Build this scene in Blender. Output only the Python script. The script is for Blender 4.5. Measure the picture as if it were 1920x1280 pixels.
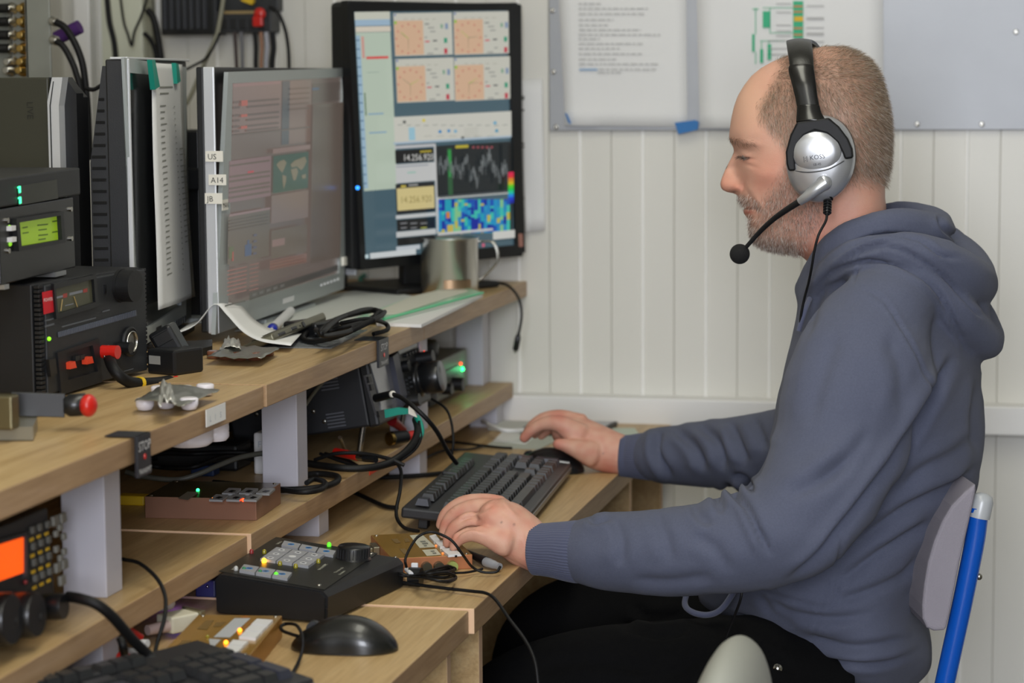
import bpy, bmesh, math, random
import numpy as np
from mathutils import Vector, Matrix, noise
for o in list(bpy.data.objects): bpy.data.objects.remove(o)
SC = bpy.context.scene
COL = SC.collection
random.seed(7); RNG = np.random.default_rng(7)
PI = math.pi
# ------------------------------------------------------------------ camera
FPX = 4450.; CH = 1.32
def _n(v): v = np.array(v, float); return v / np.linalg.norm(v)
_Y = _n([1000, -500, FPX]); _D = _n([270, (FPX*FPX + 270000)/500, FPX]); _D = _n(_D - _Y*_D.dot(_Y))
_X = np.cross(_D, _Y)
CM = np.array([_X, _Y, -_D]).T          # world -> camera (right, down, forward)
CC = np.array([0, 0, CH])
cam = bpy.data.objects.new('camera', bpy.data.cameras.new('camera')); COL.objects.link(cam)
cam.data.sensor_width = 36; cam.data.lens = FPX/1920*36; cam.data.clip_start = .05
r, d, f = CM[0], CM[1], CM[2]
cam.matrix_world = Matrix(((r[0], -d[0], -f[0], 0), (r[1], -d[1], -f[1], 0), (r[2], -d[2], -f[2], CH), (0, 0, 0, 1)))
cam.data.dof.use_dof = True; cam.data.dof.focus_distance = 2.84; cam.data.dof.aperture_fstop = 5.6
SC.camera = cam
SC.view_settings.view_transform = 'Standard'; SC.view_settings.look = 'None'
SC.view_settings.exposure = 0.0; SC.view_settings.gamma = 1; SC.view_settings.use_curve_mapping = False
# ------------------------------------------------------------------ world and room light
w = bpy.data.worlds.new('world'); SC.world = w; w.use_nodes = True
w.node_tree.nodes['Background'].inputs[0].default_value = (.75, .85, 1, 1)
w.node_tree.nodes['Background'].inputs[1].default_value = .6
def area(name, loc, size, sizey, power, color, target):
    l = bpy.data.lights.new(name, 'AREA'); l.shape = 'RECTANGLE'; l.size = size; l.size_y = sizey
    l.energy = power; l.color = color
    o = bpy.data.objects.new(name, l); COL.objects.link(o); o.location = loc
    o.rotation_euler = (Vector(target) - Vector(loc)).to_track_quat('-Z', 'Y').to_euler()
    return o
area('window_daylight', (.02, -1.15, 1.62), 1.25, 1.1, 118, (.88, .91, 1.0), (-1.3, 2.2, .8))
area('ceiling_lamp_light', (-.45, 2.3, 2.44), .35, 1.3, 11, (1.0, .98, .84), (-.45, 2.3, 0))
area('ceiling_lamp_light', (-.25, .8, 2.44), .35, 1.2, 8, (1.0, .98, .84), (-.25, .8, 0))
# ------------------------------------------------------------------ helpers
def at(px, py, X=None, Y=None, Z=None):
    v = CM.T @ np.array([px-960, py-640, FPX])
    t = X/v[0] if X is not None else (Y/v[1] if Y is not None else (Z-CH)/v[2])
    return Vector(CC + v*t)
def proj(P):
    c = (np.asarray(P) - CC) @ CM.T
    return np.stack([960 + FPX*c[:, 0]/c[:, 2], 640 + FPX*c[:, 1]/c[:, 2]], 1), c[:, 2]
def lin(h):
    if isinstance(h, str):
        h = h.lstrip('#'); h = [int(h[i:i+2], 16)/255 for i in (0, 2, 4)]
    return tuple((c/12.92 if c <= .04045 else ((c+.055)/1.055)**2.4) for c in h[:3])
MATS = {}
def mat(name, col=None, rough=.5, metal=0, emit=0, bump=0, bscale=200, spec=.5, coat=0, var=0, vscale=8, alpha=1, sheen=0, trans=0):
    if name in MATS: return MATS[name]
    m = bpy.data.materials.new(name); m.use_nodes = True; MATS[name] = m
    nt = m.node_tree; b = nt.nodes['Principled BSDF']; L = nt.links.new
    c = lin(col) if col is not None else (.5, .5, .5)
    b.inputs['Base Color'].default_value = (*c, 1); b.inputs['Roughness'].default_value = rough
    b.inputs['Metallic'].default_value = metal; b.inputs['Specular IOR Level'].default_value = spec
    b.inputs['Coat Weight'].default_value = coat; b.inputs['Alpha'].default_value = alpha
    b.inputs['Transmission Weight'].default_value = trans
    if sheen: b.inputs['Sheen Weight'].default_value = sheen; b.inputs['Sheen Roughness'].default_value = .5
    if emit:
        b.inputs['Emission Color'].default_value = (*c, 1); b.inputs['Emission Strength'].default_value = emit
    tc = None
    if bump or var:
        tc = nt.nodes.new('ShaderNodeTexCoord')
    if bump:
        n = nt.nodes.new('ShaderNodeTexNoise'); n.inputs['Scale'].default_value = bscale; n.inputs['Detail'].default_value = 4
        L(tc.outputs['Object'], n.inputs['Vector'])
        bp = nt.nodes.new('ShaderNodeBump'); bp.inputs['Strength'].default_value = bump; bp.inputs['Distance'].default_value = .001
        L(n.outputs['Fac'], bp.inputs['Height']); L(bp.outputs['Normal'], b.inputs['Normal'])
    if var:
        n = nt.nodes.new('ShaderNodeTexNoise'); n.inputs['Scale'].default_value = vscale; n.inputs['Detail'].default_value = 6
        L(tc.outputs['Object'], n.inputs['Vector'])
        mx = nt.nodes.new('ShaderNodeMix'); mx.data_type = 'RGBA'
        mx.inputs[6].default_value = (*[x*(1-var) for x in c], 1); mx.inputs[7].default_value = (*[min(1, x*(1+var)) for x in c], 1)
        L(n.outputs['Fac'], mx.inputs[0]); L(mx.outputs[2], b.inputs['Base Color'])
    return m
def vmat(name, rough=.5, emit=0, bump=0, bscale=300, metal=0, sss=0, spec=.5, sheen=0):
    if name in MATS: return MATS[name]
    m = bpy.data.materials.new(name); m.use_nodes = True; MATS[name] = m
    nt = m.node_tree; b = nt.nodes['Principled BSDF']; L = nt.links.new
    a = nt.nodes.new('ShaderNodeAttribute'); a.attribute_name = 'Col'
    L(a.outputs['Color'], b.inputs['Base Color']); b.inputs['Roughness'].default_value = rough
    b.inputs['Metallic'].default_value = metal; b.inputs['Specular IOR Level'].default_value = spec
    if sheen: b.inputs['Sheen Weight'].default_value = sheen
    if emit: L(a.outputs['Color'], b.inputs['Emission Color']); b.inputs['Emission Strength'].default_value = emit
    if sss:
        b.inputs['Subsurface Weight'].default_value = sss; b.inputs['Subsurface Radius'].default_value = (1, .35, .2)
        b.inputs['Subsurface Scale'].default_value = .006
    if bump:
        tc = nt.nodes.new('ShaderNodeTexCoord'); n = nt.nodes.new('ShaderNodeTexNoise'); n.inputs['Scale'].default_value = bscale
        n.inputs['Detail'].default_value = 5; L(tc.outputs['Object'], n.inputs['Vector'])
        bp = nt.nodes.new('ShaderNodeBump'); bp.inputs['Strength'].default_value = bump; bp.inputs['Distance'].default_value = .001
        L(n.outputs['Fac'], bp.inputs['Height']); L(bp.outputs['Normal'], b.inputs['Normal'])
    return m
def wood(name, c1, c2, c3, axis='Y', rough=.42):
    if name in MATS: return MATS[name]
    m = bpy.data.materials.new(name); m.use_nodes = True; MATS[name] = m
    nt = m.node_tree; b = nt.nodes['Principled BSDF']; L = nt.links.new
    tc = nt.nodes.new('ShaderNodeTexCoord'); mp = nt.nodes.new('ShaderNodeMapping')
    L(tc.outputs['Object'], mp.inputs['Vector'])
    mp.inputs['Scale'].default_value = {'Y': (30, 1.6, 30), 'Z': (30, 30, 1.6), 'X': (1.6, 30, 30)}[axis]
    n = nt.nodes.new('ShaderNodeTexNoise'); n.inputs['Scale'].default_value = 1.6; n.inputs['Detail'].default_value = 8
    n.inputs['Roughness'].default_value = .65; n.inputs['Distortion'].default_value = .6
    L(mp.outputs[0], n.inputs['Vector'])
    n2 = nt.nodes.new('ShaderNodeTexNoise'); n2.inputs['Scale'].default_value = 9; n2.inputs['Detail'].default_value = 3
    L(mp.outputs[0], n2.inputs['Vector'])
    cr = nt.nodes.new('ShaderNodeValToRGB'); e = cr.color_ramp.elements
    e[0].position = .28; e[0].color = (*lin(c1), 1); e[1].position = .72; e[1].color = (*lin(c3), 1)
    x = e.new(.5); x.color = (*lin(c2), 1)
    L(n.outputs['Fac'], cr.inputs[0])
    mx = nt.nodes.new('ShaderNodeMix'); mx.data_type = 'RGBA'; mx.blend_type = 'MULTIPLY'; mx.inputs[0].default_value = .35
    L(cr.outputs[0], mx.inputs[6]); L(n2.outputs['Color'], mx.inputs[7])
    c2r = nt.nodes.new('ShaderNodeValToRGB'); c2r.color_ramp.elements[0].color = (.6, .55, .5, 1); c2r.color_ramp.elements[0].position = .3
    c2r.color_ramp.elements[1].position = .6
    L(n2.outputs['Fac'], c2r.inputs[0]); L(c2r.outputs[0], mx.inputs[7])
    L(mx.outputs[2], b.inputs['Base Color']); b.inputs['Roughness'].default_value = rough
    bp = nt.nodes.new('ShaderNodeBump'); bp.inputs['Strength'].default_value = .08; bp.inputs['Distance'].default_value = .001
    L(n2.outputs['Fac'], bp.inputs['Height']); L(bp.outputs['Normal'], b.inputs['Normal'])
    return m
_TX = {}
def text_mesh(s, ext=0):
    if s in _TX: return _TX[s]
    cu = bpy.data.curves.new('t', 'FONT'); cu.body = s; cu.size = 1; cu.resolution_u = 2
    ob = bpy.data.objects.new('t', cu); me = ob.to_mesh()
    V = [tuple(v.co) for v in me.vertices]; Fs = [tuple(p.vertices) for p in me.polygons]
    ob.to_mesh_clear(); bpy.data.objects.remove(ob); bpy.data.curves.remove(cu)
    _TX[s] = (V, Fs); return _TX[s]
class B:
    """mesh accumulator: shapes are added in local coordinates, build() links ONE mesh object"""
    def __init__(s): s.V = []; s.F = []; s.m = []; s.sm = []; s.c = []; s.M = Matrix(); s.col = (1, 1, 1)
    def add(s, V, F, m=0, smooth=False, col=None):
        k = len(s.V); M = s.M
        s.V += [tuple(M @ Vector(v)) for v in V]; s.F += [tuple(i+k for i in f) for f in F]
        s.m += [m]*len(F); s.sm += [smooth]*len(F); s.c += [col if col is not None else s.col]*len(F); return s
    def box(s, x0, x1, y0, y1, z0, z1, m=0, b=0, col=None, seg=1):
        if b <= 0:
            V = [(x, y, z) for z in (z0, z1) for y in (y0, y1) for x in (x0, x1)]
            F = [(0, 2, 3, 1), (4, 5, 7, 6), (0, 1, 5, 4), (2, 6, 7, 3), (0, 4, 6, 2), (1, 3, 7, 5)]
            return s.add(V, F, m, False, col)
        bm = bmesh.new(); bmesh.ops.create_cube(bm, size=1)
        for v in bm.verts: v.co = Vector(((x0+x1)/2 + v.co.x*(x1-x0), (y0+y1)/2 + v.co.y*(y1-y0), (z0+z1)/2 + v.co.z*(z1-z0)))
        bmesh.ops.bevel(bm, geom=list(bm.edges), offset=b, segments=seg+1, profile=.5, affect='EDGES')
        bm.verts.index_update()
        V = [tuple(v.co) for v in bm.verts]; F = [tuple(v.index for v in f.verts) for f in bm.faces]; bm.free()
        return s.add(V, F, m, False, col)
    def frus(s, x0, x1, y0, y1, z0, z1, t, m=0, col=None, ty=None):   # keycap: top inset by t
        ty = t if ty is None else ty
        V = [(x0, y0, z0), (x1, y0, z0), (x0, y1, z0), (x1, y1, z0), (x0+t, y0+ty, z1), (x1-t, y0+ty, z1), (x0+t, y1-ty, z1), (x1-t, y1-ty, z1)]
        F = [(0, 2, 3, 1), (4, 5, 7, 6), (0, 1, 5, 4), (2, 6, 7, 3), (0, 4, 6, 2), (1, 3, 7, 5)]
        return s.add(V, F, m, False, col)
    def prism(s, poly, z0, z1, m=0, ax='z', col=None):
        n = len(poly)
        def q(a, b, c): return {'z': (a, b, c), 'y': (a, c, b), 'x': (c, a, b)}[ax]
        V = [q(a, b, z0) for a, b in poly] + [q(a, b, z1) for a, b in poly]
        F = [tuple(range(n))[::-1], tuple(range(n, 2*n))] + [(i, (i+1) % n, n+(i+1) % n, n+i) for i in range(n)]
        return s.add(V, F, m, False, col)
    def cyl(s, p0, p1, r0, r1=None, n=20, m=0, caps=True, col=None, smooth=True):
        r1 = r0 if r1 is None else r1; p0 = Vector(p0); p1 = Vector(p1); a = (p1-p0).normalized()
        u = a.orthogonal().normalized(); v = a.cross(u)
        V = [tuple(p0 + (u*math.cos(2*PI*i/n) + v*math.sin(2*PI*i/n))*r0) for i in range(n)] + \
            [tuple(p1 + (u*math.cos(2*PI*i/n) + v*math.sin(2*PI*i/n))*r1) for i in range(n)]
        s.add(V, [(i, (i+1) % n, n+(i+1) % n, n+i) for i in range(n)], m, smooth, col)
        if caps: s.add(V, [tuple(range(n))[::-1], tuple(range(n, 2*n))], m, False, col)
        return s
    def lathe(s, prof, p0=(0, 0, 0), ax=(0, 0, 1), n=28, m=0, col=None):   # prof: (r, h)
        p0 = Vector(p0); a = Vector(ax).normalized(); u = a.orthogonal().normalized(); v = a.cross(u); V = []; F = []
        for r_, h in prof: V += [tuple(p0 + a*h + (u*math.cos(2*PI*i/n) + v*math.sin(2*PI*i/n))*r_) for i in range(n)]
        for k in range(len(prof)-1): F += [(k*n+i, k*n+(i+1) % n, (k+1)*n+(i+1) % n, (k+1)*n+i) for i in range(n)]
        s.add(V, F, m, True, col)
        return s.add([V[i] for i in range(n)], [tuple(range(n))[::-1]], m, False, col).add(V[-n:], [tuple(range(n))], m, False, col)
    def sph(s, c, r, n=16, m=0, col=None, sc=(1, 1, 1)):
        V = []; F = []
        for j in range(n//2+1):
            t = PI*j/(n//2)
            V += [(c[0]+r*sc[0]*math.sin(t)*math.cos(2*PI*i/n), c[1]+r*sc[1]*math.sin(t)*math.sin(2*PI*i/n), c[2]+r*sc[2]*math.cos(t)) for i in range(n)]
        for j in range(n//2): F += [(j*n+i, (j+1)*n+i, (j+1)*n+(i+1) % n, j*n+(i+1) % n) for i in range(n)]
        return s.add(V, F, m, True, col)
    def tube(s, pts, r=.002, n=8, m=0, sub=6, col=None, rr=None):
        P = spline(pts, sub); k = len(P); V = []; F = []; u = None
        for i, p in enumerate(P):
            t = (P[min(i+1, k-1)] - P[max(i-1, 0)]).normalized()
            u = t.orthogonal().normalized() if u is None else (u - t*u.dot(t)).normalized()
            v = t.cross(u); R = r if rr is None else rr[0] + (rr[1]-rr[0])*i/(k-1)
            V += [tuple(p + (u*math.cos(2*PI*j/n) + v*math.sin(2*PI*j/n))*R) for j in range(n)]
        for i in range(k-1): F += [(i*n+j, i*n+(j+1) % n, (i+1)*n+(j+1) % n, (i+1)*n+j) for j in range(n)]
        s.add(V, F, m, True, col)
        return s.add(V[:n], [tuple(range(n))[::-1]], m, False, col).add(V[-n:], [tuple(range(n))], m, False, col)
    def rect(s, O, U, V_, u0, u1, v0, v1, m=0, col=None, lift=0):   # flat patch on a plane
        O, U, V_ = Vector(O), Vector(U), Vector(V_); N = U.cross(V_).normalized()*lift
        return s.add([tuple(O+U*a+V_*b+N) for a, b in ((u0, v0), (u1, v0), (u1, v1), (u0, v1))], [(0, 1, 2, 3)], m, False, col)
    def text(s, t, O, U, V_, size, m=0, col=None, center=False):
        O, U, V_ = Vector(O), Vector(U).normalized(), Vector(V_).normalized(); V, F = text_mesh(t)
        ox = 0
        if center: ox = -(max(v[0] for v in V)+min(v[0] for v in V))/2
        return s.add([tuple(O + U*(v[0]+ox)*size + V_*v[1]*size) for v in V], F, m, False, col)
    def build(s, name, mats, parent=None, colors=False):
        me = bpy.data.meshes.new(name); me.from_pydata(s.V, [], s.F)
        for m in (mats if isinstance(mats, (list, tuple)) else [mats]): me.materials.append(m)
        me.polygons.foreach_set('material_index', s.m); me.polygons.foreach_set('use_smooth', s.sm)
        if colors:
            a = me.color_attributes.new('Col', 'FLOAT_COLOR', 'CORNER'); arr = []
            for f, c in zip(s.F, s.c): arr += [c[0], c[1], c[2], 1]*len(f)
            a.data.foreach_set('color', arr)
        me.update(); o = bpy.data.objects.new(name, me); COL.objects.link(o)
        if parent is not None: o.parent = parent
        return o
def spline(pts, sub=6):
    P = [Vector(p) for p in pts]
    if len(P) < 3 or sub <= 1: return P
    Q = [P[0]*2-P[1]] + P + [P[-1]*2-P[-2]]; out = []
    for i in range(1, len(Q)-2):
        a, b, c, d_ = Q[i-1], Q[i], Q[i+1], Q[i+2]
        for k in range(sub):
            t = k/sub
            out.append(.5*((2*b) + (c-a)*t + (2*a-5*b+4*c-d_)*t*t + (3*b-a-3*c+d_)*t**3))
    return out + [P[-1]]
def tag(o, label, cat, group=None, kind=None):
    if label: o['label'] = label
    if cat: o['category'] = cat
    if group: o['group'] = group
    if kind: o['kind'] = kind
    return o
def thing(name, label, cat, M=None, group=None):
    o = bpy.data.objects.new(name, None); o.empty_display_size = .05; COL.objects.link(o)
    if M is not None: o.matrix_world = M if isinstance(M, Matrix) else Matrix.Translation(M)
    return tag(o, label, cat, group)
def frame(p1, p2, up=None):     # x from p1 to p2, z up, y = z cross x ; origin p1
    p1 = Vector(p1); x = (Vector(p2)-p1).normalized(); z = Vector(up) if up else Vector((0, 0, 1))
    y = z.cross(x).normalized(); z = x.cross(y)
    return Matrix(((x.x, y.x, z.x, p1.x), (x.y, y.y, z.y, p1.y), (x.z, y.z, z.z, p1.z), (0, 0, 0, 1)))
def struct(o): o['kind'] = 'structure'; return o
def dup(root, M, label=None, group=None):
    r_ = root.copy(); COL.objects.link(r_); r_.matrix_world = M
    if label: r_['label'] = label
    if group: r_['group'] = group
    for ch in list(root.children):
        c = ch.copy(); COL.objects.link(c); c.parent = r_
        for g in ch.children: e = g.copy(); COL.objects.link(e); e.parent = c
    return r_
def copy_part(o, parent, loc, scale=None):
    c = o.copy(); COL.objects.link(c); c.parent = parent; c.location = loc
    if scale: c.scale = scale
    return c
HX, HZ = Vector((1, 0, 0)), Vector((0, 0, 1))
# ------------------------------------------------------------------ common materials
BLK = mat('black_plastic', '#151618', .45, bump=.15, bscale=900)
BLKS = mat('black_satin', '#151618', .3)
BLKM = mat('black_paint_metal', '#17181b', .5, bump=.25, bscale=1500)
RUB = mat('black_cable', '#0e0e0f', .55, spec=.3)
CHAR = mat('charcoal_metal', '#27292c', .45, bump=.2, bscale=1200)
STEEL = mat('steel', '#b9b7b0', .25, metal=1)
ALU = mat('aluminium', '#b4b6b8', .38, metal=.85)
ALUP = mat('silver_plastic', '#b9bcbf', .38, metal=.35)
WHT = mat('white_plastic', '#dcdcdc', .5)
PAPER = mat('paper', '#e6e6e4', .8)
RED = mat('red_plastic', '#c81e14', .35, coat=.3)
TEAL = mat('teal_tape', '#12907c', .5)
LBL = mat('label_tape', '#e8e4d8', .6)
INK = mat('ink', '#20201f', .7)
GREYB = mat('grey_buttons', '#9aa0a6', .5)
BEIGE = mat('beige_plastic', '#cfcab4', .5)
GOLD = mat('gold_anodised', '#a5743f', .38, metal=.6, bump=.1, bscale=1500)
COPPER = mat('copper_side', '#b5764f', .42, metal=.45, bump=.1, bscale=1500)
# ================================================================== THE ROOM
WALLY = 3.96
CREAM = mat('painted_wall_panel', '#dcdad1', .42, var=.03, vscale=2.5, bump=.05, bscale=60)
CREAM2 = mat('painted_wall_plain', '#d6d4cb', .6)
OAKM = wood('oak_laminate', '#a98a5c', '#bd9f70', '#cbb082')
OAKE = wood('oak_edge_band', '#98795a', '#aa8b68', '#b6987a', rough=.45)
RAW = mat('pale_edge_strip', '#d8b491', .6)
def boxobj(name, a, m, parent=None, b=0):
    x = B(); x.box(*a, b=b); return x.build(name, m, parent)
o = struct(boxobj('floor', (-1.75, 2.6, -1.3, 4.05, -.05, 0), mat('grey_vinyl_floor', '#524c44', .5, var=.1)))
o = struct(boxobj('ceiling', (-1.75, 2.6, -1.3, 4.05, 2.5, 2.55), mat('ceiling_white', '#e4e2d8', .8)))
o = struct(boxobj('wall_left', (-1.75, -1.70, -1.3, 3.97, 0, 2.5), CREAM2))
o = struct(boxobj('wall_right', (2.5, 2.6, -1.3, 4.05, 0, 2.5), mat('dark_olive_wall', '#77745f', .7)))
x = B(); x.box(-1.75, -.66, -1.3, -1.2, 0, 2.5); x.box(.70, 2.6, -1.3, -1.2, 0, 2.5); x.box(-.66, .70, -1.3, -1.2, 0, 1.02); x.box(-.66, .70, -1.3, -1.2, 2.22, 2.5)
struct(x.build('wall_front', CREAM2))
x = B()
for a in ((-.66, -.60), (-.01, .05), (.64, .70)): x.box(a[0], a[1], -1.27, -1.22, 1.02, 2.22, b=.004)
for a in ((1.02, 1.08), (2.16, 2.22)): x.box(-.66, .70, -1.27, -1.22, *a, b=.004)
struct(x.build('window_1', WHT))
# back wall: lining strips with recessed joints, a raised bead at every other joint
wall = struct(boxobj('wall_back', (-1.75, 2.6, WALLY+.004, 4.05, 0, 2.5), CREAM2))
P0 = None; bead0 = None; pitch = .0537
for k in range(-17, 55):
    xx = -.767 + pitch*k
    if xx < -1.72: continue
    if P0 is None:
        b_ = B(); g = .0009
        b_.prism([(0, .006), (0, .0014), (g, 0), (pitch-g-.0004, 0), (pitch-.0004, .0014), (pitch-.0004, .006)], 0, 2.5)
        P0 = b_.build('wall_panel', CREAM, wall); P0.location = (xx, WALLY, 0)
    else: copy_part(P0, wall, (xx, WALLY, 0))
    if k % 2 == 0:
        if bead0 is None:
            b_ = B(); b_.cyl((0, 0, 0), (0, 0, 2.5), .0031, n=8)
            bead0 = b_.build('joint_bead', mat('joint_bead_highlight', '#faf9f4', .3), wall); bead0.location = (xx, WALLY, 0)  # near-white bead colour paints in the highlight along the joint
        else: copy_part(bead0, wall, (xx, WALLY, 0))
struct(boxobj('wall_added_shade', (-1.70, -.46, .40, .46, 0, 2.1), CREAM2))  # unseen wall beside the camera, added to shade the lower left
# cable duct along the wall
x = B(); x.box(-1.65, 2.5, WALLY-.045, WALLY, .735, .783, b=.003);
struct(x.build('trim_1', mat('duct_white', '#e8e7e4', .4)))
struct(boxobj('trim_2', (-1.612, -1.535, WALLY-.035, WALLY, .9, 2.5), mat('duct_cream', '#d6d8c4', .5), b=.003))
struct(boxobj('trim_3', (-1.665, -1.635, WALLY-.03, WALLY, .9, 2.5), mat('duct_white', '#e8e7e4', .4), b=.003))
struct(boxobj('baseboard_back', (-1.7, 2.5, WALLY-.012, WALLY, 0, .08), mat('duct_white', '#e8e7e4', .4), b=.002))
# ================================================================== DESKS AND RISERS
def slab(name, x0, x1, y0, y1, top, th, parent, ends=2):
    b_ = B(); b_.box(x0, x1, y0, y1, top-th, top, 0, b=.0012)
    o_ = b_.build(name, [OAKM, OAKE, RAW], parent)
    for p in o_.data.polygons:
        if p.normal.x > .7: p.material_index = 1
        elif abs(p.normal.y) > .7: p.material_index = ends
    return o_
DX = -.604
def desk(label, y0, y1, x1, top, panels):
    t = thing('desk', label, 'desk', Vector((-1.0, y0, 0)), 'desks along the left wall')
    L_ = lambda b_: b_
    o_ = slab('desk_top', -1.62+1.0, x1+1.0, 0, y1-y0, top, .029, t)
    for k, py in enumerate(panels):
        b_ = B(); b_.box(-.56, x1+1.0-.02, py-y0, py-y0+.018, 0, top-.03, b=.001)
        p = b_.build('side_panel', [OAKM, RAW], t)
        for q in p.data.polygons:
            if q.normal.x > .7: q.material_index = 1
    b_ = B(); b_.box(-.5, -.484, .03, y1-y0-.03, .3, top-.03, b=.001); b_.build('back_panel', OAKE, t)
    return t
desk('oak laminate desk nearest the camera, black computer mouse on it', .7, 2.494, DX-.006, .7375, [.72, 2.474])
desk('oak laminate desk under the main keyboard, reaching the back wall', 2.496, WALLY-.001, DX, .7395, [2.60, 3.62, 3.93])
PGR = mat('post_grey_laminate', '#c6c4cc', .5)
def post(parent, x0, x1, y0, y1, z0, z1, name='leg'):
    M0 = parent.matrix_world.translation if False else Vector(parent.location)
    b_ = B(); b_.box(x0-M0.x, x1-M0.x, y0-M0.y, y1-M0.y, z0-M0.z, z1-M0.z, b=.0012, seg=1); return b_.build(name, PGR, parent)
MZ, UZ = .806, .975; MX, UX = -.875, -.86
def riser(nm, label, y0, y1, x1, top, th, legs, z0, grp, dz=0, ends=2):
    t = thing(nm, label, 'shelf', Vector((-1.2, y0, z0)), grp)
    slab('shelf_board', -1.6+1.2, x1+1.2, 0, y1-y0, top-z0, th, t, ends)
    for ly, lx in legs: post(t, lx-.047, lx, ly, ly+.042, z0, top-th)
    for ly, lx in legs: post(t, -1.56, -1.52, ly, ly+.042, z0, top-th)
    return t
riser('desk_riser', 'low oak riser shelf holding the radio with orange display', 1.2, 2.535, MX-.004, MZ-.002, .026, [(2.16, -.902)], .7375, 'low riser shelves on the desks')
riser('desk_riser', 'low oak riser shelf running to the back wall, carrying the copper keyer box', 2.537, WALLY-.05, MX, MZ, .026, [(2.86, -.895), (3.325, -.885), (3.83, -.885)], .7395, 'low riser shelves on the desks')
riser('monitor_shelf', 'upper oak shelf nearest the camera, under the big power supply', 1.2, 2.555, UX-.003, UZ-.001, .026, [(2.195, -.9105)], MZ-.002, 'upper monitor shelves', ends=1)
riser('monitor_shelf', 'middle upper oak shelf under the silver monitors, STOP label at its far end', 2.557, 3.262, UX, UZ, .026, [(2.83, -.9125)], MZ, 'upper monitor shelves', ends=1)
riser('monitor_shelf', 'upper oak shelf at the back wall carrying the steel mug', 3.264, WALLY-.002, UX, UZ, .026, [(3.33, -.884), (3.86, -.915)], MZ, 'upper monitor shelves', ends=1)
# ================================================================== THE PERSON
YS = 3.0                                   # the plane the sitting man is symmetrical about
FW = Vector(CM[2]); RT = Vector(CM[0]); DN = Vector(CM[1])
def atv(px, py, Yv):                       # arrays -> points
    v = np.stack([px-960, py-640, np.full_like(px, FPX)], 1) @ CM
    return CC + v * (Yv/v[:, 1])[:, None]
def tps(P, val):
    P = np.asarray(P, float)/100
    D = np.linalg.norm(P[:, None]-P[None], axis=2); K = np.where(D > 0, D*D*np.log(D+1e-12), 0) + np.eye(len(P))*1e-3
    A = np.block([[K, np.c_[np.ones(len(P)), P]], [np.c_[np.ones(len(P)), P].T, np.zeros((3, 3))]])
    w_ = np.linalg.solve(A, np.r_[val, 0, 0, 0])
    def ev(Q):
        Q = np.asarray(Q, float)/100; out = np.empty(len(Q))
        for i in range(0, len(Q), 8000):
            q = Q[i:i+8000]; D = np.linalg.norm(q[:, None]-P[None], axis=2)
            out[i:i+8000] = np.where(D > 0, D*D*np.log(D+1e-12), 0) @ w_[:len(P)] + w_[len(P)] + q @ w_[len(P)+1:]
        return out
    return ev
def side_body(rows, ctrl, nv, nu, detail=None, ys=YS, mirror=True):
    """closed body from its side outline rows (y, front x, back x) and half widths in mm; symmetrical about y = ys"""
    rows = np.array(rows, float)
    yy = np.interp(np.linspace(0, 1, nv), np.linspace(0, 1, len(rows)), rows[:, 0])
    xf = np.interp(yy, rows[:, 0], rows[:, 1]); xb = np.interp(yy, rows[:, 0], rows[:, 2])
    k = np.array([1, 2, 1])/4
    for _ in range(2):
        xf[1:-1] = np.convolve(xf, k, 'valid'); xb[1:-1] = np.convolve(xb, k, 'valid')
    P = [(a, b) for a, b, c in ctrl]; v = [c*c for a, b, c in ctrl]
    for i in range(0, nv, max(1, nv//60)):
        P += [(xf[i], yy[i]), (xb[i], yy[i])]; v += [0, 0]
    ev = tps(P, np.array(v, float))
    s = np.linspace(0, PI, nu); X = xf[:, None] + (xb-xf)[:, None]*(1-np.cos(s))[None]/2
    Y_ = np.repeat(yy[:, None], nu, 1)
    Q = np.stack([X.ravel(), Y_.ravel()], 1); W = np.sqrt(np.maximum(ev(Q), 0)).reshape(nv, nu)
    span = (xb-xf)[:, None]/1490*1000/2*np.sin(s)[None]
    W = np.minimum(W, span*2.2)
    if detail is not None: W = W + detail(X, Y_)*np.minimum(1, W/6)
    W = np.maximum(W, 0); W[:, 0] = 0; W[:, -1] = 0
    near = atv(X.ravel(), Y_.ravel(), ys - W.ravel()/1000).reshape(nv, nu, 3)
    far = near.copy(); far[:, :, 1] = 2*ys - near[:, :, 1]
    V = []; idn = np.arange(nv*nu).reshape(nv, nu); V = near.reshape(-1, 3).tolist()
    idf = idn.copy(); base = nv*nu; c = 0
    for i in range(nv):
        for j in range(1, nu-1): idf[i, j] = base+c; c += 1
    V += far[:, 1:-1].reshape(-1, 3).tolist()
    F = []
    for i in range(nv-1):
        for j in range(nu-1):
            F.append((idn[i, j], idn[i+1, j], idn[i+1, j+1], idn[i, j+1]))
            F.append((idf[i, j], idf[i, j+1], idf[i+1, j+1], idf[i+1, j]))
    loop = list(idn[0]) + list(idf[0, 1:-1][::-1]); F.append(tuple(loop))
    loop = list(idn[-1][::-1]) + list(idf[-1, 1:-1]); F.append(tuple(loop))
    return V, F
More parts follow.
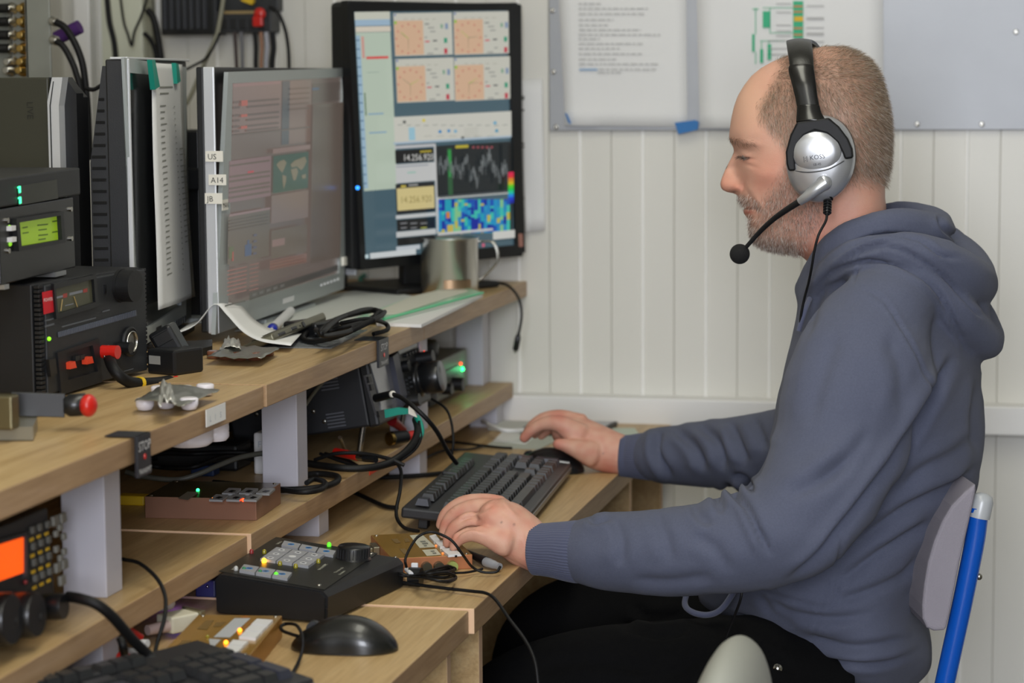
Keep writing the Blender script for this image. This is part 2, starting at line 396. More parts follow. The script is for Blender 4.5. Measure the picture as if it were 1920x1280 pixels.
def limb(nodes, n=24, sub=8, caps=True, warp=None):
    """tapering limb: nodes (px, py, Y, half width in px, half depth in m)"""
    N = np.array(nodes, float); k = len(N); T = np.linspace(0, k-1, (k-1)*sub+1)
    def cr(col):
        Q = np.r_[2*col[0]-col[1], col, 2*col[-1]-col[-2]]; o_ = []
        for t in T:
            i = min(int(t), k-2); u = t-i; a, b, c, d_ = Q[i:i+4]
            o_.append(.5*(2*b+(c-a)*u+(2*a-5*b+4*c-d_)*u*u+(3*b-a-3*c+d_)*u**3))
        return np.array(o_)
    S = np.stack([cr(N[:, j]) for j in range(5)], 1)
    C = np.array([at(a, b, Y=c) for a, b, c in S[:, :3]]); tv = np.gradient(C, axis=0)
    V = []; rings = []
    fw, rt, dn = np.array(FW), np.array(RT), np.array(DN)
    def ring(c, t, ra, rb, wi=None):
        t = t/np.linalg.norm(t); d2 = t - fw*t.dot(fw); pe = np.cross(fw, d2); pe /= max(1e-9, np.linalg.norm(pe)); de = np.cross(t, pe)
        a = np.linspace(0, 2*PI, n, endpoint=False)
        m_ = 1 if wi is None else wi(a)[:, None]
        return c + (pe[None]*np.cos(a)[:, None]*ra + de[None]*np.sin(a)[:, None]*rb)*m_
    for i in range(len(C)):
        zc = (C[i]-CC).dot(fw); ra = S[i, 3]*zc/FPX
        if i == 0 and caps:
            for q in (.25, .6, .85):
                rr = min(ra, S[i, 4]); rings.append(ring(C[i]-tv[i]/np.linalg.norm(tv[i])*rr*math.sqrt(1-q*q)*.8, tv[i], ra*q, S[i, 4]*q))
        rings.append(ring(C[i], tv[i], ra, S[i, 4], None if warp is None else (lambda a, i=i: warp(a, i/(len(C)-1)))))
        if i == len(C)-1 and caps:
            for q in (.85, .6, .25):
                rr = min(ra, S[i, 4]); rings.append(ring(C[i]+tv[i]/np.linalg.norm(tv[i])*rr*math.sqrt(1-q*q)*.8, tv[i], ra*q, S[i, 4]*q))
    V = np.concatenate(rings).tolist(); m_ = len(rings)
    F = [(i*n+j, i*n+(j+1) % n, (i+1)*n+(j+1) % n, (i+1)*n+j) for i in range(m_-1) for j in range(n)]
    F += [tuple(range(n))[::-1], tuple(range((m_-1)*n, m_*n))]
    return V, F
def loop_tube(pts, n=20, sub=8):
    """closed ring of cloth round the neck; pts (px, py, Y, ra along the view plane in px, rb in m) for the near half, mirrored"""
    N = [(*at(p[0], p[1], Y=p[2]), p[3]/1500, p[4]) for p in pts]
    N += [(q[0], 2*YS-q[1], q[2], q[3], q[4]) for q in N[-2:0:-1]]
    N = np.array(N); k = len(N); out = []
    for i in range(k):
        a, b, c, d_ = N[i-1], N[i], N[(i+1) % k], N[(i+2) % k]
        for u in np.arange(sub)/sub: out.append(.5*(2*b+(c-a)*u+(2*a-5*b+4*c-d_)*u*u+(3*b-a-3*c+d_)*u**3))
    S = np.array(out); m_ = len(S); C = S[:, :3]; cen = C.mean(0); V = []
    for i in range(m_):
        t = C[(i+1) % m_]-C[i-1]; t /= np.linalg.norm(t); up = np.array([.35, 0, 1.]); up -= t*t.dot(up); up /= np.linalg.norm(up); o_ = np.cross(t, up)
        a = np.linspace(0, 2*PI, n, endpoint=False)
        V.append(C[i] + up[None]*np.cos(a)[:, None]*S[i, 3] + o_[None]*np.sin(a)[:, None]*S[i, 4])
    V = np.concatenate(V).tolist()
    F = [(i*n+j, i*n+(j+1) % n, ((i+1) % m_)*n+(j+1) % n, ((i+1) % m_)*n+j) for i in range(m_) for j in range(n)]
    return V, F
def merge(*parts):
    V = []; F = []
    for v, f_ in parts:
        k = len(V); V += [tuple(q) for q in v]; F += [tuple(int(i)+k for i in g) for g in f_]
    return V, F
def remesh(V, F, voxel, smooth=6, fac=.5):
    me = bpy.data.meshes.new('tmp'); me.from_pydata(V, [], F); ob = bpy.data.objects.new('tmp', me); COL.objects.link(ob)
    bm = bmesh.new(); bm.from_mesh(me); bmesh.ops.recalc_face_normals(bm, faces=bm.faces); bm.to_mesh(me); bm.free()
    r_ = ob.modifiers.new('r', 'REMESH'); r_.mode = 'VOXEL'; r_.voxel_size = voxel; r_.use_smooth_shade = True
    s_ = ob.modifiers.new('s', 'SMOOTH'); s_.iterations = smooth; s_.factor = fac
    dg = bpy.context.evaluated_depsgraph_get(); e = ob.evaluated_get(dg); m2 = bpy.data.meshes.new_from_object(e)
    bpy.data.objects.remove(ob); bpy.data.meshes.remove(me); return m2
def getv(me): a = np.empty(len(me.vertices)*3); me.vertices.foreach_get('co', a); return a.reshape(-1, 3)
def getn(me): a = np.empty(len(me.vertices)*3); me.vertices.foreach_get('normal', a); return a.reshape(-1, 3)
def setv(me, A): me.vertices.foreach_set('co', A.ravel()); me.update()
def pld(Q, line):                          # distance of points to a polyline, signed by side
    best = np.full(len(Q), 1e9); sg = np.zeros(len(Q)); L_ = np.array(line, float)
    tt = np.zeros(len(Q)); n_ = len(L_)-1
    for i in range(n_):
        a, b = L_[i], L_[i+1]; ab = b-a; t = np.clip(((Q-a) @ ab)/(ab @ ab), 0, 1); q = a + t[:, None]*ab
        d_ = np.linalg.norm(Q-q, axis=1); c = (ab[0]*(Q[:, 1]-a[1])-ab[1]*(Q[:, 0]-a[0])); m_ = d_ < best
        best[m_] = d_[m_]; sg[m_] = np.sign(c[m_]); tt[m_] = (i+t[m_])/n_
    return best, sg, tt
def crease(me, lines, side='near'):
    A = getv(me); N = getn(me); Q, _ = proj(A); view = (N @ np.array(FW)) < .15; disp = np.zeros(len(A))
    for ln, dep, wid, *rest in lines:
        ymin, ymax = (rest[0] if rest else (0, 9)); L_ = [tuple(p) for p in spline([(a, b, 0) for a, b in ln], 5)]; L_ = [(p[0], p[1]) for p in L_]
        d_, sg, tt = pld(Q, L_); fade = np.clip(np.minimum(tt, 1-tt)*5, 0, 1)
        ok = view & (A[:, 1] > ymin) & (A[:, 1] < ymax)
        disp += 1.55*ok*fade*(-dep*np.exp(-(d_/wid)**2) + .55*dep*np.exp(-((d_-1.9*wid)/(1.3*wid))**2)*(sg > 0) + .3*dep*np.exp(-((d_-2.2*wid)/(1.5*wid))**2)*(sg <= 0))
    setv(me, A + N*disp[:, None]/1000)
def meshobj(name, me, m, parent=None):
    o_ = bpy.data.objects.new(name, me); COL.objects.link(o_); me.materials.clear(); me.materials.append(m)
    for p in me.polygons: p.use_smooth = True
    if parent is not None: o_.parent = parent
    return o_
def setcol(me, C):
    a = me.color_attributes.new('Col', 'FLOAT_COLOR', 'POINT'); a.data.foreach_set('color', np.c_[C, np.ones(len(C))].ravel())
man = thing('person', 'seated man in a blue-grey hooded sweatshirt and black trousers wearing a silver headset', 'person')
# ---- head, one continuous surface with the neck
head_rows = [(87, 1545, 1575), (92, 1522, 1592), (98, 1500, 1606), (106, 1472, 1618), (116, 1447, 1630), (128, 1426, 1638), (142, 1409, 1646), (160, 1395, 1652), (180, 1383, 1658),
    (200, 1376, 1662), (222, 1371, 1665), (240, 1368.5, 1667), (254, 1367, 1668), (262, 1367.5, 1668), (270, 1371.5, 1668), (277, 1375, 1667), (284, 1376, 1667), (292, 1373, 1666), (301, 1368.4, 1666),
    (318, 1359.7, 1664), (334, 1353, 1661), (344, 1350.5, 1660), (351, 1351.5, 1659), (356, 1355, 1659), (360, 1363, 1659), (362, 1374, 1659), (365, 1381.5, 1659), (373, 1385, 1659), (381, 1388, 1660), (387, 1393, 1661), (391, 1395.5, 1661),
    (394, 1393.5, 1661), (400, 1394.5, 1662), (406, 1399, 1662), (412, 1403.4, 1663), (425, 1405.3, 1665), (441, 1408, 1668), (453, 1413, 1670), (461, 1422, 1672), (467, 1438, 1674), (471, 1458, 1675), (474, 1484, 1677),
    (480, 1502, 1679), (490, 1514, 1682), (510, 1524, 1688), (540, 1530, 1696), (580, 1534, 1704)]
hc = [(1560, 104, 38), (1500, 130, 42), (1560, 128, 56), (1615, 132, 40), (1425, 165, 34), (1480, 165, 57), (1560, 170, 70), (1625, 165, 50),
    (1385, 220, 29), (1400, 218, 42), (1435, 215, 56), (1500, 220, 68), (1570, 225, 76), (1630, 220, 62), (1655, 220, 33),
    (1380, 262, 27), (1392, 260, 43), (1412, 258, 54), (1440, 260, 61), (1500, 270, 67), (1570, 275, 74), (1630, 270, 60), (1656, 270, 30),
    (1381, 284, 9), (1388, 290, 22), (1397, 292, 36), (1410, 292, 46), (1440, 292, 60), (1500, 300, 68), (1570, 305, 72), (1630, 300, 57),
    (1372, 305, 7.5), (1382, 312, 12), (1392, 314, 28), (1402, 316, 41), (1425, 318, 54), (1458, 320, 63), (1500, 325, 66), (1560, 330, 68), (1620, 325, 55), (1650, 325, 28),
    (1362, 333, 7.5), (1374, 332, 11.5), (1386, 333, 17), (1396, 334, 30), (1408, 336, 41), (1430, 340, 52),
    (1357, 347, 9), (1368, 350, 13), (1380, 352, 16.5), (1390, 352, 20), (1400, 354, 32), (1415, 356, 42), (1440, 358, 51), (1475, 360, 60), (1520, 362, 64), (1580, 360, 62), (1630, 355, 46),
    (1390, 374, 15), (1400, 374, 26), (1418, 376, 39), (1460, 385, 53), (1510, 388, 60), (1570, 388, 59), (1635, 385, 46),
    (1400, 391, 16), (1410, 393, 27), (1430, 398, 40), (1402, 402, 15), (1412, 410, 25), (1412, 430, 24), (1425, 430, 34), (1460, 430, 47), (1510, 425, 56), (1560, 430, 57), (1625, 430, 52), (1652, 430, 30),
    (1424, 452, 24), (1450, 455, 36), (1490, 458, 47), (1540, 462, 54), (1600, 470, 57), (1650, 470, 38), (1465, 467, 25), (1495, 472, 36), (1535, 505, 36), (1590, 510, 60), (1650, 510, 50), (1600, 570, 70)]
def gs(X, Y_, x, y, sx, sy, a, rot=0):
    c, s = math.cos(rot), math.sin(rot); u = (X-x)*c+(Y_-y)*s; v = -(X-x)*s+(Y_-y)*c
    return a*np.exp(-(u/sx)**2-(v/sy)**2)
def head_detail(X, Y_):
    return (gs(X, Y_, 1398, 281, 13, 5, -3.2, .15) + gs(X, Y_, 1396, 291, 10, 5.5, 3.6, .1) + gs(X, Y_, 1396, 296.5, 13, 1.8, -2.4, .12)
        + gs(X, Y_, 1400, 303, 13, 4, 1.4, .2) + gs(X, Y_, 1404, 309, 16, 3, -1.6, .35) + gs(X, Y_, 1402, 268, 22, 6, 2.4, .12) + gs(X, Y_, 1383, 353, 8, 8, 3.2)
        + gs(X, Y_, 1394, 349, 3.2, 11, -3.4, .25) + gs(X, Y_, 1376, 360, 6, 2.2, -3.5) + gs(X, Y_, 1436, 330, 26, 15, 2.4) + gs(X, Y_, 1408, 372, 4, 22, -2.2, -.5)
        + gs(X, Y_, 1404, 391.5, 14, 1.7, -3.0, -.04) + gs(X, Y_, 1400, 398, 10, 4, 1.6) + gs(X, Y_, 1416, 391, 3.5, 5, -2.4) + gs(X, Y_, 1399, 385, 10, 3.5, 1.4, .4)
        + gs(X, Y_, 1404, 408, 9, 3, -1.8) + gs(X, Y_, 1423, 382, 6, 26, 1.4, -.45) + gs(X, Y_, 1455, 240, 20, 30, -2.0) + gs(X, Y_, 1470, 395, 30, 25, -1.2))
V, F = side_body(head_rows, hc, 300, 130, head_detail)
me = bpy.data.meshes.new('body'); me.from_pydata([tuple(v) for v in V], [], [tuple(int(i) for i in f_) for f_ in F])
bm = bmesh.new(); bm.from_mesh(me); bmesh.ops.recalc_face_normals(bm, faces=bm.faces); bm.to_mesh(me); bm.free(); me.update()
A = getv(me); N = getn(me); Q, _ = proj(A); AN = A.copy(); AN[:, 1] = np.minimum(A[:, 1], 2*YS-A[:, 1]); QN, _ = proj(AN)   # mirrored onto the near side
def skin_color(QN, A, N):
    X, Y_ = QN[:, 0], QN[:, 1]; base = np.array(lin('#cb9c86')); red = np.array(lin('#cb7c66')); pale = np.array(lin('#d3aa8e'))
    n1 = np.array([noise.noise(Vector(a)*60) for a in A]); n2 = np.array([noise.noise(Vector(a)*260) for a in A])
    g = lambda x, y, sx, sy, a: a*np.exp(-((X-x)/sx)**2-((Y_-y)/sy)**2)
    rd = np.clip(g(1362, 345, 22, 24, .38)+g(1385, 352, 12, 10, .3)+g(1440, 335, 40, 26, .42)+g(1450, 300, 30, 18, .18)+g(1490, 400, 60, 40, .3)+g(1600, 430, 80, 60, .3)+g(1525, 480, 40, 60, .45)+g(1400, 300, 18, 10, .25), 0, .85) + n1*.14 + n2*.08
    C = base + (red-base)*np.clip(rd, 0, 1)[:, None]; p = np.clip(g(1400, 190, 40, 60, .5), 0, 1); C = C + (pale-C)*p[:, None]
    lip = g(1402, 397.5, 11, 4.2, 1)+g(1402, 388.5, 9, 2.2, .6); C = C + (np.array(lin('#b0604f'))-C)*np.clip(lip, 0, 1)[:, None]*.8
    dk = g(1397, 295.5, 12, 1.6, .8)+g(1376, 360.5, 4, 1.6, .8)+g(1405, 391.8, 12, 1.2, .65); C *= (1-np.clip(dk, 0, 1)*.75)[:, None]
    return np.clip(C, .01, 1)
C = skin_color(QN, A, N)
# hair and beard areas seen from the side (head turned to profile)
def inpoly(Q, poly):
    x, y = Q[:, 0], Q[:, 1]; r_ = np.zeros(len(Q), bool); n_ = len(poly)
    for i in range(n_):
        (x1, y1), (x2, y2) = poly[i], poly[(i+1) % n_]
        c = ((y1 > y) != (y2 > y)) & (x < (x2-x1)*(y-y1)/(y2-y1+1e-9)+x1); r_ ^= c
    return r_
HAIRP = [(1447, 90), (1462, 125), (1440, 172), (1424, 200), (1424, 222), (1440, 245), (1462, 262), (1474, 286), (1478, 318), (1500, 335), (1590, 350), (1640, 352), (1668, 352), (1690, 345), (1690, 60), (1447, 60)]
BEARDP = [(1470, 318), (1460, 340), (1448, 358), (1436, 372), (1426, 385), (1424, 408), (1412, 414), (1400, 410), (1398, 440), (1405, 462), (1440, 480), (1490, 480), (1516, 455), (1536, 415), (1540, 375), (1500, 330)]
MOUST = [(1381, 366), (1383, 374), (1390, 387), (1402, 386), (1418, 392), (1432, 398), (1430, 384), (1414, 372), (1398, 364)]
def dens(Q, poly, edge):
    d_, _, _ = pld(Q, poly+[poly[0]]); ins = inpoly(Q, poly); return np.clip(.5 + np.where(ins, d_, -d_)/(2*edge), 0, 1)
hd = dens(QN, HAIRP, 9); front = np.clip((QN[:, 0]-1450)/60, 0, 1)*np.clip(1, 0, 1)
topbald = np.exp(-((QN[:, 0]-1500)/75)**2-((QN[:, 1]-85)/32)**2)
hd = hd*(1-.72*topbald)*np.clip((366-QN[:, 1])/50, 0, 1); bd = np.maximum(dens(QN, BEARDP, 12)*.9, dens(QN, MOUST, 4)*.75)
C = C + (np.array(lin('#77624f'))-C)*(hd*.5)[:, None]; C = C + (np.array(lin('#8d7468'))-C)*(bd*.42)[:, None]
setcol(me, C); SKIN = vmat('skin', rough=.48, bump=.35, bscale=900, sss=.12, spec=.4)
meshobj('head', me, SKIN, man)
# ---- short hair, beard stubble and brow as real strands
def strands(name, me, wgt, n_, length, flow, cols, wid, hold=.6, lengthfn=None):
    A = getv(me); N = getn(me); T = np.array([p.vertices[:4] for p in me.polygons if len(p.vertices) == 4])
    a, b, c, d_ = (A[T[:, i]] for i in range(4)); ar = np.linalg.norm(np.cross(c-a, d_-b), axis=1)/2*wgt[T].mean(1); ar /= ar.sum()
    f_ = RNG.choice(len(T), n_, p=ar); u, v = RNG.random((2, n_, 1))
    P = (a[f_]*(1-u)+b[f_]*u)*(1-v)+(d_[f_]*(1-u)+c[f_]*u)*v; NN = N[T[f_]].mean(1); NN /= np.linalg.norm(NN, axis=1)[:, None]
    Pn = P.copy(); Pn[:, 1] = np.minimum(P[:, 1], 2*YS-P[:, 1]); q, _ = proj(Pn)
    fl = flow(q); D = NN*(1-hold) + (np.array(RT)*fl[:, :1] + np.array(DN)*fl[:, 1:2])*hold + RNG.normal(0, .16, (n_, 3)); D -= NN*np.minimum(0, (D*NN).sum(1))[:, None]
    D += NN*.15; D /= np.linalg.norm(D, axis=1)[:, None]; L_ = length*(.6+.8*RNG.random((n_, 1)))
    if lengthfn is not None: L_ = L_*lengthfn(q)[:, None]
    S = np.cross(D, RNG.normal(0, 1, (n_, 3))); S /= np.linalg.norm(S, axis=1)[:, None]; S *= wid/2
    P = P - NN*.0003; M_ = P + D*L_*.5 + NN*L_*.05
    V = np.concatenate([P-S, P+S, M_-S*.8, M_+S*.8, P+D*L_*1.0-NN*L_*.06]); k = n_
    i = np.arange(n_); F = np.concatenate([np.stack([i, i+k, i+3*k, i+2*k], 1)]).tolist() + np.stack([i+2*k, i+3*k, i+4*k], 1).tolist()
    m2 = bpy.data.meshes.new(name); m2.from_pydata(V.tolist(), [], F)
    ci = RNG.choice(len(cols), n_, p=[c_[1] for c_ in cols]); CC_ = np.array([lin(c_[0]) for c_ in cols])[ci]*(.8+.4*RNG.random((n_, 1)))
    if name == 'hair':
        k_ = np.clip((q[:, 1]-150)/120, 0, 1)[:, None]*np.clip(1.35-(q[:, 0]-1500)[:, None]/160, .35, 1); CC_ = CC_*(.72+.5*k_) ; gr = CC_.mean(1)[:, None]; CC_ = CC_ + (gr-CC_)*k_*.35
    setcol(m2, np.tile(CC_, (5, 1))); o_ = meshobj(name, m2, vmat('hair', rough=.45, spec=.4), man); o_['kind'] = 'stuff'; return o_
def hflow(q):
    x, y = q[:, 0], q[:, 1]; a = np.where(y > 150, 1.05 + (y-150)/300*.5, .55) - (x > 1600)*.0; return np.stack([np.cos(a), np.sin(a)], 1)
strands('hair', me, hd**1.3, 46000, .0085, hflow, [('#8b7458', .34), ('#a8937a', .26), ('#5f4c39', .2), ('#c0b3a4', .2)], .00022, .62, lambda q: 1-.35*np.exp(-((q[:, 0]-1500)/70)**2-((q[:, 1]-95)/30)**2))
strands('beard', me, np.clip(bd, 0, 1)**1.4*(A[:, 2] > 1.05), 17000, .0062, lambda q: np.stack([.25+0*q[:, 0], .95+0*q[:, 0]], 1), [('#8b7263', .34), ('#b5a79b', .34), ('#5c463a', .2), ('#dcd6ce', .12)], .00022, .6)
brow = np.clip(dens(QN, [(1366, 255), (1368, 266), (1385, 270), (1410, 274), (1428, 281), (1412, 266), (1390, 258)], 2.5), 0, 1)**2
strands('eyebrow', me, brow, 420, .0070, lambda q: np.stack([.97+0*q[:, 0], .12+0*q[:, 0]], 1), [('#55402f', .7), ('#80664f', .3)], .00024, .75)
lash = np.exp(-((QN[:, 1]-(294+.1*(QN[:, 0]-1392)))/1.3)**2)*(QN[:, 0] > 1383)*(QN[:, 0] < 1406)
strands('eyelashes', me, lash, 150, .006, lambda q: np.stack([-.75+0*q[:, 0], .65+0*q[:, 0]], 1), [('#33261d', 1)], .00026, .7)
b_ = B()
for sgn in (-1, 1): b_ = B(); b_.sph((at(1394.5, 295, Y=YS-.034).x+.0068, YS+sgn*.029, at(1394.5, 295, Y=YS-.034).z+.0008), .0095, 20); b_.build('eyeball', mat('eye_white', '#8f8078', .15), man)
pass
# ---- sweatshirt: torso, sleeves and hood grown into one cloth surface
trows = [(455, 1585, 1680), (480, 1545, 1712), (510, 1516, 1748), (540, 1503, 1775), (570, 1499, 1795), (600, 1496, 1812), (640, 1484, 1828), (680, 1473, 1837), (720, 1463, 1841), (760, 1455, 1844), (800, 1450, 1845.5), (840, 1444, 1845),
    (880, 1424, 1841), (915, 1398, 1832), (950, 1376, 1815), (1000, 1352, 1786), (1050, 1332, 1760), (1100, 1314, 1742), (1125, 1306, 1736), (1145, 1330, 1731), (1160, 1362, 1730), (1180, 1402, 1734), (1210, 1436, 1743), (1240, 1470, 1748), (1262, 1500, 1742), (1280, 1526, 1722), (1300, 1560, 1704), (1325, 1600, 1680)]
tc_ = [(1630, 490, 78), (1560, 545, 95), (1640, 540, 140), (1720, 540, 110), (1530, 600, 90), (1600, 600, 165), (1690, 600, 180), (1770, 600, 120),
    (1510, 700, 100), (1570, 700, 165), (1660, 700, 190), (1760, 700, 160), (1815, 700, 95), (1490, 850, 105), (1560, 850, 165), (1660, 850, 186), (1760, 850, 165), (1820, 850, 90),
    (1400, 1000, 110), (1480, 1000, 160), (1600, 1000, 182), (1710, 1000, 150), (1360, 1090, 115), (1450, 1090, 165), (1580, 1100, 185), (1690, 1100, 140), (1480, 1190, 150), (1580, 1200, 182), (1690, 1200, 140), (1590, 1260, 165), (1670, 1270, 125), (1620, 1300, 120)]
torso = side_body(trows, tc_, 90, 60)
sl_n = [(1690, 560, 2.90, 60, .06), (1655, 590, 2.86, 92, .075), (1628, 650, 2.835, 122, .085), (1602, 735, 2.80, 134, .088), (1568, 840, 2.77, 121, .085), (1525, 930, 2.74, 110, .08), (1465, 994, 2.72, 100, .074), (1385, 1018, 2.715, 94, .068), (1300, 1030, 2.715, 86, .06), (1200, 1034, 2.72, 77, .053), (1130, 1034, 2.725, 71, .048), (1092, 1034, 2.73, 62, .042)]
sl_f = [(1650, 580, 3.12, 80, .07), (1600, 680, 3.2, 95, .08), (1560, 780, 3.25, 90, .08), (1500, 830, 3.29, 78, .07), (1430, 845, 3.32, 74, .06), (1350, 850, 3.36, 66, .055), (1285, 852, 3.39, 58, .05), (1232, 852, 3.41, 52, .045)]
hoodA = loop_tube([(1509, 540, 3.0, 20, .012), (1527, 505, 2.955, 26, .014), (1562, 462, 2.918, 27, .016), (1618, 432, 2.905, 27, .017), (1680, 420, 2.92, 30, .02), (1738, 428, 2.955, 34, .024), (1752, 434, 3.0, 34, .026)])
hoodB = loop_tube([(1513, 560, 3.0, 16, .012), (1536, 533, 2.935, 22, .016), (1582, 492, 2.885, 27, .022), (1650, 468, 2.862, 30, .026), (1730, 480, 2.868, 38, .03), (1800, 515, 2.91, 44, .032), (1822, 530, 3.0, 44, .032)])
hoodC = loop_tube([(1560, 520, 3.0, 10, .01), (1600, 508, 2.88, 16, .016), (1660, 500, 2.862, 22, .022), (1725, 530, 2.86, 30, .026), (1788, 585, 2.89, 36, .03), (1828, 628, 2.95, 36, .032), (1835, 634, 3.0, 36, .032)])
fill = limb([(1640, 470, 3.0, 60, .09), (1720, 500, 3.0, 70, .09), (1790, 560, 3.0, 55, .07), (1815, 610, 3.0, 40, .06)])
hood = merge(hoodA, hoodB, hoodC, fill)
hm = remesh(*merge(torso, limb(sl_n), limb(sl_f), hood), .0042, 9, .5)
CR = [([(1600, 538), (1650, 558), (1684, 604), (1718, 666), (1735, 717), (1740, 752)], 2.2, 3.2), ([(1621, 489), (1608, 512), (1599, 538)], 1.6, 2.6),
    ([(1790, 664), (1765, 705), (1738, 756), (1708, 810), (1645, 897), (1580, 985), (1520, 1056), (1470, 1094)], 9, 9),
    ([(1352, 906), (1374, 922), (1400, 951), (1424, 1000), (1446, 1046)], 6.5, 7), ([(1372, 893), (1395, 897), (1413, 926)], 6, 6), ([(1330, 915), (1345, 935), (1352, 962)], 4, 7), ([(1300, 941), (1310, 965), (1335, 985)], 3, 8),
    ([(1102, 968), (1116, 978), (1150, 970)], 3.5, 6), ([(1225, 955), (1244, 1000), (1259, 1060)], 2.6, 12), ([(1150, 968), (1166, 1015), (1162, 1065)], 2.6, 11), ([(1180, 1085), (1260, 1092), (1340, 1080)], 2.5, 10), ([(1300, 1000), (1340, 1030), (1370, 1075)], 2.2, 12),
    ([(1835, 870), (1800, 905), (1747, 928), (1665, 973), (1598, 1026)], 5, 10), ([(1745, 975), (1700, 1005), (1638, 1043), (1570, 1092)], 5, 10), ([(1830, 810), (1790, 850), (1730, 880), (1680, 925)], 3.5, 11),
    ([(1840, 700), (1826, 780), (1832, 860)], 3, 9), ([(1725, 1040), (1690, 1080), (1620, 1110), (1570, 1125)], 3.5, 9), ([(1600, 946), (1565, 1045), (1535, 1150), (1522, 1228)], 1.3, 3), ([(1570, 1050), (1566, 1122), (1545, 1137), (1480, 1122), (1420, 1105)], 2.2, 4),
    ([(1440, 1120), (1480, 1148), (1560, 1160), (1640, 1150)], 4, 9), ([(1500, 1190), (1600, 1215), (1720, 1195)], 5, 9), ([(1350, 1146), (1400, 1160), (1470, 1200), (1540, 1232), (1640, 1246), (1735, 1215)], 3.5, 6), ([(1420, 1110), (1450, 1150), (1500, 1175)], 3, 8),
    ([(1237, 805), (1231, 848), (1262, 900)], 7, 7), ([(1262, 800), (1300, 838), (1322, 885)], 6, 8), ([(1310, 795), (1345, 830), (1358, 885)], 6, 8), ([(1367, 787), (1386, 835), (1402, 868)], 6, 8), ([(1410, 775), (1425, 815), (1436, 845)], 4, 8),
    ([(1556, 520), (1530, 570), (1510, 640)], 3, 9), ([(1660, 620), (1690, 700), (1690, 780)], 2.5, 16), ([(1575, 620), (1540, 700), (1515, 800)], 2.5, 18), ([(1600, 850), (1540, 900), (1470, 930)], 3.5, 14), ([(1640, 800), (1580, 870), (1520, 905)], 2.5, 14),
    ([(1545, 497), (1600, 458), (1665, 440), (1725, 452), (1762, 478), (1805, 486)], 4.5, 4), ([(1548, 512), (1600, 478), (1660, 462), (1710, 478), (1770, 520), (1830, 585), (1845, 590)], 4, 4), ([(1515, 556), (1560, 512), (1620, 490), (1690, 502), (1755, 545), (1790, 610), (1812, 660)], 5, 4.5),
    ([(1760, 400), (1772, 430), (1800, 452)], 4, 5), ([(1600, 470), (1680, 452), (1740, 470)], 2, 3)]
crease(hm, CR)
A2 = getv(hm); N2 = getn(hm)
wr = np.array([noise.fractal(Vector((a[0]*9, a[1]*9, a[2]*14)), .9, 2.0, 3) for a in A2]); setv(hm, A2 + N2*(wr*.0022)[:, None])
FAB = mat('sweatshirt_fleece', '#535768', .92, bump=.55, bscale=1400, var=.14, vscale=60, sheen=.08, spec=.15)
def fleece():
    nt = FAB.node_tree; n_ = [x_ for x_ in nt.nodes if x_.type == 'TEX_NOISE']
    n_[1].inputs['Scale'].default_value = 420; n_[1].inputs['Detail'].default_value = 3
fleece()
sw = meshobj('sweatshirt', hm, FAB, man)
FABR = mat('sweatshirt_rib', '#505469', .9, bump=.4, bscale=1400, sheen=.2, spec=.2)
rib = lambda a, t: 1 + .016*np.cos(a*62)
def obj_from(name, VF, m, parent):
    me_ = bpy.data.meshes.new(name); me_.from_pydata([tuple(v) for v in VF[0]], [], [tuple(int(i) for i in f_) for f_ in VF[1]])
    bm = bmesh.new(); bm.from_mesh(me_); bmesh.ops.recalc_face_normals(bm, faces=bm.faces); bm.to_mesh(me_); bm.free(); return meshobj(name, me_, m, parent)
obj_from('cuff', limb([(1104, 1034, 2.73, 52, .035), (1086, 1034, 2.73, 58, .039), (1066, 1033, 2.732, 56, .038), (1043, 1031, 2.735, 52, .035), (1021, 1030, 2.738, 49, .033), (1003, 1029, 2.74, 48, .032)], n=248, sub=5, caps=False, warp=rib), FABR, man)
obj_from('cuff', limb([(1240, 855, 3.41, 40, .034), (1224, 855, 3.41, 45, .036), (1204, 855, 3.415, 43, .035), (1183, 855, 3.42, 40, .032), (1164, 854, 3.42, 38, .031)], n=248, sub=5, caps=False, warp=rib), FABR, man)
b_ = B(); b_.tube([at(1518, 560, Y=2.925), at(1508, 585, Y=2.90), at(1498, 620, Y=2.90)], .0035, sub=8); b_.build('drawstring', FABR, man); b_ = B(); b_.tube([at(1292, 1100, Y=2.90), at(1284, 1132, Y=2.88), at(1300, 1148, Y=2.86), at(1330, 1152, Y=2.85), at(1356, 1138, Y=2.84), at(1385, 1095, Y=2.83)], .0038)
b_.build('drawstring', FABR, man)
# ---- trousers and legs under the desk
TR = mat('black_trousers', '#070708', .9, spec=.15, bump=.5, bscale=900, var=.2, vscale=90)
def fig(x, y, z): return Vector((x, y, z))
def limb3(nodes, n=20):
    P = [Vector(q[:3]) for q in nodes]; R = [q[3] for q in nodes]; V = []; m_ = len(P); sp = []; rr = []
    for i in range(m_-1):
        for k in range(6): sp.append(None)
    S = spline(P, 6); RR = np.interp(np.linspace(0, m_-1, len(S)), range(m_), R); u = None
    for i, p in enumerate(S):
        t = (S[min(i+1, len(S)-1)]-S[max(i-1, 0)]).normalized(); u = t.orthogonal().normalized() if u is None else (u-t*u.dot(t)).normalized(); v = t.cross(u)
        V += [tuple(p+(u*math.cos(2*PI*j/n)+v*math.sin(2*PI*j/n))*RR[i]) for j in range(n)]
    F = [(i*n+j, i*n+(j+1) % n, (i+1)*n+(j+1) % n, (i+1)*n+j) for i in range(len(S)-1) for j in range(n)] + [tuple(range(n))[::-1], tuple(range((len(S)-1)*n, len(S)*n))]
    return V, F
hipz = .50
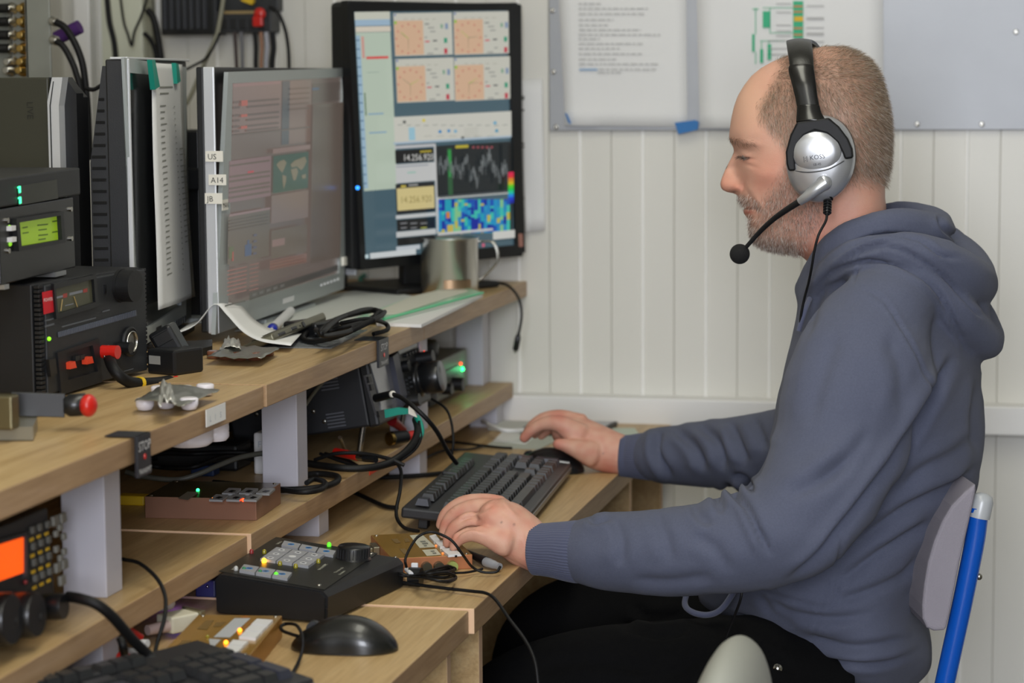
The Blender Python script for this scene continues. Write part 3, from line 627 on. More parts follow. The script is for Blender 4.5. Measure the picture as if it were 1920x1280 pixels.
legs = merge(limb3([(-.225, 3.0, .53, .07), (-.27, 3.0, .535, .12), (-.34, 3.0, .54, .12)]),
    limb3([(-.24, 2.90, .53, .10), (-.32, 2.88, .545, .115), (-.42, 2.87, .552, .098), (-.56, 2.86, .548, .083), (-.655, 2.86, .51, .07), (-.665, 2.86, .42, .062), (-.62, 2.86, .25, .055), (-.58, 2.86, .1, .05)]),
    limb3([(-.24, 3.12, .53, .10), (-.33, 3.13, .572, .11), (-.42, 3.14, .585, .095), (-.56, 3.15, .578, .08), (-.66, 3.15, .54, .068), (-.672, 3.15, .44, .06), (-.64, 3.15, .25, .055), (-.60, 3.15, .1, .05)]))
lm = remesh(*legs, .007, 5, .5)
crease(lm, [([(1500, 1262), (1400, 1210), (1300, 1160)], 4, 9), ([(1150, 1165), (1230, 1190), (1300, 1180)], 4, 10), ([(1180, 1130), (1220, 1160), (1290, 1150)], 4, 9), ([(1000, 1250), (1120, 1240), (1240, 1260)], 3, 12), ([(1330, 1215), (1290, 1245), (1240, 1275)], 3, 12)])
meshobj('trousers', lm, TR, man)
b_ = B()
for yy in (2.86, 3.15):
    b_ = B(); b_.M = Matrix.Translation((-.62 if yy < 3 else -.64, yy, 0)); b_.box(-.17, .10, -.045, .045, 0, .025, b=.01); b_.sph((-.07, 0, .03), .05, 16, sc=(1.9, .85, 1.0)); b_.sph((.04, 0, .05), .045, 16, sc=(1, .9, 1.2)); b_.build('shoe', BLK, man)
from mathutils.bvhtree import BVHTree
bv_ = BVHTree.FromPolygons([v.co.copy() for v in lm.vertices], [tuple(q.vertices) for q in lm.polygons]); rd_ = (at(1458, 1253, Y=2.8)-Vector(CC)).normalized(); p = bv_.ray_cast(Vector(CC), rd_)[0] or at(1458, 1253, Y=2.80); b_ = B(); n_ = Vector((.1, -1, .3)).normalized(); b_.lathe([(.006, -.004), (.0062, 0), (.005, .0012), (.003, .0008), (.0026, .0018), (.001, .002)], p, n_, 20); b_.build('snap_button', STEEL, man)
# ---- hands, each a single surface with five fingers
def hand(parts, name, vox=.0021):
    m_ = remesh(*merge(*[limb(q, n=20, sub=6) for q in parts]), vox, 7, .5); A = getv(m_); N = getn(m_)
    n1 = np.array([noise.noise(Vector(a)*90) for a in A]); base = np.array(lin('#cfa28b')); red = np.array(lin('#c07a68'))
    Cc = base + (red-base)*np.clip(.25+n1*.4, 0, 1)[:, None]; return m_, A, N, Cc
LH = [ # wrist and palm
    [(1030, 1028, 2.74, 44, .026), (1003, 1026, 2.742, 46, .027), (975, 1008, 2.744, 50, .030), (948, 985, 2.746, 48, .034), (928, 972, 2.748, 40, .034)],
    [(950, 965, 2.778, 26, .014), (930, 948, 2.782, 21, .011), (900, 940, 2.786, 16, .0095), (866, 944, 2.786, 14.5, .009), (838, 962, 2.786, 12.5, .0085), (826, 985, 2.786, 10, .0075)],       # index
    [(958, 972, 2.755, 30, .014), (930, 958, 2.758, 25, .0115), (892, 951, 2.76, 17, .0098), (858, 962, 2.76, 15.5, .0092), (838, 982, 2.76, 13, .0085), (832, 1002, 2.76, 10, .0075)],     # middle
    [(950, 990, 2.735, 30, .014), (915, 983, 2.736, 21, .011), (880, 978, 2.735, 16.5, .0095), (854, 990, 2.735, 14.5, .009), (842, 1008, 2.735, 11.5, .008), (838, 1020, 2.735, 9, .007)],   # ring
    [(948, 1018, 2.716, 28, .013), (912, 1006, 2.712, 18, .010), (884, 1001, 2.71, 14.5, .0088), (864, 1008, 2.71, 13, .008), (853, 1020, 2.71, 10.5, .0072), (850, 1027, 2.71, 8.5, .0065)],       # little
    [(985, 1005, 2.775, 30, .016), (955, 998, 2.80, 22, .013), (915, 990, 2.81, 16, .011), (880, 992, 2.805, 13, .010), (858, 1002, 2.80, 10, .008)]]                                  # thumb behind
hm_, A, N, Cc = hand(LH, 'hand')
crease(hm_, [([(926, 945), (895, 962), (862, 975)], .9, 3), ([(905, 975), (880, 969), (858, 980)], 1.6, 3.2), ([(915, 997), (885, 989), (862, 998), (852, 1012)], 2.0, 3.2), ([(925, 1040), (960, 1052), (990, 1070)], .7, 5), ([(936, 925), (950, 950), (975, 975)], -1.0, 5), ([(846, 950), (852, 957)], .5, 2), ([(986, 995), (993, 1030), (995, 1060)], .6, 4)])
Q, _ = proj(A)
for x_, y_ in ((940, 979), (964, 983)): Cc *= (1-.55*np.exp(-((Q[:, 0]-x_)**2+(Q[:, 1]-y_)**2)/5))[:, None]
for x_, y_, s_ in ((928, 930, 14), (926, 952, 12), (905, 980, 12), (860, 965, 10), (845, 985, 12), (848, 1010, 12), (828, 980, 10), (990, 1050, 18)): Cc += (np.array(lin('#c77864'))-Cc)*(.5*np.exp(-((Q[:, 0]-x_)**2+(Q[:, 1]-y_)**2)/s_**2))[:, None]
setcol(hm_, Cc); meshobj('hand', hm_, SKIN, man)
RH = [
    [(1190, 853, 3.42, 35, .026), (1165, 852, 3.42, 38, .027), (1125, 840, 3.425, 42, .030), (1090, 822, 3.43, 40, .034), (1062, 806, 3.435, 32, .034)],
    [(1085, 818, 3.405, 27, .014), (1050, 795, 3.40, 17, .0115), (1018, 795, 3.40, 12.5, .0095), (995, 808, 3.40, 11, .009), (982, 822, 3.40, 9.5, .0078)],       # index
    [(1085, 800, 3.43, 27, .014), (1052, 784, 3.43, 17, .012), (1022, 784, 3.43, 12.5, .0098), (1000, 797, 3.43, 11, .009), (988, 812, 3.43, 9, .0078)],       # middle
    [(1085, 800, 3.455, 26, .014), (1050, 787, 3.457, 15, .011), (1025, 792, 3.457, 12, .0095), (1010, 804, 3.457, 10.5, .0088), (1002, 815, 3.457, 8.5, .0075)],
    [(1085, 805, 3.475, 24, .013), (1052, 796, 3.48, 13, .010), (1032, 802, 3.48, 11, .0088), (1020, 811, 3.48, 9.5, .008), (1014, 818, 3.48, 8, .007)],
    [(1110, 850, 3.40, 26, .016), (1078, 840, 3.385, 17, .0125), (1058, 834, 3.378, 12.5, .0105), (1044, 832, 3.375, 10, .0085)]]                                 # thumb
hm_, A, N, Cc = hand(RH, 'hand')
Q, _ = proj(A)
for x_, y_, s_ in ((985, 818, 16), (1045, 832, 16), (1048, 780, 16), (1140, 880, 20)): Cc += (np.array(lin('#b85f50'))-Cc)*(.55*np.exp(-((Q[:, 0]-x_)**2+(Q[:, 1]-y_)**2)/s_**2))[:, None]
Cc *= (1-.5*np.exp(-((Q[:, 0]-1131)**2+(Q[:, 1]-850)**2)/4))[:, None]
setcol(hm_, Cc); meshobj('hand', hm_, SKIN, man)
# ================================================================== TRACING AIDS (a pixel seen on a known plane of an object -> its local point)
def hit(M, px, py, ax='y', d=0.):
    Mi = M.inverted(); o_ = Mi @ Vector(CC); v = (Mi.to_3x3() @ Vector(CM.T @ np.array([px-960, py-640, FPX])))
    i = 'xyz'.index(ax); t = (d-o_[i])/v[i]; return o_ + v*t
def pp(b, M, poly, d0, d1, m=0, ax='y', col=None):          # extruded outline
    P = [hit(M, x, y, ax, d0) for x, y in poly]; i = 'xyz'.index(ax); n = len(P); Q = []
    for p in P: q = p.copy(); q[i] = d1; Q.append(q)
    b.add([tuple(p) for p in P+Q], [tuple(range(n))[::-1], tuple(range(n, 2*n))] + [(k, (k+1) % n, n+(k+1) % n, n+k) for k in range(n)], m, False, col); return b
def pq(b, M, poly, d, m=0, ax='y', col=None):               # flat patch
    if len(poly) == 2: (x0, y0), (x1, y1) = poly; poly = [(x0, y0), (x1, y0), (x1, y1), (x0, y1)]
    b.add([tuple(hit(M, x, y, ax, d)) for x, y in poly], [tuple(range(len(poly)))], m, False, col); return b
def pcyl(b, M, px, py, r, d0, d1, m=0, ax='y', n=20, r1=None, dh=None):
    p = hit(M, px, py, ax, d0 if dh is None else dh); i = 'xyz'.index(ax); a = p.copy(); a[i] = d0; c = p.copy(); c[i] = d1; b.cyl(a, c, r, r1, n, m); return b
SCR = vmat('screen_pixels', rough=.25, emit=1.0)
def scr(name, draw, M, parent, d=-.0008, k=1.0):
    b = B(); st = [0]
    def P(poly, col, mul=1.0):
        st[0] += 1; c = tuple(v*mul*k for v in lin(col)); pq(b, M, poly, d-.00012*st[0], 0, 'y', c)
    def T(t, px, py, size, col, w=1.0):
        st[0] += 1; dd = d-.00012*st[0]; b.text(t, hit(M, px, py, 'y', dd), (1, 0, 0), (0, 0, 1), size, 0, tuple(v*k for v in lin(col)))
    draw(P, T); me_mat = SCR; o_ = b.build(name, me_mat, parent, colors=True); return o_
SCR.node_tree.nodes['Principled BSDF'].inputs['Base Color'].default_value = (0, 0, 0, 1)
for l_ in list(SCR.node_tree.links):
    if l_.to_socket.name == 'Base Color': SCR.node_tree.links.remove(l_)
SCR.node_tree.nodes['Principled BSDF'].inputs['Base Color'].default_value = (.01, .01, .01, 1)
# ------------------------------------------------------------------ monitors
def bilerp(q, u, v):
    (a, b, c, d_) = q; f = lambda i: (a[i]*(1-u)+b[i]*u)*(1-v)+(d_[i]*(1-u)+c[i]*u)*v; return f(0), f(1)
# tall black monitor on the back wall side
M3 = frame((-1.047, 3.62, 1.0), (-.851, 3.9, 1.0))
t = thing('monitor', 'tall black monitor by the back wall with four pink clock dials on its screen', 'monitor', M3, 'monitors on the upper shelf')
out = [(652, 8), (970, 5), (985, 473), (677, 506)]; inn = [(664, 22), (953.5, 19.5), (967, 459), (686, 486)]
b_ = B(); 
for i in range(4): pp(b_, M3, [out[i], out[(i+1) % 4], inn[(i+1) % 4], inn[i]], -.006, .012)
b_.build('bezel', BLKS, t)
P4 = [hit(M3, *q) for q in out]; x0, x1 = min(p.x for p in P4), max(p.x for p in P4); z0, z1 = min(p.z for p in P4), max(p.z for p in P4)
b_ = B(); b_.box(x0+.002, x1-.002, .002, .022, z0+.002, z1-.002, b=.003); b_.box(x0+.01, x1-.06, .02, .06, z1-.13, z1-.003, b=.008); b_.box(x0+.05, x1-.05, .02, .06, z0+.05, z1-.05, b=.01); b_.build('housing', BLK, t)
b_ = B(); b_.box((x0+x1)/2-.03, (x0+x1)/2+.03, .058, .075, -.02, .22, b=.003); b_.box((x0+x1)/2-.11, (x0+x1)/2+.11, -.02, .15, -.024, -.014, b=.003); b_.build('stand', BLK, t)
def draw3(P, T):
    P(inn, '#4b636e')
    c = lambda x, y: (600+x/2.56, y/2.56)
    def R(x0, y0, x1, y1, col, sk=None):        # rectangle in the tilted screen grid
        f_ = lambda x, y: (lambda q: q)(c(x, y))
        s = .115; dy = lambda x: -(x-300)*.0  # rows follow the given corners
        k0 = -(y0-500)*.0; P([c(x0, y0), c(x1, y0-(x1-x0)*tilt(y0)), c(x1+(y1-y0)*lean(x1), y1-(x1-x0)*tilt(y1)), c(x0+(y1-y0)*lean(x0), y1)], col)
    tilt = lambda y: .012 + .085*y/1200; lean = lambda x: max(.01, .055-.045*(x-165)/760)
    R(165, 58, 335, 95, '#c9cabc'); R(168, 95, 336, 125, '#9fb8cc'); R(170, 128, 338, 155, '#d6cdbd'); R(171, 157, 338, 917, '#b9c7b6'); R(172, 170, 192, 905, '#9db9cc')
    for k in range(17): R(173+k*2.2, 190+k*43, 190+k*2.2, 196+k*43, '#5f7c96')
    R(198, 175, 210, 280, '#cf9a90'); R(222, 272, 328, 284, '#d9504e'); R(212, 445, 218, 555, '#5d7a60'); R(232, 545, 305, 551, '#7aa0c0'); R(236, 635, 320, 641, '#7aa0c0'); R(225, 346, 285, 350, '#9fb0a4')
    for (a, b0, w_, h_) in ((352, 64, 280, 206), (640, 58, 265, 206), (362, 284, 278, 210), (643, 278, 268, 208)):
        R(a, b0, a+w_, b0+h_, '#c9c8bc'); R(a+4, b0+4, a+12, b0+12, '#2f5fa8'); R(a+3, b0+36, a+142, b0+h_-4, '#d6b294')
        for k in range(5): R(a+50+k*34, b0+26, a+68+k*34, b0+29, '#a8a598')
        cx, cy, rr_ = a+72, b0+122, 58
        for k in range(12):
            an = k*PI/6; x, y = cx+rr_*math.sin(an), cy-rr_*1.2*math.cos(an); P([c(x-4, y-5), c(x+4, y-5), c(x+4, y+5), c(x-4, y+5)], '#c98a78')
        an = random.choice((-.95, .9)); 
        for a2, cc in ((PI, '#a89478'), (-1.0 if a < 500 else 1.5, '#8f8c70'), (-.9 if b0 < 100 else 1.1, '#a8bf58')):
            dx, dy = math.sin(a2)*46, -math.cos(a2)*54; nx, ny = -dy/30, dx/30; P([c(cx-nx, cy-ny), c(cx+dx-nx*.5, cy+dy-ny*.5), c(cx+dx+nx*.5, cy+dy+ny*.5), c(cx+nx, cy+ny)], cc)
        R(a+4, b0+38, a+15, b0+52, '#8fbf3a')
        for k, (u, v, cc, w2) in enumerate(((150, 48, '#8d8d88', 22), (166, 66, '#a0a09a', 30), (176, 84, '#a0a09a', 26), (150, 112, '#a0a09a', 12), (152, 132, '#cf5a64', 22), (190, 128, '#555', 20), (196, 168, '#888', 18), (162, 190, '#bbb', 30))): R(a+u, b0+v, a+u+w2, b0+v+7, '#a0a09a' if cc in ('#bbb', '#888') else ('#55585a' if cc == '#555' else cc))
        R(a+226, b0+52, a+238, b0+72, '#86a890'); R(a+248, b0+48, a+262, b0+76, '#8296b0'); R(a+243, b0+118, a+258, b0+142, '#2f9a78'); R(a+244, b0+168, a+259, b0+194, '#c03a4c')
    R(353, 562, 918, 688, '#cdccc2'); R(425, 612, 455, 674, '#9cc4d4'); R(353, 684, 918, 694, '#a9bccb')
    for k in range(13): R(372+k*42, 598+(k*29 % 4), 396+k*42, 602+(k*29 % 4), '#a2a59e')
    for x, y, cc in ((576, 632, '#2f86c0'), (618, 628, '#4a90c4'), (650, 630, '#7ab0cc'), (848, 628, '#3b95b8'), (685, 660, '#666'), (840, 590, '#5aa6c8'), (498, 578, '#d8c84e'), (405, 586, '#555')): R(x-7, y-7, x+7, y+7, cc if len(cc) > 4 else '#5c5e5c')
    for k in range(6): R(500+k*60, 652, 536+k*60, 656, '#b4b4aa'); R(690, 615+k*9, 760, 618+k*9, '#b8b8ae')
    R(358, 700, 555, 715, '#bdbec0'); R(360, 722, 545, 785, '#17181a'); R(362, 790, 556, 880, '#c6c7c6'); R(366, 798, 520, 804, '#9a9fa8'); R(420, 826, 460, 832, '#8ec0b0')
    T('14.256.920', *c(398, 772), .0145, '#d6d6d2'); R(480, 724, 535, 732, '#b8a83a')
    R(362, 884, 548, 1030, '#222427'); R(368, 905, 547, 1012, '#d4c48a'); T('14.256.920', *c(385, 975), .0150, '#96874f'); R(388, 890, 412, 900, '#cbb950'); R(425, 886, 470, 892, '#b0b0ac')
    R(364, 1034, 556, 1052, '#c6c8c8'); R(368, 1056, 552, 1110, '#1b1c1e'); R(366, 1114, 556, 1140, '#c6c8c8'); R(370, 1143, 552, 1180, '#1b1c1e'); R(366, 1184, 480, 1205, '#c2c8ce')
    for k in range(3): R(386+k*48, 1070, 418+k*48, 1075, '#8d8f92'); R(388+k*48, 1092, 416+k*48, 1097, '#8d8f92' if k < 2 else '#b8c05a')
    R(547, 700, 566, 1120, '#c6c7c6'); R(556, 700, 918, 945, '#1d2326'); R(610, 712, 632, 946, '#2c5a38'); R(615, 720, 628, 850, '#2f9a48'); R(650, 698, 712, 712, '#bcae35')
    for k in range(5): R(730+k*22, 702, 742+k*22, 712, '#9a4852')
    hh = 0.
    for k in range(80):
        hh = .7*hh + random.uniform(-1, 1)*30; x = 566+k*4.2; y = 790 + hh - 45*math.exp(-((k-58)/8)**2) + 30*math.exp(-((k-45)/9)**2); R(x, y, x+3, y+random.uniform(22, 66), random.choice(['#6f7577', '#565c5e', '#888d8e']))
    R(566, 940, 905, 948, '#4c5052'); R(566, 950, 905, 956, '#c8c8c2'); R(903, 692, 918, 1130, '#101214')
    for k, cc in enumerate(('#e01850', '#e0303a', '#d88a1e', '#d8b81e', '#5fd01e', '#17c84a', '#17c8a0', '#1a8ae0', '#1640d0', '#1020a8')): R(903, 826+k*15, 930, 841+k*15, cc)
    wf = ['#1fa0b8', '#1f86c0', '#1650b4', '#0d2c9c', '#3fbfae', '#86c48c', '#c0b850', '#1f94c4']
    for i in range(22):
        j = 957; base = random.choice(wf)
        while j < 1116:
            h_ = random.uniform(10, 44); cc = base if random.random() < .45 else random.choice(wf); R(568+i*15.6, j, 568+(i+1)*15.6+.6, min(1118, j+h_), cc); j += h_
    R(606, 1018, 622, 1048, '#d8842a'); R(735, 1050, 760, 1100, '#0a229c'); R(610, 1080, 640, 1115, '#c8b450'); R(740, 958, 758, 1010, '#1034a4')
    R(566, 1118, 830, 1130, '#c8c8c8'); R(830, 1112, 935, 1150, '#d0d0ca'); R(240, 1215, 460, 1242, '#ced3d4'); R(217, 1222, 232, 1240, '#c8dce0'); R(778, 1168, 790, 1185, '#d0607c'); R(700, 1165, 925, 1172, '#3d5058')
scr('screen', draw3, M3, t, k=.80)
b_ = B(); b_.sph(hit(M3, 670.5, 352, 'y', -.007), .0032, 12); b_.build('power_light', mat('blue_led', '#2f8cff', .3, emit=2.5), t)
b_ = B(); pq(b_, M3, [(972, 438), (980, 438), (981, 462), (973, 463)], -.0065); b_.build('sticker', mat('faded_pink_sticker', '#a8776a', .6), t)
# silver monitor with the dim reddish screen
M2 = frame((-1.066, 3.0, .985), (-1.083, 3.62, .985))
t = thing('monitor', 'wide silver monitor with a dim reddish-brown screen and label tape on its side', 'monitor', M2, 'monitors on the upper shelf')
out = [(428, 135), (659, 127), (645, 541), (404, 627)]; inn = [(436, 156), (643, 144), (636, 512), (428, 575)]
b_ = B()
for i in range(4): pp(b_, M2, [out[i], out[(i+1) % 4], inn[(i+1) % 4], inn[i]], -.004, .002)
b_.build('bezel', mat('silver_bezel', '#a9afae', .42, metal=.25), t)
b_ = B(); pp(b_, M2, [(406, 136), (430, 135), (406, 627), (390, 624)], 0, 0) if False else None
P4 = [hit(M2, *q) for q in out]; x0, x1, z0, z1 = min(p.x for p in P4), max(p.x for p in P4), min(p.z for p in P4), max(p.z for p in P4)
b_.box(x0, x0+.004, -.005, .010, z0+.001, z1-.001, b=.0015); b_.build('edge_trim', mat('bright_silver_trim', '#d8dade', .3, metal=.3), t); b_ = B(); b_.box(x1-.012, x1, -.006, .012, z0+.02, z1-.018, b=.002); b_.build('edge_trim', mat('bright_silver_trim', '#d8dade', .3, metal=.3), t)
b_ = B(); b_.box(x0+.001, x1-.004, .010, .020, z0+.002, z1-.001, b=.002); b_.box(x0+.08, x1-.06, .018, .045, z0+.06, z1-.06, b=.008); b_.build('housing', BLK, t)
b_ = B(); b_.box((x0+x1)/2-.05, (x0+x1)/2+.05, .045, .07, -.008, .2, b=.004); b_.box((x0+x1)/2-.13, (x0+x1)/2+.13, .0, .2, -.0095, -.002, b=.002); b_.build('stand', mat('silver_bezel', '#a9afae', .42, metal=.25), t)
def draw2(P, T):
    P(inn, '#6a5f59')
    c = lambda x, y: (360+x/2.285, 100+y/2.285)
    def R(x0, y0, x1, y1, col):
        tl = lambda y: .045+.19*y/1000; P([c(x0-(y0-120)*.018, y0), c(x1-(y0-120)*.018, y0-(x1-x0)*tl(y0)), c(x1-(y1-120)*.018, y1-(x1-x0)*tl(y1)), c(x0-(y1-120)*.018, y1)], col)
    R(176, 128, 384, 345, '#7b6a64'); R(176, 132, 380, 145, '#8a6f6c'); R(420, 118, 512, 388, '#7a6a62'); R(388, 120, 420, 392, '#525659'); R(516, 130, 655, 212, '#5f5650'); R(516, 148, 545, 158, '#4f5f74')
    for y in (205, 228, 262, 284, 310, 330): R(180, y, 208, y+10, '#5f544f'); R(240, y-3, 376, y+6, '#5f544f')
    for y in (202, 214, 262, 312): R(214, y, 240, y+12, '#a85a50')
    for k in range(5): R(425, 150+k*22, 505, 156+k*22, '#66584f')
    R(176, 350, 512, 356, '#5f5650'); R(166, 462, 346, 640, '#80696a'); R(168, 478, 340, 486, '#62574f'); R(246, 505, 272, 515, '#b04a52')
    for y in (525, 545, 575, 592, 615): R(170, y, 342, y+9, '#655a52')
    R(355, 440, 505, 600, '#3f564c'); 
    for pl in (((368, 478), (380, 464), (400, 458), (412, 470), (404, 492), (394, 514), (382, 500)), ((394, 522), (412, 530), (410, 556), (401, 584), (396, 552)), ((430, 502), (456, 496), (462, 514), (452, 548), (442, 550), (435, 522)),
        ((428, 480), (446, 464), (490, 450), (498, 470), (486, 496), (474, 508), (456, 490), (434, 494)), ((476, 530), (494, 524), (496, 542), (481, 545))): P([c(x-(y-120)*.018, y-(x-355)*.06) for x, y in pl], '#7d7560')
    R(352, 410, 512, 430, '#85706a'); R(350, 610, 508, 730, '#7a6a63'); R(520, 220, 650, 900, '#62574f')
    for k in range(11): R(530+k*11, 230, 533+k*11, 880, '#5c524b')
    R(166, 700, 345, 905, '#655c52'); R(170, 690, 345, 700, '#8a7270'); R(240, 820, 268, 870, '#4a5a74'); R(250, 800, 258, 824, '#4a5a74'); R(172, 830, 192, 880, '#5c6448'); R(186, 850, 192, 890, '#a05048')
    for k in range(4): R(172, 715+k*14, 340, 720+k*14, '#584f48'); R(276, 775+k*26, 290, 785+k*26, '#575a6a')
    R(352, 760, 505, 880, '#675c51'); R(356, 800, 410, 830, '#88706a'); R(348, 890, 505, 930, '#7e5f55')
    for k in range(7): R(166, 930+k*17, 250, 935+k*17, '#8d6058'); R(262, 905+k*18, 300, 909+k*18, '#8d6058')
    for k in range(3): R(352, 895+k*13, 500, 899+k*13, '#6a544c')
    R(158, 1078, 246, 1085, '#55534e'); P([c(246, 1025), c(625, 905), c(625, 930), c(246, 1058)], '#45423f')
    for k in range(5): P([c(258+k*30, 1030-k*9.5), c(276+k*30, 1024-k*9.5), c(276+k*30, 1036-k*9.5), c(258+k*30, 1042-k*9.5)], '#5c5a58')
scr('screen', draw2, M2, t, k=.72)
b_ = B()
for k in range(6): p = hit(M2, 603+k*6.2, 534-k*2.2, 'y', -.0045); b_.box(p.x-.004, p.x+.004, -.0058, -.004, p.z-.0018, p.z+.0018)
o_ = b_.build('buttons', WHT, t); o_['kind'] = 'stuff'
b_ = B(); pq(b_, M2, [(530, 560), (552, 553), (551, 563), (530, 570)], -.0046); b_.build('maker_badge', WHT, t)
for tx, px, py in (('US', 402, 293), ('A14', 408, 337), ('JB', 401, 372)):
    b_ = B(); p = hit(M2, px, py, 'x', x0-.001); u = hit(M2, px+10, py+3, 'x', x0-.001)-p
    b_.box(x0-.0022, x0-.001, p.y-.012, p.y+.012, p.z-.007, p.z+.007, 0); b_.text(tx, (x0-.0024, p.y+.009, p.z-.004), (0, -1, 0), (0, 0, 1), .0105, 1); b_.build('label_strip', [LBL, INK], t)
b_ = B(); p = hit(M2, 421, 384, 'y', -.0055); b_.box(p.x-.011, p.x+.013, -.0065, -.005, p.z-.007, p.z+.007, 0); b_.text('MAN', (p.x-.010, -.0067, p.z-.004), (1, 0, 0), (0, 0, 1), .0105, 1); b_.build('label_strip', [LBL, INK], t)
b_ = B(); pp(b_, M2, [(645, 482), (657, 480), (657, 496), (645, 498)], -.008, -.004); b_.build('label_strip', LBL, t)
# silver monitor nearest, switched off, list taped on
M1 = frame((-1.117, 2.82, .985), (-1.173, 3.142, .985))
t = thing('monitor', 'switched-off silver monitor behind the power supply with a long paper list taped to it', 'monitor', M1, 'monitors on the upper shelf')
out = [(233, 108), (350, 126), (349, 600), (262, 652)]; inn = [(241, 136), (342, 147), (340, 572), (256, 628)]
b_ = B()
for i in range(4): pp(b_, M1, [out[i], out[(i+1) % 4], inn[(i+1) % 4], inn[i]], -.004, .0)
b_.build('bezel', mat('silver_bezel', '#a9afae', .42, metal=.25), t)
P4 = [hit(M1, *q) for q in out]; x0, x1, z0, z1 = P4[0].x, max(p.x for p in P4), min(p.z for p in P4), P4[0].z
b_ = B(); b_.box(x0-.002, x0+.005, -.006, .000, z0, z1-.001, b=.0015); b_.build('edge_trim', mat('bright_silver_trim', '#d8dade', .3, metal=.3), t); b_ = B(); b_.box(x0-.001, x1, -.004, .018, z1-.002, z1+.001, b=.0008); b_.build('edge_trim', mat('bright_silver_trim', '#d8dade', .3, metal=.3), t)
b_ = B(); pq(b_, M1, inn, -.001); b_.build('screen', mat('dark_glass_screen', '#26282a', .12), t)
b_ = B(); b_.prism([(.003, z0), (.055, z0), (.055, z1-.003), (.003, z1-.003)], x0, x1-.003, ax='x') if False else b_.box(x0, x1-.003, .0, .024, z0+.001, z1-.002, b=.002); b_.build('housing', BLK, t)
b_ = B(); b_.prism([(.023, z0+.004), (.046, z0+.02), (.046, z1-.13), (.028, z1-.01), (.023, z1-.01)], x0+.0015, x1-.02, ax='x'); b_.build('rear_cover', BLK, t)
sl = None
for k in range(20):
    zz = z0+.045+k*.0142; y1 = .044 if zz < z1-.13 else .044-(zz-(z1-.13))*.13
    b_ = B(); b_.box(-.001, .001, .0265, max(.030, y1), -.0018, .0018, b=.0005)
    if sl is None or zz >= z1-.12: o_ = b_.build('vent_slot', mat('slot_black', '#050505', .9), t); o_.location = (x0+.001, 0, zz); sl = sl or o_
    else: copy_part(sl, t, (x0+.001, 0, zz))
b_ = B(); b_.box(.05, .28, -.02, .05, -.0095, -.001, b=.002); b_.box(.13, .2, .025, .045, -.004, .12, b=.004); b_.build('stand', BLK, t)
b_ = B(); pq(b_, M1, [(293, 614), (303, 609), (303, 622), (293, 628)], -.0045, 0); b_.build('maker_badge', BLK, t)
for k in range(5): b_ = B(); pp(b_, M1, [(330+k*4, 602-k*2.3), (333+k*4, 600-k*2.3), (333+k*4, 612-k*2.3), (330+k*4, 614-k*2.3)], -.0055, -.004); b_.build('button', mat('dark_grey_plastic', '#44474a', .5), t)
# paper list
def sheetpx(M, left, right, n=14, d=-.012, curl=.004):
    V = []; F = []; L_ = [hit(M, *p, 'y', d) for p in left]; R_ = [hit(M, *p, 'y', d) for p in right]; m_ = len(L_); c = 8
    L_ = spline(L_, n); R_ = spline(R_, n)
    for i in range(len(L_)):
        for j in range(c+1): q = L_[i].lerp(R_[i], j/c); q.y += -curl*math.sin(PI*j/c)*math.sin(i/len(L_)*2.6) - .004*(i/len(L_))**2; V.append(tuple(q))
    k = c+1
    for i in range(len(L_)-1):
        for j in range(c): F.append((i*k+j, i*k+j+1, (i+1)*k+j+1, (i+1)*k+j))
    return V, F, lambda u, v: (L_[min(int(v*(len(L_)-1)), len(L_)-1)].lerp(R_[min(int(v*(len(L_)-1)), len(L_)-1)], u) + Vector((0, -curl*math.sin(PI*u)*math.sin(v*2.6)-.004*v*v-.0012, 0)))
t = thing('paper_list', 'long narrow printed list hanging from the switched-off monitor by green tape', 'paper', M1)
V, F, fs = sheetpx(M1, [(284, 118), (286, 280), (290, 440), (291, 581)], [(341, 121), (346, 280), (353, 420), (360, 555)])
b_ = B(); b_.add(V, F, 0, True); o_ = b_.build('sheet', PAPER, t); sd = o_.modifiers.new('s', 'SOLIDIFY'); sd.thickness = .0004
b_ = B()
def mark(u, v, w_, h_=.0016):
    p = fs(u, v); b_.add([(p.x, p.y, p.z), (p.x+w_, p.y, p.z), (p.x+w_, p.y, p.z+h_), (p.x, p.y, p.z+h_)], [(0, 1, 2, 3)])
mark(.2, .115, .09, .002); mark(.2, .14, .06, .0018)
for k in range(40): mark(.2, .17+k*.0178, random.uniform(.02, .04)); mark(.62, .17+k*.0178, .006)
for k in range(26): mark(.74, .34+k*.0165, random.uniform(.015, .032)); mark(.93, .34+k*.0165, .005)
o_ = b_.build('printed_lines', mat('list_print', '#92938b', .8), t); o_['kind'] = 'stuff'
for a in (((285, 112), (291, 112), (300, 162), (291, 168)), ((330, 118), (335, 120), (339, 152), (333, 157))):
    b_ = B(); pp(b_, M1, list(a), -.0185, -.012); b_.build('tape', TEAL, t)
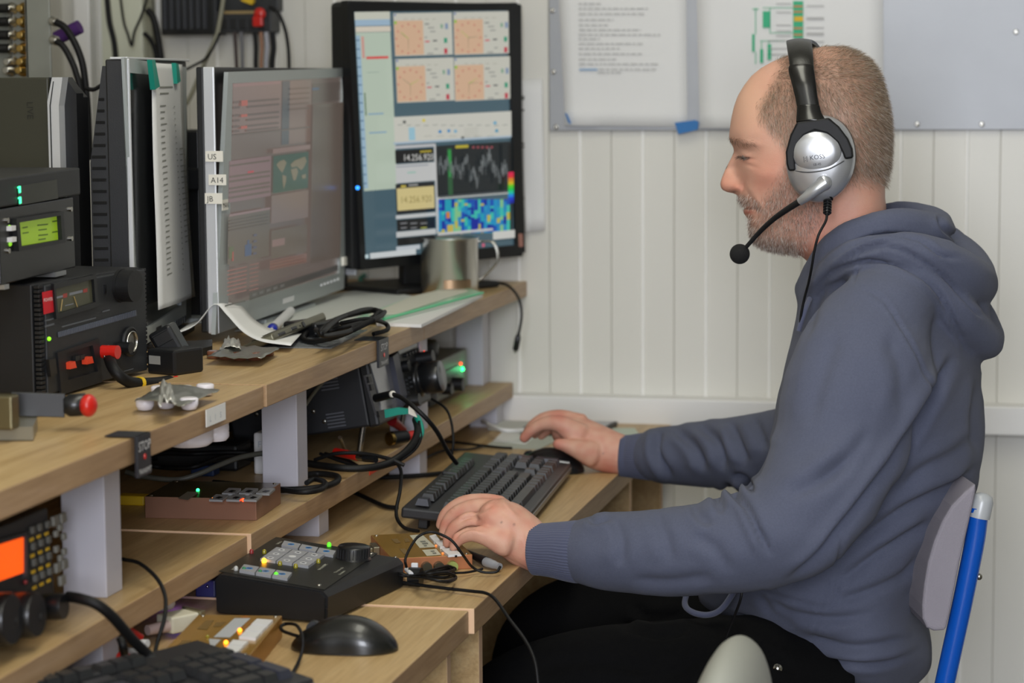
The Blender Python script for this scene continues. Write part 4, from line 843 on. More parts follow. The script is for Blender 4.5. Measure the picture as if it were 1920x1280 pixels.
# monitor seen from its edge at the far left, facing the camera
M0 = Matrix.Translation((-1.6, 2.76, .98))
t = thing('monitor', 'dark monitor at the left edge facing the camera, behind the green display unit', 'monitor', M0, 'monitors on the upper shelf')
b_ = B(); b_.box(0, .395, 0, .006, .0, .345, b=.002); b_.build('screen', mat('olive_dark_screen', '#38382c', .5), t)
b_ = B(); b_.prism([(.395, 0), (.395, .315), (.402, .345), (.416, .345), (.410, .31), (.410, 0)], -.004, .014, ax='y'); b_.prism([(.398, 0), (.398, .31), (.4035, .34), (.4045, .34), (.3995, .31), (.3995, 0)], -.0046, -.003, 1, ax='y'); b_.build('rim', [mat('bright_silver_trim', '#d8dade', .3, metal=.3), CHAR], t)
b_ = B(); b_.prism([(.0, 0), (.426, 0), (.426, .325), (.412, .345), (.0, .345)], .014, .036, ax='y'); b_.prism([(.05, .02), (.424, .02), (.424, .32), (.408, .338), (.05, .338)], .036, .055, ax='y'); b_.build('housing', BLKM, t)
b_ = B(); b_.box(.14, .2, .05, .07, -.002, .1, b=.003); b_.box(.06, .28, .0, .09, -.0045, .002, b=.001); b_.build('stand', BLK, t)
b_ = B(); p = hit(M0, 50, 190, 'y', -.001)
b_.text('LIVE', p, (0, 0, -1), (1, 0, 0), .012, 0); b_.build('faint_print', mat('faint_print', '#24241d', .6), t)
t = thing('bracket_stand', 'black square bar joining the off monitor and the middle silver monitor', 'bracket', Vector((-1.2, 3.2, 1.2)))
b_ = B(); p0, p1 = at(330, 331, Y=3.22), at(430, 331, Y=3.22); b_.box(p0.x+1.2, p1.x+1.2, .0, .03, -.018-1.2+p0.z, .012-1.2+p0.z, b=.002); b_.build('bar', BLKS, t)
b_ = B(); b_.box(-.02, .02, .03, .07, -.223, .05, b=.004); b_.build('column', BLKS, t)
# ------------------------------------------------------------------ things on the back wall
MW = Matrix.Translation((0, WALLY, 0))
GALV = mat('galvanised_sheet', '#9fa1a4', .5, metal=.45, var=.1, vscale=5, bump=.25, bscale=25)
t = thing('metal_board', 'grey galvanised sheet metal board screwed to the wall, papers stuck on it', 'board', MW)
p0 = hit(MW, 1030, 245, 'y', -.012); b_ = B(); b_.box(p0.x, .32, -.012, -.003, p0.z, 1.75, b=.001); b_.build('sheet', GALV, t)
for k, (px, py) in enumerate(((1720, 233), (1841, 233), (1036, 20), (1038, 135), (1043, 238), (1905, 60), (1600, 236))):
    b_ = B(); p = hit(MW, px, py, 'y', -.012); b_.lathe([(.0045, 0), (.0045, .0012), (.003, .002), (.0008, .002), (.0006, .0012)], p, (0, -1, 0), 14); b_.build('screw', STEEL, t)
def wall_paper(label, poly, lines, extra=None, d=-.014, grp='papers on the back wall', cat='paper'):
    t = thing('paper_notice', label, cat, MW, grp); b_ = B(); P = [hit(MW, *q, 'y', d) for q in poly]; V = []; F = []; n = 10
    for i in range(n+1):
        for j in range(n+1):
            u, v = j/n, i/n; q = P[0].lerp(P[1], u).lerp(P[3].lerp(P[2], u), v); q.y -= .004*math.sin(u*PI)*abs(math.sin(v*4)) + (.006*max(0, v-.85)/.15 if u < .3 else 0); V.append(tuple(q))
    for i in range(n):
        for j in range(n): k = i*(n+1)+j; F.append((k, k+1, k+n+2, k+n+1))
    b_.add(V, F, 0, True); o_ = b_.build('sheet', PAPER, t); o_.modifiers.new('s', 'SOLIDIFY').thickness = .0006
    if lines:
        b_ = B()
        for (x0, x1, y, h) in lines: pq(b_, MW, [(x0, y), (x1, y+h)], d-.0075)
        o_ = b_.build('printed_lines', mat('pale_print', '#b4b4b2', .8), t); o_['kind'] = 'stuff'
    if extra: extra(t)
    return t
L1 = []
for x0, x1, y in ((1085, 1126, 6), (1085, 1215, 15), (1085, 1208, 25), (1085, 1150, 36), (1085, 1140, 46), (1085, 1202, 55), (1085, 1240, 64), (1085, 1125, 72), (1085, 1205, 81), (1085, 1162, 90), (1085, 1206, 100), (1085, 1155, 110), (1085, 1234, 119), (1122, 1230, 129), (1120, 1165, 135)):
    x = x0
    while x < x1: w_ = random.uniform(5, 15); L1.append((x, min(x+w_, x1), y, 2.2)); x += w_+2.5
def ex1(t):
    b_ = B(); pq(b_, MW, [(1086, 129), (1120, 132)], -.0216); b_.build('blue_link_text', mat('pale_blue_print', '#6f9cc4', .7), t)
    b_ = B(); pp(b_, MW, [(1059, 212), (1062, 213), (1071, 232), (1066, 231)], -.023, -.018); b_.build('tape', mat('blue_tape', '#1f6fb2', .55), t)
    b_ = B(); pp(b_, MW, [(1265, 230), (1303, 225), (1310, 228), (1308, 243), (1272, 252)], -.023, -.019); b_.build('tape', mat('blue_tape', '#1f6fb2', .55), t)
wall_paper('printed text notice with blue tape at its lower corners on the metal board', [(1046, -30), (1287, -30), (1289, 238), (1060, 235)], L1, ex1)
L2 = [(1455+0, 1483, y, 2) for y in (6, 22, 46, 57, 66)] + [(1512, 1545, y, 2) for y in (10, 32, 35, 51, 61, 64, 77)] + [(1440, 1478, y, 2) for y in (75, 90, 101)]
def ex2(t):
    g = mat('green_print', '#2faf7e', .6); b_ = B()
    for r_ in (((1487, 2), (1506, 72)), ((1430, 21), (1444, 52)), ((1410, 64), (1415, 97)), ((1425, 92), (1431, 118)), ((1439, 83), (1446, 112)), ((1416, 15), (1417.5, 64)), ((1443, 14), (1444.5, 62)), ((1430, 14), (1487, 15.2)), ((1443, 61), (1487, 62.2)), ((1425, 76), (1470, 77.2)), ((1427, 76), (1428.5, 92)), ((1441, 76), (1442.5, 84)), ((1416, 97), (1417.5, 120)), ((1411, 16), (1422, 18))): pq(b_, MW, list(r_), -.0215)
    b_.build('green_diagram', g, t)
    b_ = B(); pq(b_, MW, [(1489, 31), (1506, 40)], -.0222); b_.build('yellow_block', mat('yellow_print', '#e0b41e', .6), t)
    b_ = B()
    for y in (10, 20, 51, 63): pq(b_, MW, [(1488, y), (1505, y+4)], -.0222)
    b_.build('orange_bars', mat('tan_print', '#b98a5a', .6), t)
wall_paper('white sheet with a green and yellow bar diagram behind the man on the metal board', [(1306, -30), (1656, -30), (1657, 241), (1312, 240)], L2, ex2)
def ex3(t):
    b_ = B()
    for y in (180, 184, 205, 268, 274, 370, 390): pq(b_, MW, [(977, y), (983, y+3)], -.022)
    b_.build('ink_marks', INK, t)
wall_paper('long blank white paper strip hanging beside the tall black monitor', [(975, 150), (1017, 147), (1022, 432), (985, 434)], [], ex3, d=-.006)
b_ = B(); pp(b_, MW, [(1044, 508), (1054, 502), (1065, 512), (1055, 523)], -.0015, 0); pp(b_, MW, [(1028, 484), (1036, 472), (1038, 474), (1034, 497), (1044, 506), (1042, 509), (1030, 496)], -.0012, 0, 1)
tag(b_.build('sticker_remains', [mat('orange_sticker', '#d96a3a', .7), mat('faint_orange_residue', '#e0b49c', .7)]), 'torn orange sticker remains on the pale wall right of the mug', 'sticker')
b_ = B(); pp(b_, MW, [(1350, 495), (1376, 494), (1372, 508), (1362, 514)], -.0012, 0); tag(b_.build('sticker_remains', mat('faint_orange_residue', '#dcc4ae', .7)), 'faint peach sticker residue on the wall behind the microphone', 'sticker')
for k, (px, py, lb) in enumerate(((1879, 449, 'left drill hole in the wall behind the hood'), (1903, 464, 'right drill hole in the wall behind the hood'))):
    b_ = B(); p = hit(MW, px, py, 'y', 0); b_.lathe([(.0032, 0), (.0022, .0008), (.0012, .0006)], p, (0, -1, 0), 10); b_.location = None; o_ = b_.build('drill_hole', mat('hole_dark', '#4a463c', .8)); tag(o_, lb+' with a raised rim', 'hole')
b_ = B(); b_.tube([hit(MW, x, y, 'y', -.03) for x, y in ((955, 729), (1020, 728), (1070, 729), (1130, 731), (1160, 733), (1220, 730), (1260, 733), (1330, 733), (1400, 733), (1450, 735), (1560, 745), (1700, 742), (1800, 732), (1838, 722), (1880, 706), (1905, 701), (1960, 699), (2050, 705))], .0032, n=10)
tag(b_.build('wall_cable', RUB), 'black cable lying along the top of the white wall duct', 'cable')
# ================================================================== DEVICES ON THE UPPER SHELF
def rot_z(M, a): return M @ Matrix.Rotation(a, 4, 'Z')
# power supply
MP = frame(at(85, 746, Z=UZ), at(266, 701, Z=UZ))
t = thing('power_supply', 'black bench power supply with twin meter, red binding post and big round knob', 'power supply', MP)
W_ = .228
b_ = B(); b_.box(-.012, W_+.004, .006, .26, .004, .126, b=.002); b_.build('case', BLKM, t)
b_ = B(); b_.box(0, W_, -.004, .006, .004, .124, b=.0015); b_.build('front_panel', CHAR, t)
r0 = None
for k in range(24):
    for xx in (-.008, W_-.001):
        if r0 is None: b_ = B(); b_.box(-.004, .005, -.003, .004, -.0018, .0018, b=.0006); r0 = o_ = b_.build('edge_rib', BLKM, t); o_.location = (xx, 0, .008+k*.005)
        else: copy_part(r0, t, (xx, 0, .008+k*.005))
b_ = B(); pp(b_, MP, [(81, 548), (99, 544), (102, 584), (84, 589)], -.0055, -.004); b_.text('POWER', hit(MP, 82, 566, 'y', -.0057), (1, 0, 0), (0, 0, 1), .0055, 1); b_.build('maker_label', [mat('red_label', '#c5202c', .5), WHT], t)
b_ = B(); fr_ = [(101, 532), (180, 514), (186, 574), (106, 598)]; in_ = [(105, 541), (176, 523), (179, 566), (109, 588)]
for i in range(4): pp(b_, MP, [fr_[i], fr_[(i+1) % 4], in_[(i+1) % 4], in_[i]], -.008, -.004)
mt = b_.build('meter_frame', BLKS, t)
b_ = B(); pq(b_, MP, in_, -.0045); b_.build('meter_face', mat('meter_face_olive', '#4d4d3c', .35), t)
b_ = B(); pq(b_, MP, [(106, 556), (118, 553), (118, 557), (106, 560)], -.0048); pq(b_, MP, [(130, 549), (155, 543), (155, 548), (130, 554)], -.0048); pq(b_, MP, [(118, 551), (126, 549), (126, 557), (118, 559)], -.0048, 1); pq(b_, MP, [(156, 542), (164, 540), (164, 547), (156, 549)], -.0048, 1); pq(b_, MP, [(122, 572), (138, 568), (138, 570), (122, 574)], -.0048)
b_.build('meter_scale', [mat('scale_grey', '#7b7f86', .6), mat('scale_red', '#96443f', .6)], t)
for a in (((114, 583), (117, 561)), ((145, 575), (139, 556))):
    b_ = B(); p, q = hit(MP, *a[0], 'y', -.0055), hit(MP, *a[1], 'y', -.0055); b_.cyl(p, q, .0006, n=6); b_.build('needle', mat('needle_tan', '#a8905a', .5), t)
b_ = B(); pcyl(b_, MP, 254, 536, .0185, -.004, -.024, dh=-.024, n=36); pcyl(b_, MP, 254, 536, .0195, -.004, -.008, dh=-.024, n=36); b_.build('voltage_knob', BLK, t)
b_ = B(); pq(b_, MP, [(108, 623), (256, 581), (257, 592), (109, 633)], -.0045); b_.build('striped_band', mat('slate_band', '#474b55', .5), t)
b_ = B()
for k in range(46): u = k/46; pp(b_, MP, [(110+u*146, 622.5-u*41.5), (111.4+u*146, 622-u*41.5), (112.4+u*146, 631.5-u*41), (111+u*146, 632-u*41)], -.0055, -.0045)
o_ = b_.build('band_ribs', mat('slate_rib', '#5b606c', .4), t); o_['kind'] = 'stuff'
b_ = B(); pq(b_, MP, [(116, 611), (180, 594), (180, 597), (116, 614)], -.0045); pq(b_, MP, [(192, 583), (206, 579), (206, 582), (192, 586)], -.0045); pq(b_, MP, [(84, 600), (102, 595), (102, 598), (84, 603)], -.0045); pq(b_, MP, [(84, 610), (102, 605), (102, 609), (84, 614)], -.0045)
pq(b_, MP, [(232, 695), (250, 690), (250, 692), (232, 697)], -.0045); b_.build('printed_text', mat('faint_grey_print', '#565a60', .6), t)['kind'] = 'stuff'
b_ = B(); b_.sph(hit(MP, 92, 635, 'y', -.005), .0024, 10); b_.build('power_light', mat('green_led', '#7bdc1e', .3, emit=1.6), t)
b_ = B(); pp(b_, MP, [(92, 674), (104, 671), (108, 700), (96, 706)], -.009, -.004); b_.build('power_switch', BLKS, t)
b_ = B(); fr_ = [(108, 661), (186, 634), (192, 716), (116, 740)]; in_ = [(124, 662), (174, 647), (184, 696), (128, 712)]
for i in range(4): pp(b_, MP, [fr_[i], fr_[(i+1) % 4], in_[(i+1) % 4], in_[i]], -.007, -.004)
pq(b_, MP, in_, -.0042); b_.build('terminal_recess', BLKM, t)
for px, py in ((136, 686), (168, 677)):
    b_ = B(); pp(b_, MP, [(px-5, py-6), (px+5, py-9), (px+8, py+3), (px-4, py+6)], -.012, -.005); b_.build('terminal_lever', mat('orange_red_plastic', '#e0482c', .35), t)
for px, py in ((146, 672), (155, 670)): b_ = B(); pp(b_, MP, [(px-4, py-4), (px+4, py-6), (px+4, py+3), (px-4, py+5)], -.009, -.005); b_.build('terminal_lever', BLKS, t)
b_ = B(); pcyl(b_, MP, 221, 660, .0075, -.006, -.026, dh=-.026, n=24, r1=.0078); b_.build('binding_post', RED, t)
b_ = B(); pcyl(b_, MP, 246, 652, .0068, -.006, -.022, dh=-.022, n=24); b_.build('binding_post', BLKS, t)
b_ = B(); p = hit(MP, 242, 640, 'y', -.005); b_.lathe([(.0175, 0), (.0175, .003), (.0145, .0045), (.014, .003)], p, (0, -1, 0), 32); b_.build('socket_surround', BLKM, t)
b_ = B(); b_.lathe([(.0125, .003), (.0125, .0055), (.011, .0055), (.011, .003)], p, (0, -1, 0), 32); b_.build('socket_ring', STEEL, t)
b_ = B(); p = hit(MP, 200, 668, 'y', -.01); b_.tube([p+Vector(v) for v in ((.004, 0, .012), (-.006, 0, .01), (-.008, -.002, 0), (-.003, -.002, -.012))], .0012); b_.build('lug', STEEL, t)
b_ = B(); p = hit(MP, 196, 540, 'y', -.004); b_.box(p.x-.002, p.x+.002, -.0055, -.004, p.z-.006, p.z+.004); b_.build('slide_switch', BLKS, t)
b_ = B(); p = hit(MP, 181, 476, 'z', .126); b_.lathe([(.004, 0), (.003, .002), (.0008, .003)], p, (0, 0, 1), 10); b_.tube([p, p+Vector((0, 0, .014)), p+Vector((.001, 0, .0175)), p+Vector((.008, 0, .0165))], .0009, sub=4); b_.build('hook_pin', STEEL, t)
for xx in (.01, W_-.02):
    for yy in (.02, .23): b_ = B(); b_.cyl((xx, yy, 0), (xx, yy, .0045), .008); b_.build('foot', BLK, t)
# twin display boxes stacked on the power supply
ML = frame(at(5, 498, X=-1.075), at(140, 468, X=-1.075))
PT = UZ + .126
t = thing('display_unit', 'small black box with lit green text display on top of the power supply', 'display', ML)
w_ = .192; zb = PT - ML.translation.z
b_ = B(); b_.box(-.006, w_+.002, 0, .12, zb+.005, .06, b=.0015); b_.build('case', BLKS, t)
b_ = B(); b_.box(-.002, .01, -.002, .1, zb, zb+.005); b_.build('foot', ALU, t); b_ = B(); b_.box(w_-.06, w_-.03, -.002, .1, zb, zb+.005); b_.build('foot', ALU, t)
fr_ = [(31, 410), (119, 396), (123, 455), (36, 471)]; in_ = [(37, 417), (114, 404), (117, 449), (41, 462)]; b_ = B()
for i in range(4): pp(b_, ML, [fr_[i], fr_[(i+1) % 4], in_[(i+1) % 4], in_[i]], -.006, .001)
b_.build('display_bezel', BLK, t)
b_ = B(); pq(b_, ML, in_, -.001); b_.build('display', mat('lime_lcd', '#7c9a1c', .3, emit=.5), t)
b_ = B()
for x, y, w2 in ((42, 426, 10), (42, 436, 12), (70, 421, 20), (72, 430, 16), (72, 440, 18), (72, 448, 14), (98, 414, 13), (98, 434, 13)): pq(b_, ML, [(x, y), (x+w2, y-2), (x+w2, y+.5), (x, y+2.5)], -.0014)
b_.build('display_text', mat('lcd_dark_text', '#5a7a14', .4), t)['kind'] = 'stuff'
for px, py in ((17, 426), (18, 457)): b_ = B(); b_.sph(hit(ML, px, py, 'y', -.0), .0028, 10); b_.build('indicator_light', mat('lime_led', '#7fc22a', .3, emit=.9), t)
for px, py in ((26, 428), (27, 449)): b_ = B(); pp(b_, ML, [(px-4, py-4), (px+4, py-5.5), (px+4, py+3.5), (px-4, py+5)], -.006, 0); b_.build('push_button', WHT, t)
for px, py in ((131, 392), (132, 447), (12, 413), (14, 470)): b_ = B(); pcyl(b_, ML, px, py, .0028, 0, -.0025, n=12); b_.build('screw', STEEL, t)
MK = ML.copy(); MK.translation = ML @ Vector((-.02, .0, .0612))
t = thing('clock_box', 'flat black box with two green digits, stacked on the green display unit', 'clock', MK)
b_ = B(); b_.box(0, .236, .0, .11, 0, .031, b=.002); b_.build('case', BLK, t)
fr_ = [(30, 345), (117, 331), (119, 376), (32, 390)]; in_ = [(33, 349), (107, 336), (109, 372), (35, 385)]
b_ = B(); pq(b_, MK, in_, -.0006); b_.build('display_window', mat('smoked_window', '#1e221f', .15), t)
b_ = B()
for px, py in ((37, 356), (38, 376)): pp(b_, MK, [(px-1.6, py-7), (px+1.9, py-7.5), (px+2.5, py+5), (px-.8, py+6)], -.0014, -.0008); pp(b_, MK, [(px-3.5, py-6), (px-1, py-6.5), (px-1, py-4), (px-3.5, py-3)], -.0014, -.0008)
b_.build('green_digits', mat('green_digit', '#3ef2a0', .3, emit=2.2), t)
# connector chassis behind the far left monitor
MX_ = frame(at(-40, 140, Y=3.3), at(96, 140, Y=3.3)); 
t = thing('coax_chassis', 'bare aluminium chassis at the top left corner with rows of brass and steel coax connectors', 'panel', Matrix.Translation(at(0, 140, Y=3.3)))
x1 = (at(96, 140, Y=3.3)-at(0, 140, Y=3.3)).x; xm = (at(50, 140, Y=3.3)-at(0, 140, Y=3.3)).x
zt_ = .17; zd = UZ-at(0, 140, Y=3.3).z
b_ = B(); b_.box(xm, x1, 0, .004, zd, zt_, b=.0008); b_.box(-.1, xm+.003, .03, .033, zd, zt_); b_.box(xm, xm+.003, 0, .032, zd, zt_); b_.build('chassis', mat('dull_aluminium', '#9a9c94', .5, metal=.6, var=.1, vscale=30), t)
BR = mat('brass', '#b89a5c', .25, metal=1)
pn = None
for r_ in range(6):
    for c_ in range(2):
        px, py = (18 + c_*24, 16 + r_*25) if r_ < 5 else (16+c_*24, 132)
        p = at(px, py, Y=3.3+.02)-at(0, 140, Y=3.3); b_ = B(); b_.lathe([(.0095, .012), (.0095, .006), (.0055, .006), (.0055, -.012), (.004, -.012)], p, (0, 1, 0), 16); cc = b_.build('coax_connector', [BR if c_ else STEEL], t)
        if c_ == 0 and r_ < 4:
            b_ = B(); b_.cyl(p+Vector((-.05, -.012, 0)), p+Vector((.004, -.012, 0)), .006, .007, 14); b_.build('coax_plug', BLKS, t)
for px, py in ((100, 40), (101, 75)):
    p = at(px, py, Y=3.3)-at(0, 140, Y=3.3); b_ = B(); b_.lathe([(.005, -.006), (.007, -.004), (.007, .006), (.005, .008)], p, (1, 0, -.3), 14); b_.build('side_connector', STEEL, t)
# wall equipment above the monitors
def wb(px, py, d=0): return hit(MW, px, py, 'y', d)
t = thing('wall_box', 'black finned metal box fixed to the wall above the monitors', 'box', MW); a, c = wb(302, 66, -.05), wb(402, -30, -.05)
b_ = B(); b_.box(a.x, c.x, -.05, 0, a.z, c.z, b=.003); b_.build('case', BLKS, t)
for k in range(7): b_ = B(); xx = a.x+.008+k*.012; b_.box(xx, xx+.002, -.058, -.05, a.z+.01, c.z-.002, b=.0006); b_.build('fin', BLKS, t)
b_ = B(); b_.box(c.x-.004, c.x+.003, -.052, 0, a.z, c.z, b=.001); b_.build('side_cheek', CHAR, t)
t = thing('power_strip', 'dark strip of outlets on the wall with red clip hanging on it', 'power strip', MW); a, c = wb(404, 62, -.05), wb(508, 20, -.05)
b_ = B(); b_.box(a.x, c.x, -.05, 0, a.z, c.z, b=.002); b_.box(a.x, c.x+.006, -.03, 0, c.z, c.z+.06, b=.002); b_.build('case', CHAR, t)
for k in range(5): b_ = B(); p = wb(421+k*17.5, 45, -.051); b_.box(p.x-.0065, p.x+.0065, -.0515, -.048, p.z-.009, p.z+.009, b=.001); b_.build('outlet', BLK, t)
b_ = B(); p, q = wb(420, 24, -.052), wb(480, 20, -.052); b_.box(p.x, q.x, -.0525, -.05, p.z-.002, p.z+.003); b_.build('coloured_wire_row', mat('tan_wires', '#9a8458', .5), t)
b_ = B(); p = wb(487, 26, -.06); b_.sph(p, .011, 14, sc=(1, .6, 1)); b_.box(p.x-.012, p.x+.006, -.066, -.054, p.z-.022, p.z-.004, b=.003); tag(b_.build('clip', RED), 'bright red clip hanging on the dark outlet strip', 'clip').parent = None
bpy.data.objects['clip'].location = (0, WALLY, 0)
b_ = B(); pp(b_, MW, [(450, 0), (470, -6), (476, 2), (472, 9), (455, 3)], -.06, -.05); tag(b_.build('yellow_tag', mat('yellow_plastic', '#d8b21e', .5)), 'small yellow tag at the top above the outlet strip', 'tag').location = (0, WALLY, 0)
t = thing('terminal_board', 'beige terminal board on the wall with a glowing red light', 'circuit board', MW); a, c = wb(215, 150, -.02), wb(283, -20, -.02)
b_ = B(); b_.box(a.x, c.x, -.02, 0, a.z, c.z, b=.002); b_.build('board', mat('dull_beige_board', '#8b8a78', .6), t)
b_ = B(); b_.sph(wb(252, 45, -.024), .0035, 12); b_.build('warning_light', mat('red_led', '#ff4a1e', .3, emit=6), t)
b_ = B(); a, c = wb(235, 150, -.026), wb(232, -20, -.026); b_.box(a.x-.012, a.x-.006, -.028, -.02, a.z, c.z); b_.build('rail', ALU, t)
b_ = B(); pcyl(b_, MW, 221, 48, .003, -.03, -.018, ax='y'); pcyl(b_, MW, 221, 30, .003, -.03, -.018, ax='y'); pcyl(b_, MW, 222, 70, .003, -.03, -.018, ax='y'); b_.build('terminal_screws', STEEL, t)['kind'] = 'stuff'
# hanging cables at the top left
def cable(label, pts, Yd, r=.003, m=RUB, name='cable', sub=6, cat='cable', grp=None):
    P = [at(p[0], p[1], Y=(p[2] if len(p) > 2 else Yd)) for p in pts]; b_ = B(); b_.tube(P, r, n=10, sub=sub); return tag(b_.build(name, m), label, cat, grp)
GRYC = mat('grey_cable', '#8d8b78', .5)
cable('thick black coax from upper side connector curving down', [(104, 41), (122, 52), (140, 80), (152, 110), (158, 140), (164, 200), (168, 300)], 3.28, .0052, name='coax_cable')
cable('thick black coax from lower side connector curving down', [(105, 77), (118, 86), (132, 110), (142, 135), (152, 180), (158, 300)], 3.27, .0048, name='coax_cable')
b_ = B(); b_.cyl(at(106, 72, Y=3.36), at(150, 50, Y=3.36), .0105, .0105, 16); tag(b_.build('cable_sleeve', mat('purple_velcro', '#4a2468', .8)), 'purple strap wrapped round cables beside the connector chassis', 'strap')
cable('thin black cable making a V over the red light', [(225, -10), (232, 40), (240, 65), (247, 86), (252, 60), (265, 30), (278, -10)], 3.86, .0022)
cable('heavy black cable hanging left of the finned box', [(276, 18), (288, 35), (296, 70), (303, 120), (305, 180)], 3.85, .006)
cable('black cable bowing down left of the red light', [(200, -10), (205, 40), (214, 80), (218, 130), (219, 200)], 3.88, .005)
cable('second black cable close beside the finned box', [(270, 62), (282, 75), (292, 100), (298, 150)], 3.88, .004)
cable('pale grey cable slanting down behind the silver monitors', [(420, -10), (412, 40), (405, 70), (385, 115), (360, 175), (345, 200)], 3.80, .0038, GRYC)
cable('thin dark cord swinging left behind the silver monitors', [(412, 62), (402, 85), (385, 110), (365, 122), (340, 135)], 3.78, .0022)
cable('thin black cable arching down right of the outlet strip', [(505, 12), (520, 22), (533, 50), (540, 85), (542, 130), (540, 200)], 3.85, .003)
for k, (x, m_, lb) in enumerate(((440, mat('cord_dark_red', '#3a2a28', .5), 'dark cord'), (452, mat('cord_grey', '#6b6b70', .5), 'slate cord'), (478, RUB, 'black cord'), (489, mat('cord_tan', '#9a6f56', .5), 'tan cord'), (499, mat('cord_white', '#a4a4ac', .5), 'whitish cord'), (511, RUB, 'thick black cord'))):
    cable(lb+' hanging below the outlet strip, %s' % ('leftmost', 'next to the dark one', 'before the tan cord', 'under the red clip', 'between tan and thick black', 'rightmost')[k], [(x, 60), (x+2, 90), (x+4-k, 130), (x+8, 210)], 3.90-.004*k, (.003, .003, .004, .003, .004, .005)[k], m_)
cable('thin black cable looping behind the green display unit', [(160, 165), (175, 168), (190, 160)], 3.1, .003)
cable('thin black cord behind the gap of the silver monitors', [(362, 345), (370, 375), (385, 395), (400, 420), (404, 480), (402, 545), (400, 563)], 3.6, .002)
cable('grey cord curling behind the gap of the silver monitors', [(352, 445), (372, 455), (384, 475), (380, 510), (365, 540)], 3.55, .003, GRYC)
cable('yellow cord low behind the gap of the silver monitors', [(350, 560), (368, 570), (385, 582)], 3.5, .0025, mat('yellow_plastic', '#d8b21e', .5))
# ================================================================== SMALL THINGS ON THE UPPER SHELF
def sq(px, py, dz=0): return at(px, py, Z=UZ+dz)
# morse key
MKy = Matrix.Translation(sq(45, 815)); o3 = MKy.translation
L3 = lambda px, py, z: at(px, py, Z=UZ+z)-o3
t = thing('morse_key', 'old morse paddle key with black handle and glossy red knob', 'morse key', MKy)
b_ = B(); P = [(-30, 800), (62, 800), (70, 780), (-10, 768)]; Q = [L3(*p, .013) for p in P]; V = [tuple(q) for q in Q] + [(q.x, q.y, 0) for q in Q]; b_.add(V, [(0, 1, 2, 3), (7, 6, 5, 4), (0, 4, 5, 1), (1, 5, 6, 2), (2, 6, 7, 3), (3, 7, 4, 0)]); b_.build('base', mat('worn_nickel', '#8f8b7c', .4, metal=.7), t)
b_ = B(); a = L3(5, 760, .035); b_.box(a.x-.03, a.x+.012, a.y-.006, a.y+.012, .012, .045, b=.002); b_.build('pillar', mat('tarnished_brass', '#7a7358', .4, metal=.8), t)
b_ = B(); a, c = L3(20, 757, .027), L3(122, 760, .024); d_ = (c-a).normalized(); M_ = frame(a, c); b_.M = Matrix(M_); b_.box(0, (c-a).length, -.0015, .0015, -.012, .012, b=.0008); b_.M = Matrix(); b_.build('lever', BLKS, t)
b_ = B(); c2 = L3(160, 758, .024); b_.lathe([(.007, -.002), (.0115, .004), (.0115, (c2-c).length), (.009, (c2-c).length+.002)], c, (c2-c), 24); b_.build('handle', BLKS, t)
b_ = B(); b_.sph(L3(166, 760, .024), .0115, 24, sc=(.75, 1, 1)); b_.build('knob', RED, t)
b_ = B(); b_.sph(L3(21, 759, .03)+Vector((0, -.006, 0)), .004, 12); b_.build('screw', BR, t)
# blister packs
FOIL = mat('foil', '#a9aaa2', .3, metal=.9, bump=.9, bscale=140)
PILL = mat('white_blister', '#e4dfe4', .35)
def foilsheet(corners, h, n=12, amp=.003, seed=1):
    V = []; F = []
    for i in range(n+1):
        for j in range(n+1):
            u, v = j/n, i/n; p = corners[0].lerp(corners[1], u).lerp(corners[3].lerp(corners[2], u), v); z = h(u, v)+amp*noise.noise(Vector((u*5, v*5, seed))); V.append((p.x, p.y, p.z+z))
    for i in range(n):
        for j in range(n): k = i*(n+1)+j; F.append((k, k+1, k+n+2, k+n+1))
    return V, F
o1 = sq(330, 760); t = thing('blister_pack', 'torn foil blister pack with white lozenge cups at the shelf edge', 'pill pack', Matrix.Translation(o1))
cn = [sq(*p, .013)-o1 for p in ((252, 752), (345, 756), (412, 727), (300, 722))]; b_ = B(); b_.add(*foilsheet(cn, lambda u, v: .002*math.sin(u*5), seed=3), smooth=True); o_ = b_.build('foil', FOIL, t); o_.modifiers.new('s', 'SOLIDIFY').thickness = .0004
for px, py in ((272, 766), (312, 763), (355, 765), (300, 742), (345, 742), (385, 738)):
    b_ = B(); p = sq(px, py+3, .0)-o1; b_.lathe([(.004, .0), (.0075, .001), (.0095, .005), (.0098, .012), (.008, .013)], p, (0, 0, 1), 18); b_.build('lozenge_cup', PILL, t)
b_ = B(); cn = [sq(*p, .02)-o1 for p in ((298, 756), (330, 756), (322, 722), (300, 722))]; b_.add(*foilsheet(cn, lambda u, v: .009*math.sin(v*PI)*0+.004*math.sin(u*PI), 10, .008, 9), smooth=True); b_.build('peeled_foil', mat('foil_bright', '#d4d3cc', .3, metal=.7, bump=.9, bscale=160), t).modifiers.new('s', 'SOLIDIFY').thickness = .0004
o1 = sq(455, 665); t = thing('blister_pack', 'foil blister pack with brown tablets lying upside down under crumpled foil', 'pill pack', Matrix.Translation(o1))
cn = [sq(*p, .011)-o1 for p in ((388, 668), (490, 672), (524, 652), (432, 646))]; b_ = B(); b_.add(*foilsheet(cn, lambda u, v: 0, seed=5, amp=.004), smooth=True); o_ = b_.build('foil', FOIL, t); o_.modifiers.new('s', 'SOLIDIFY').thickness = .0004
for px, py in ((402, 672), (425, 674), (450, 675), (478, 675), (500, 667)):
    b_ = B(); p = sq(px, py, 0)-o1; b_.lathe([(.007, .0), (.0095, .001), (.0095, .009), (.008, .010)], p, (0, 0, 1), 18); b_.build('tablet_cup', mat('brown_tablet', '#7a4a34', .25, coat=.5), t)
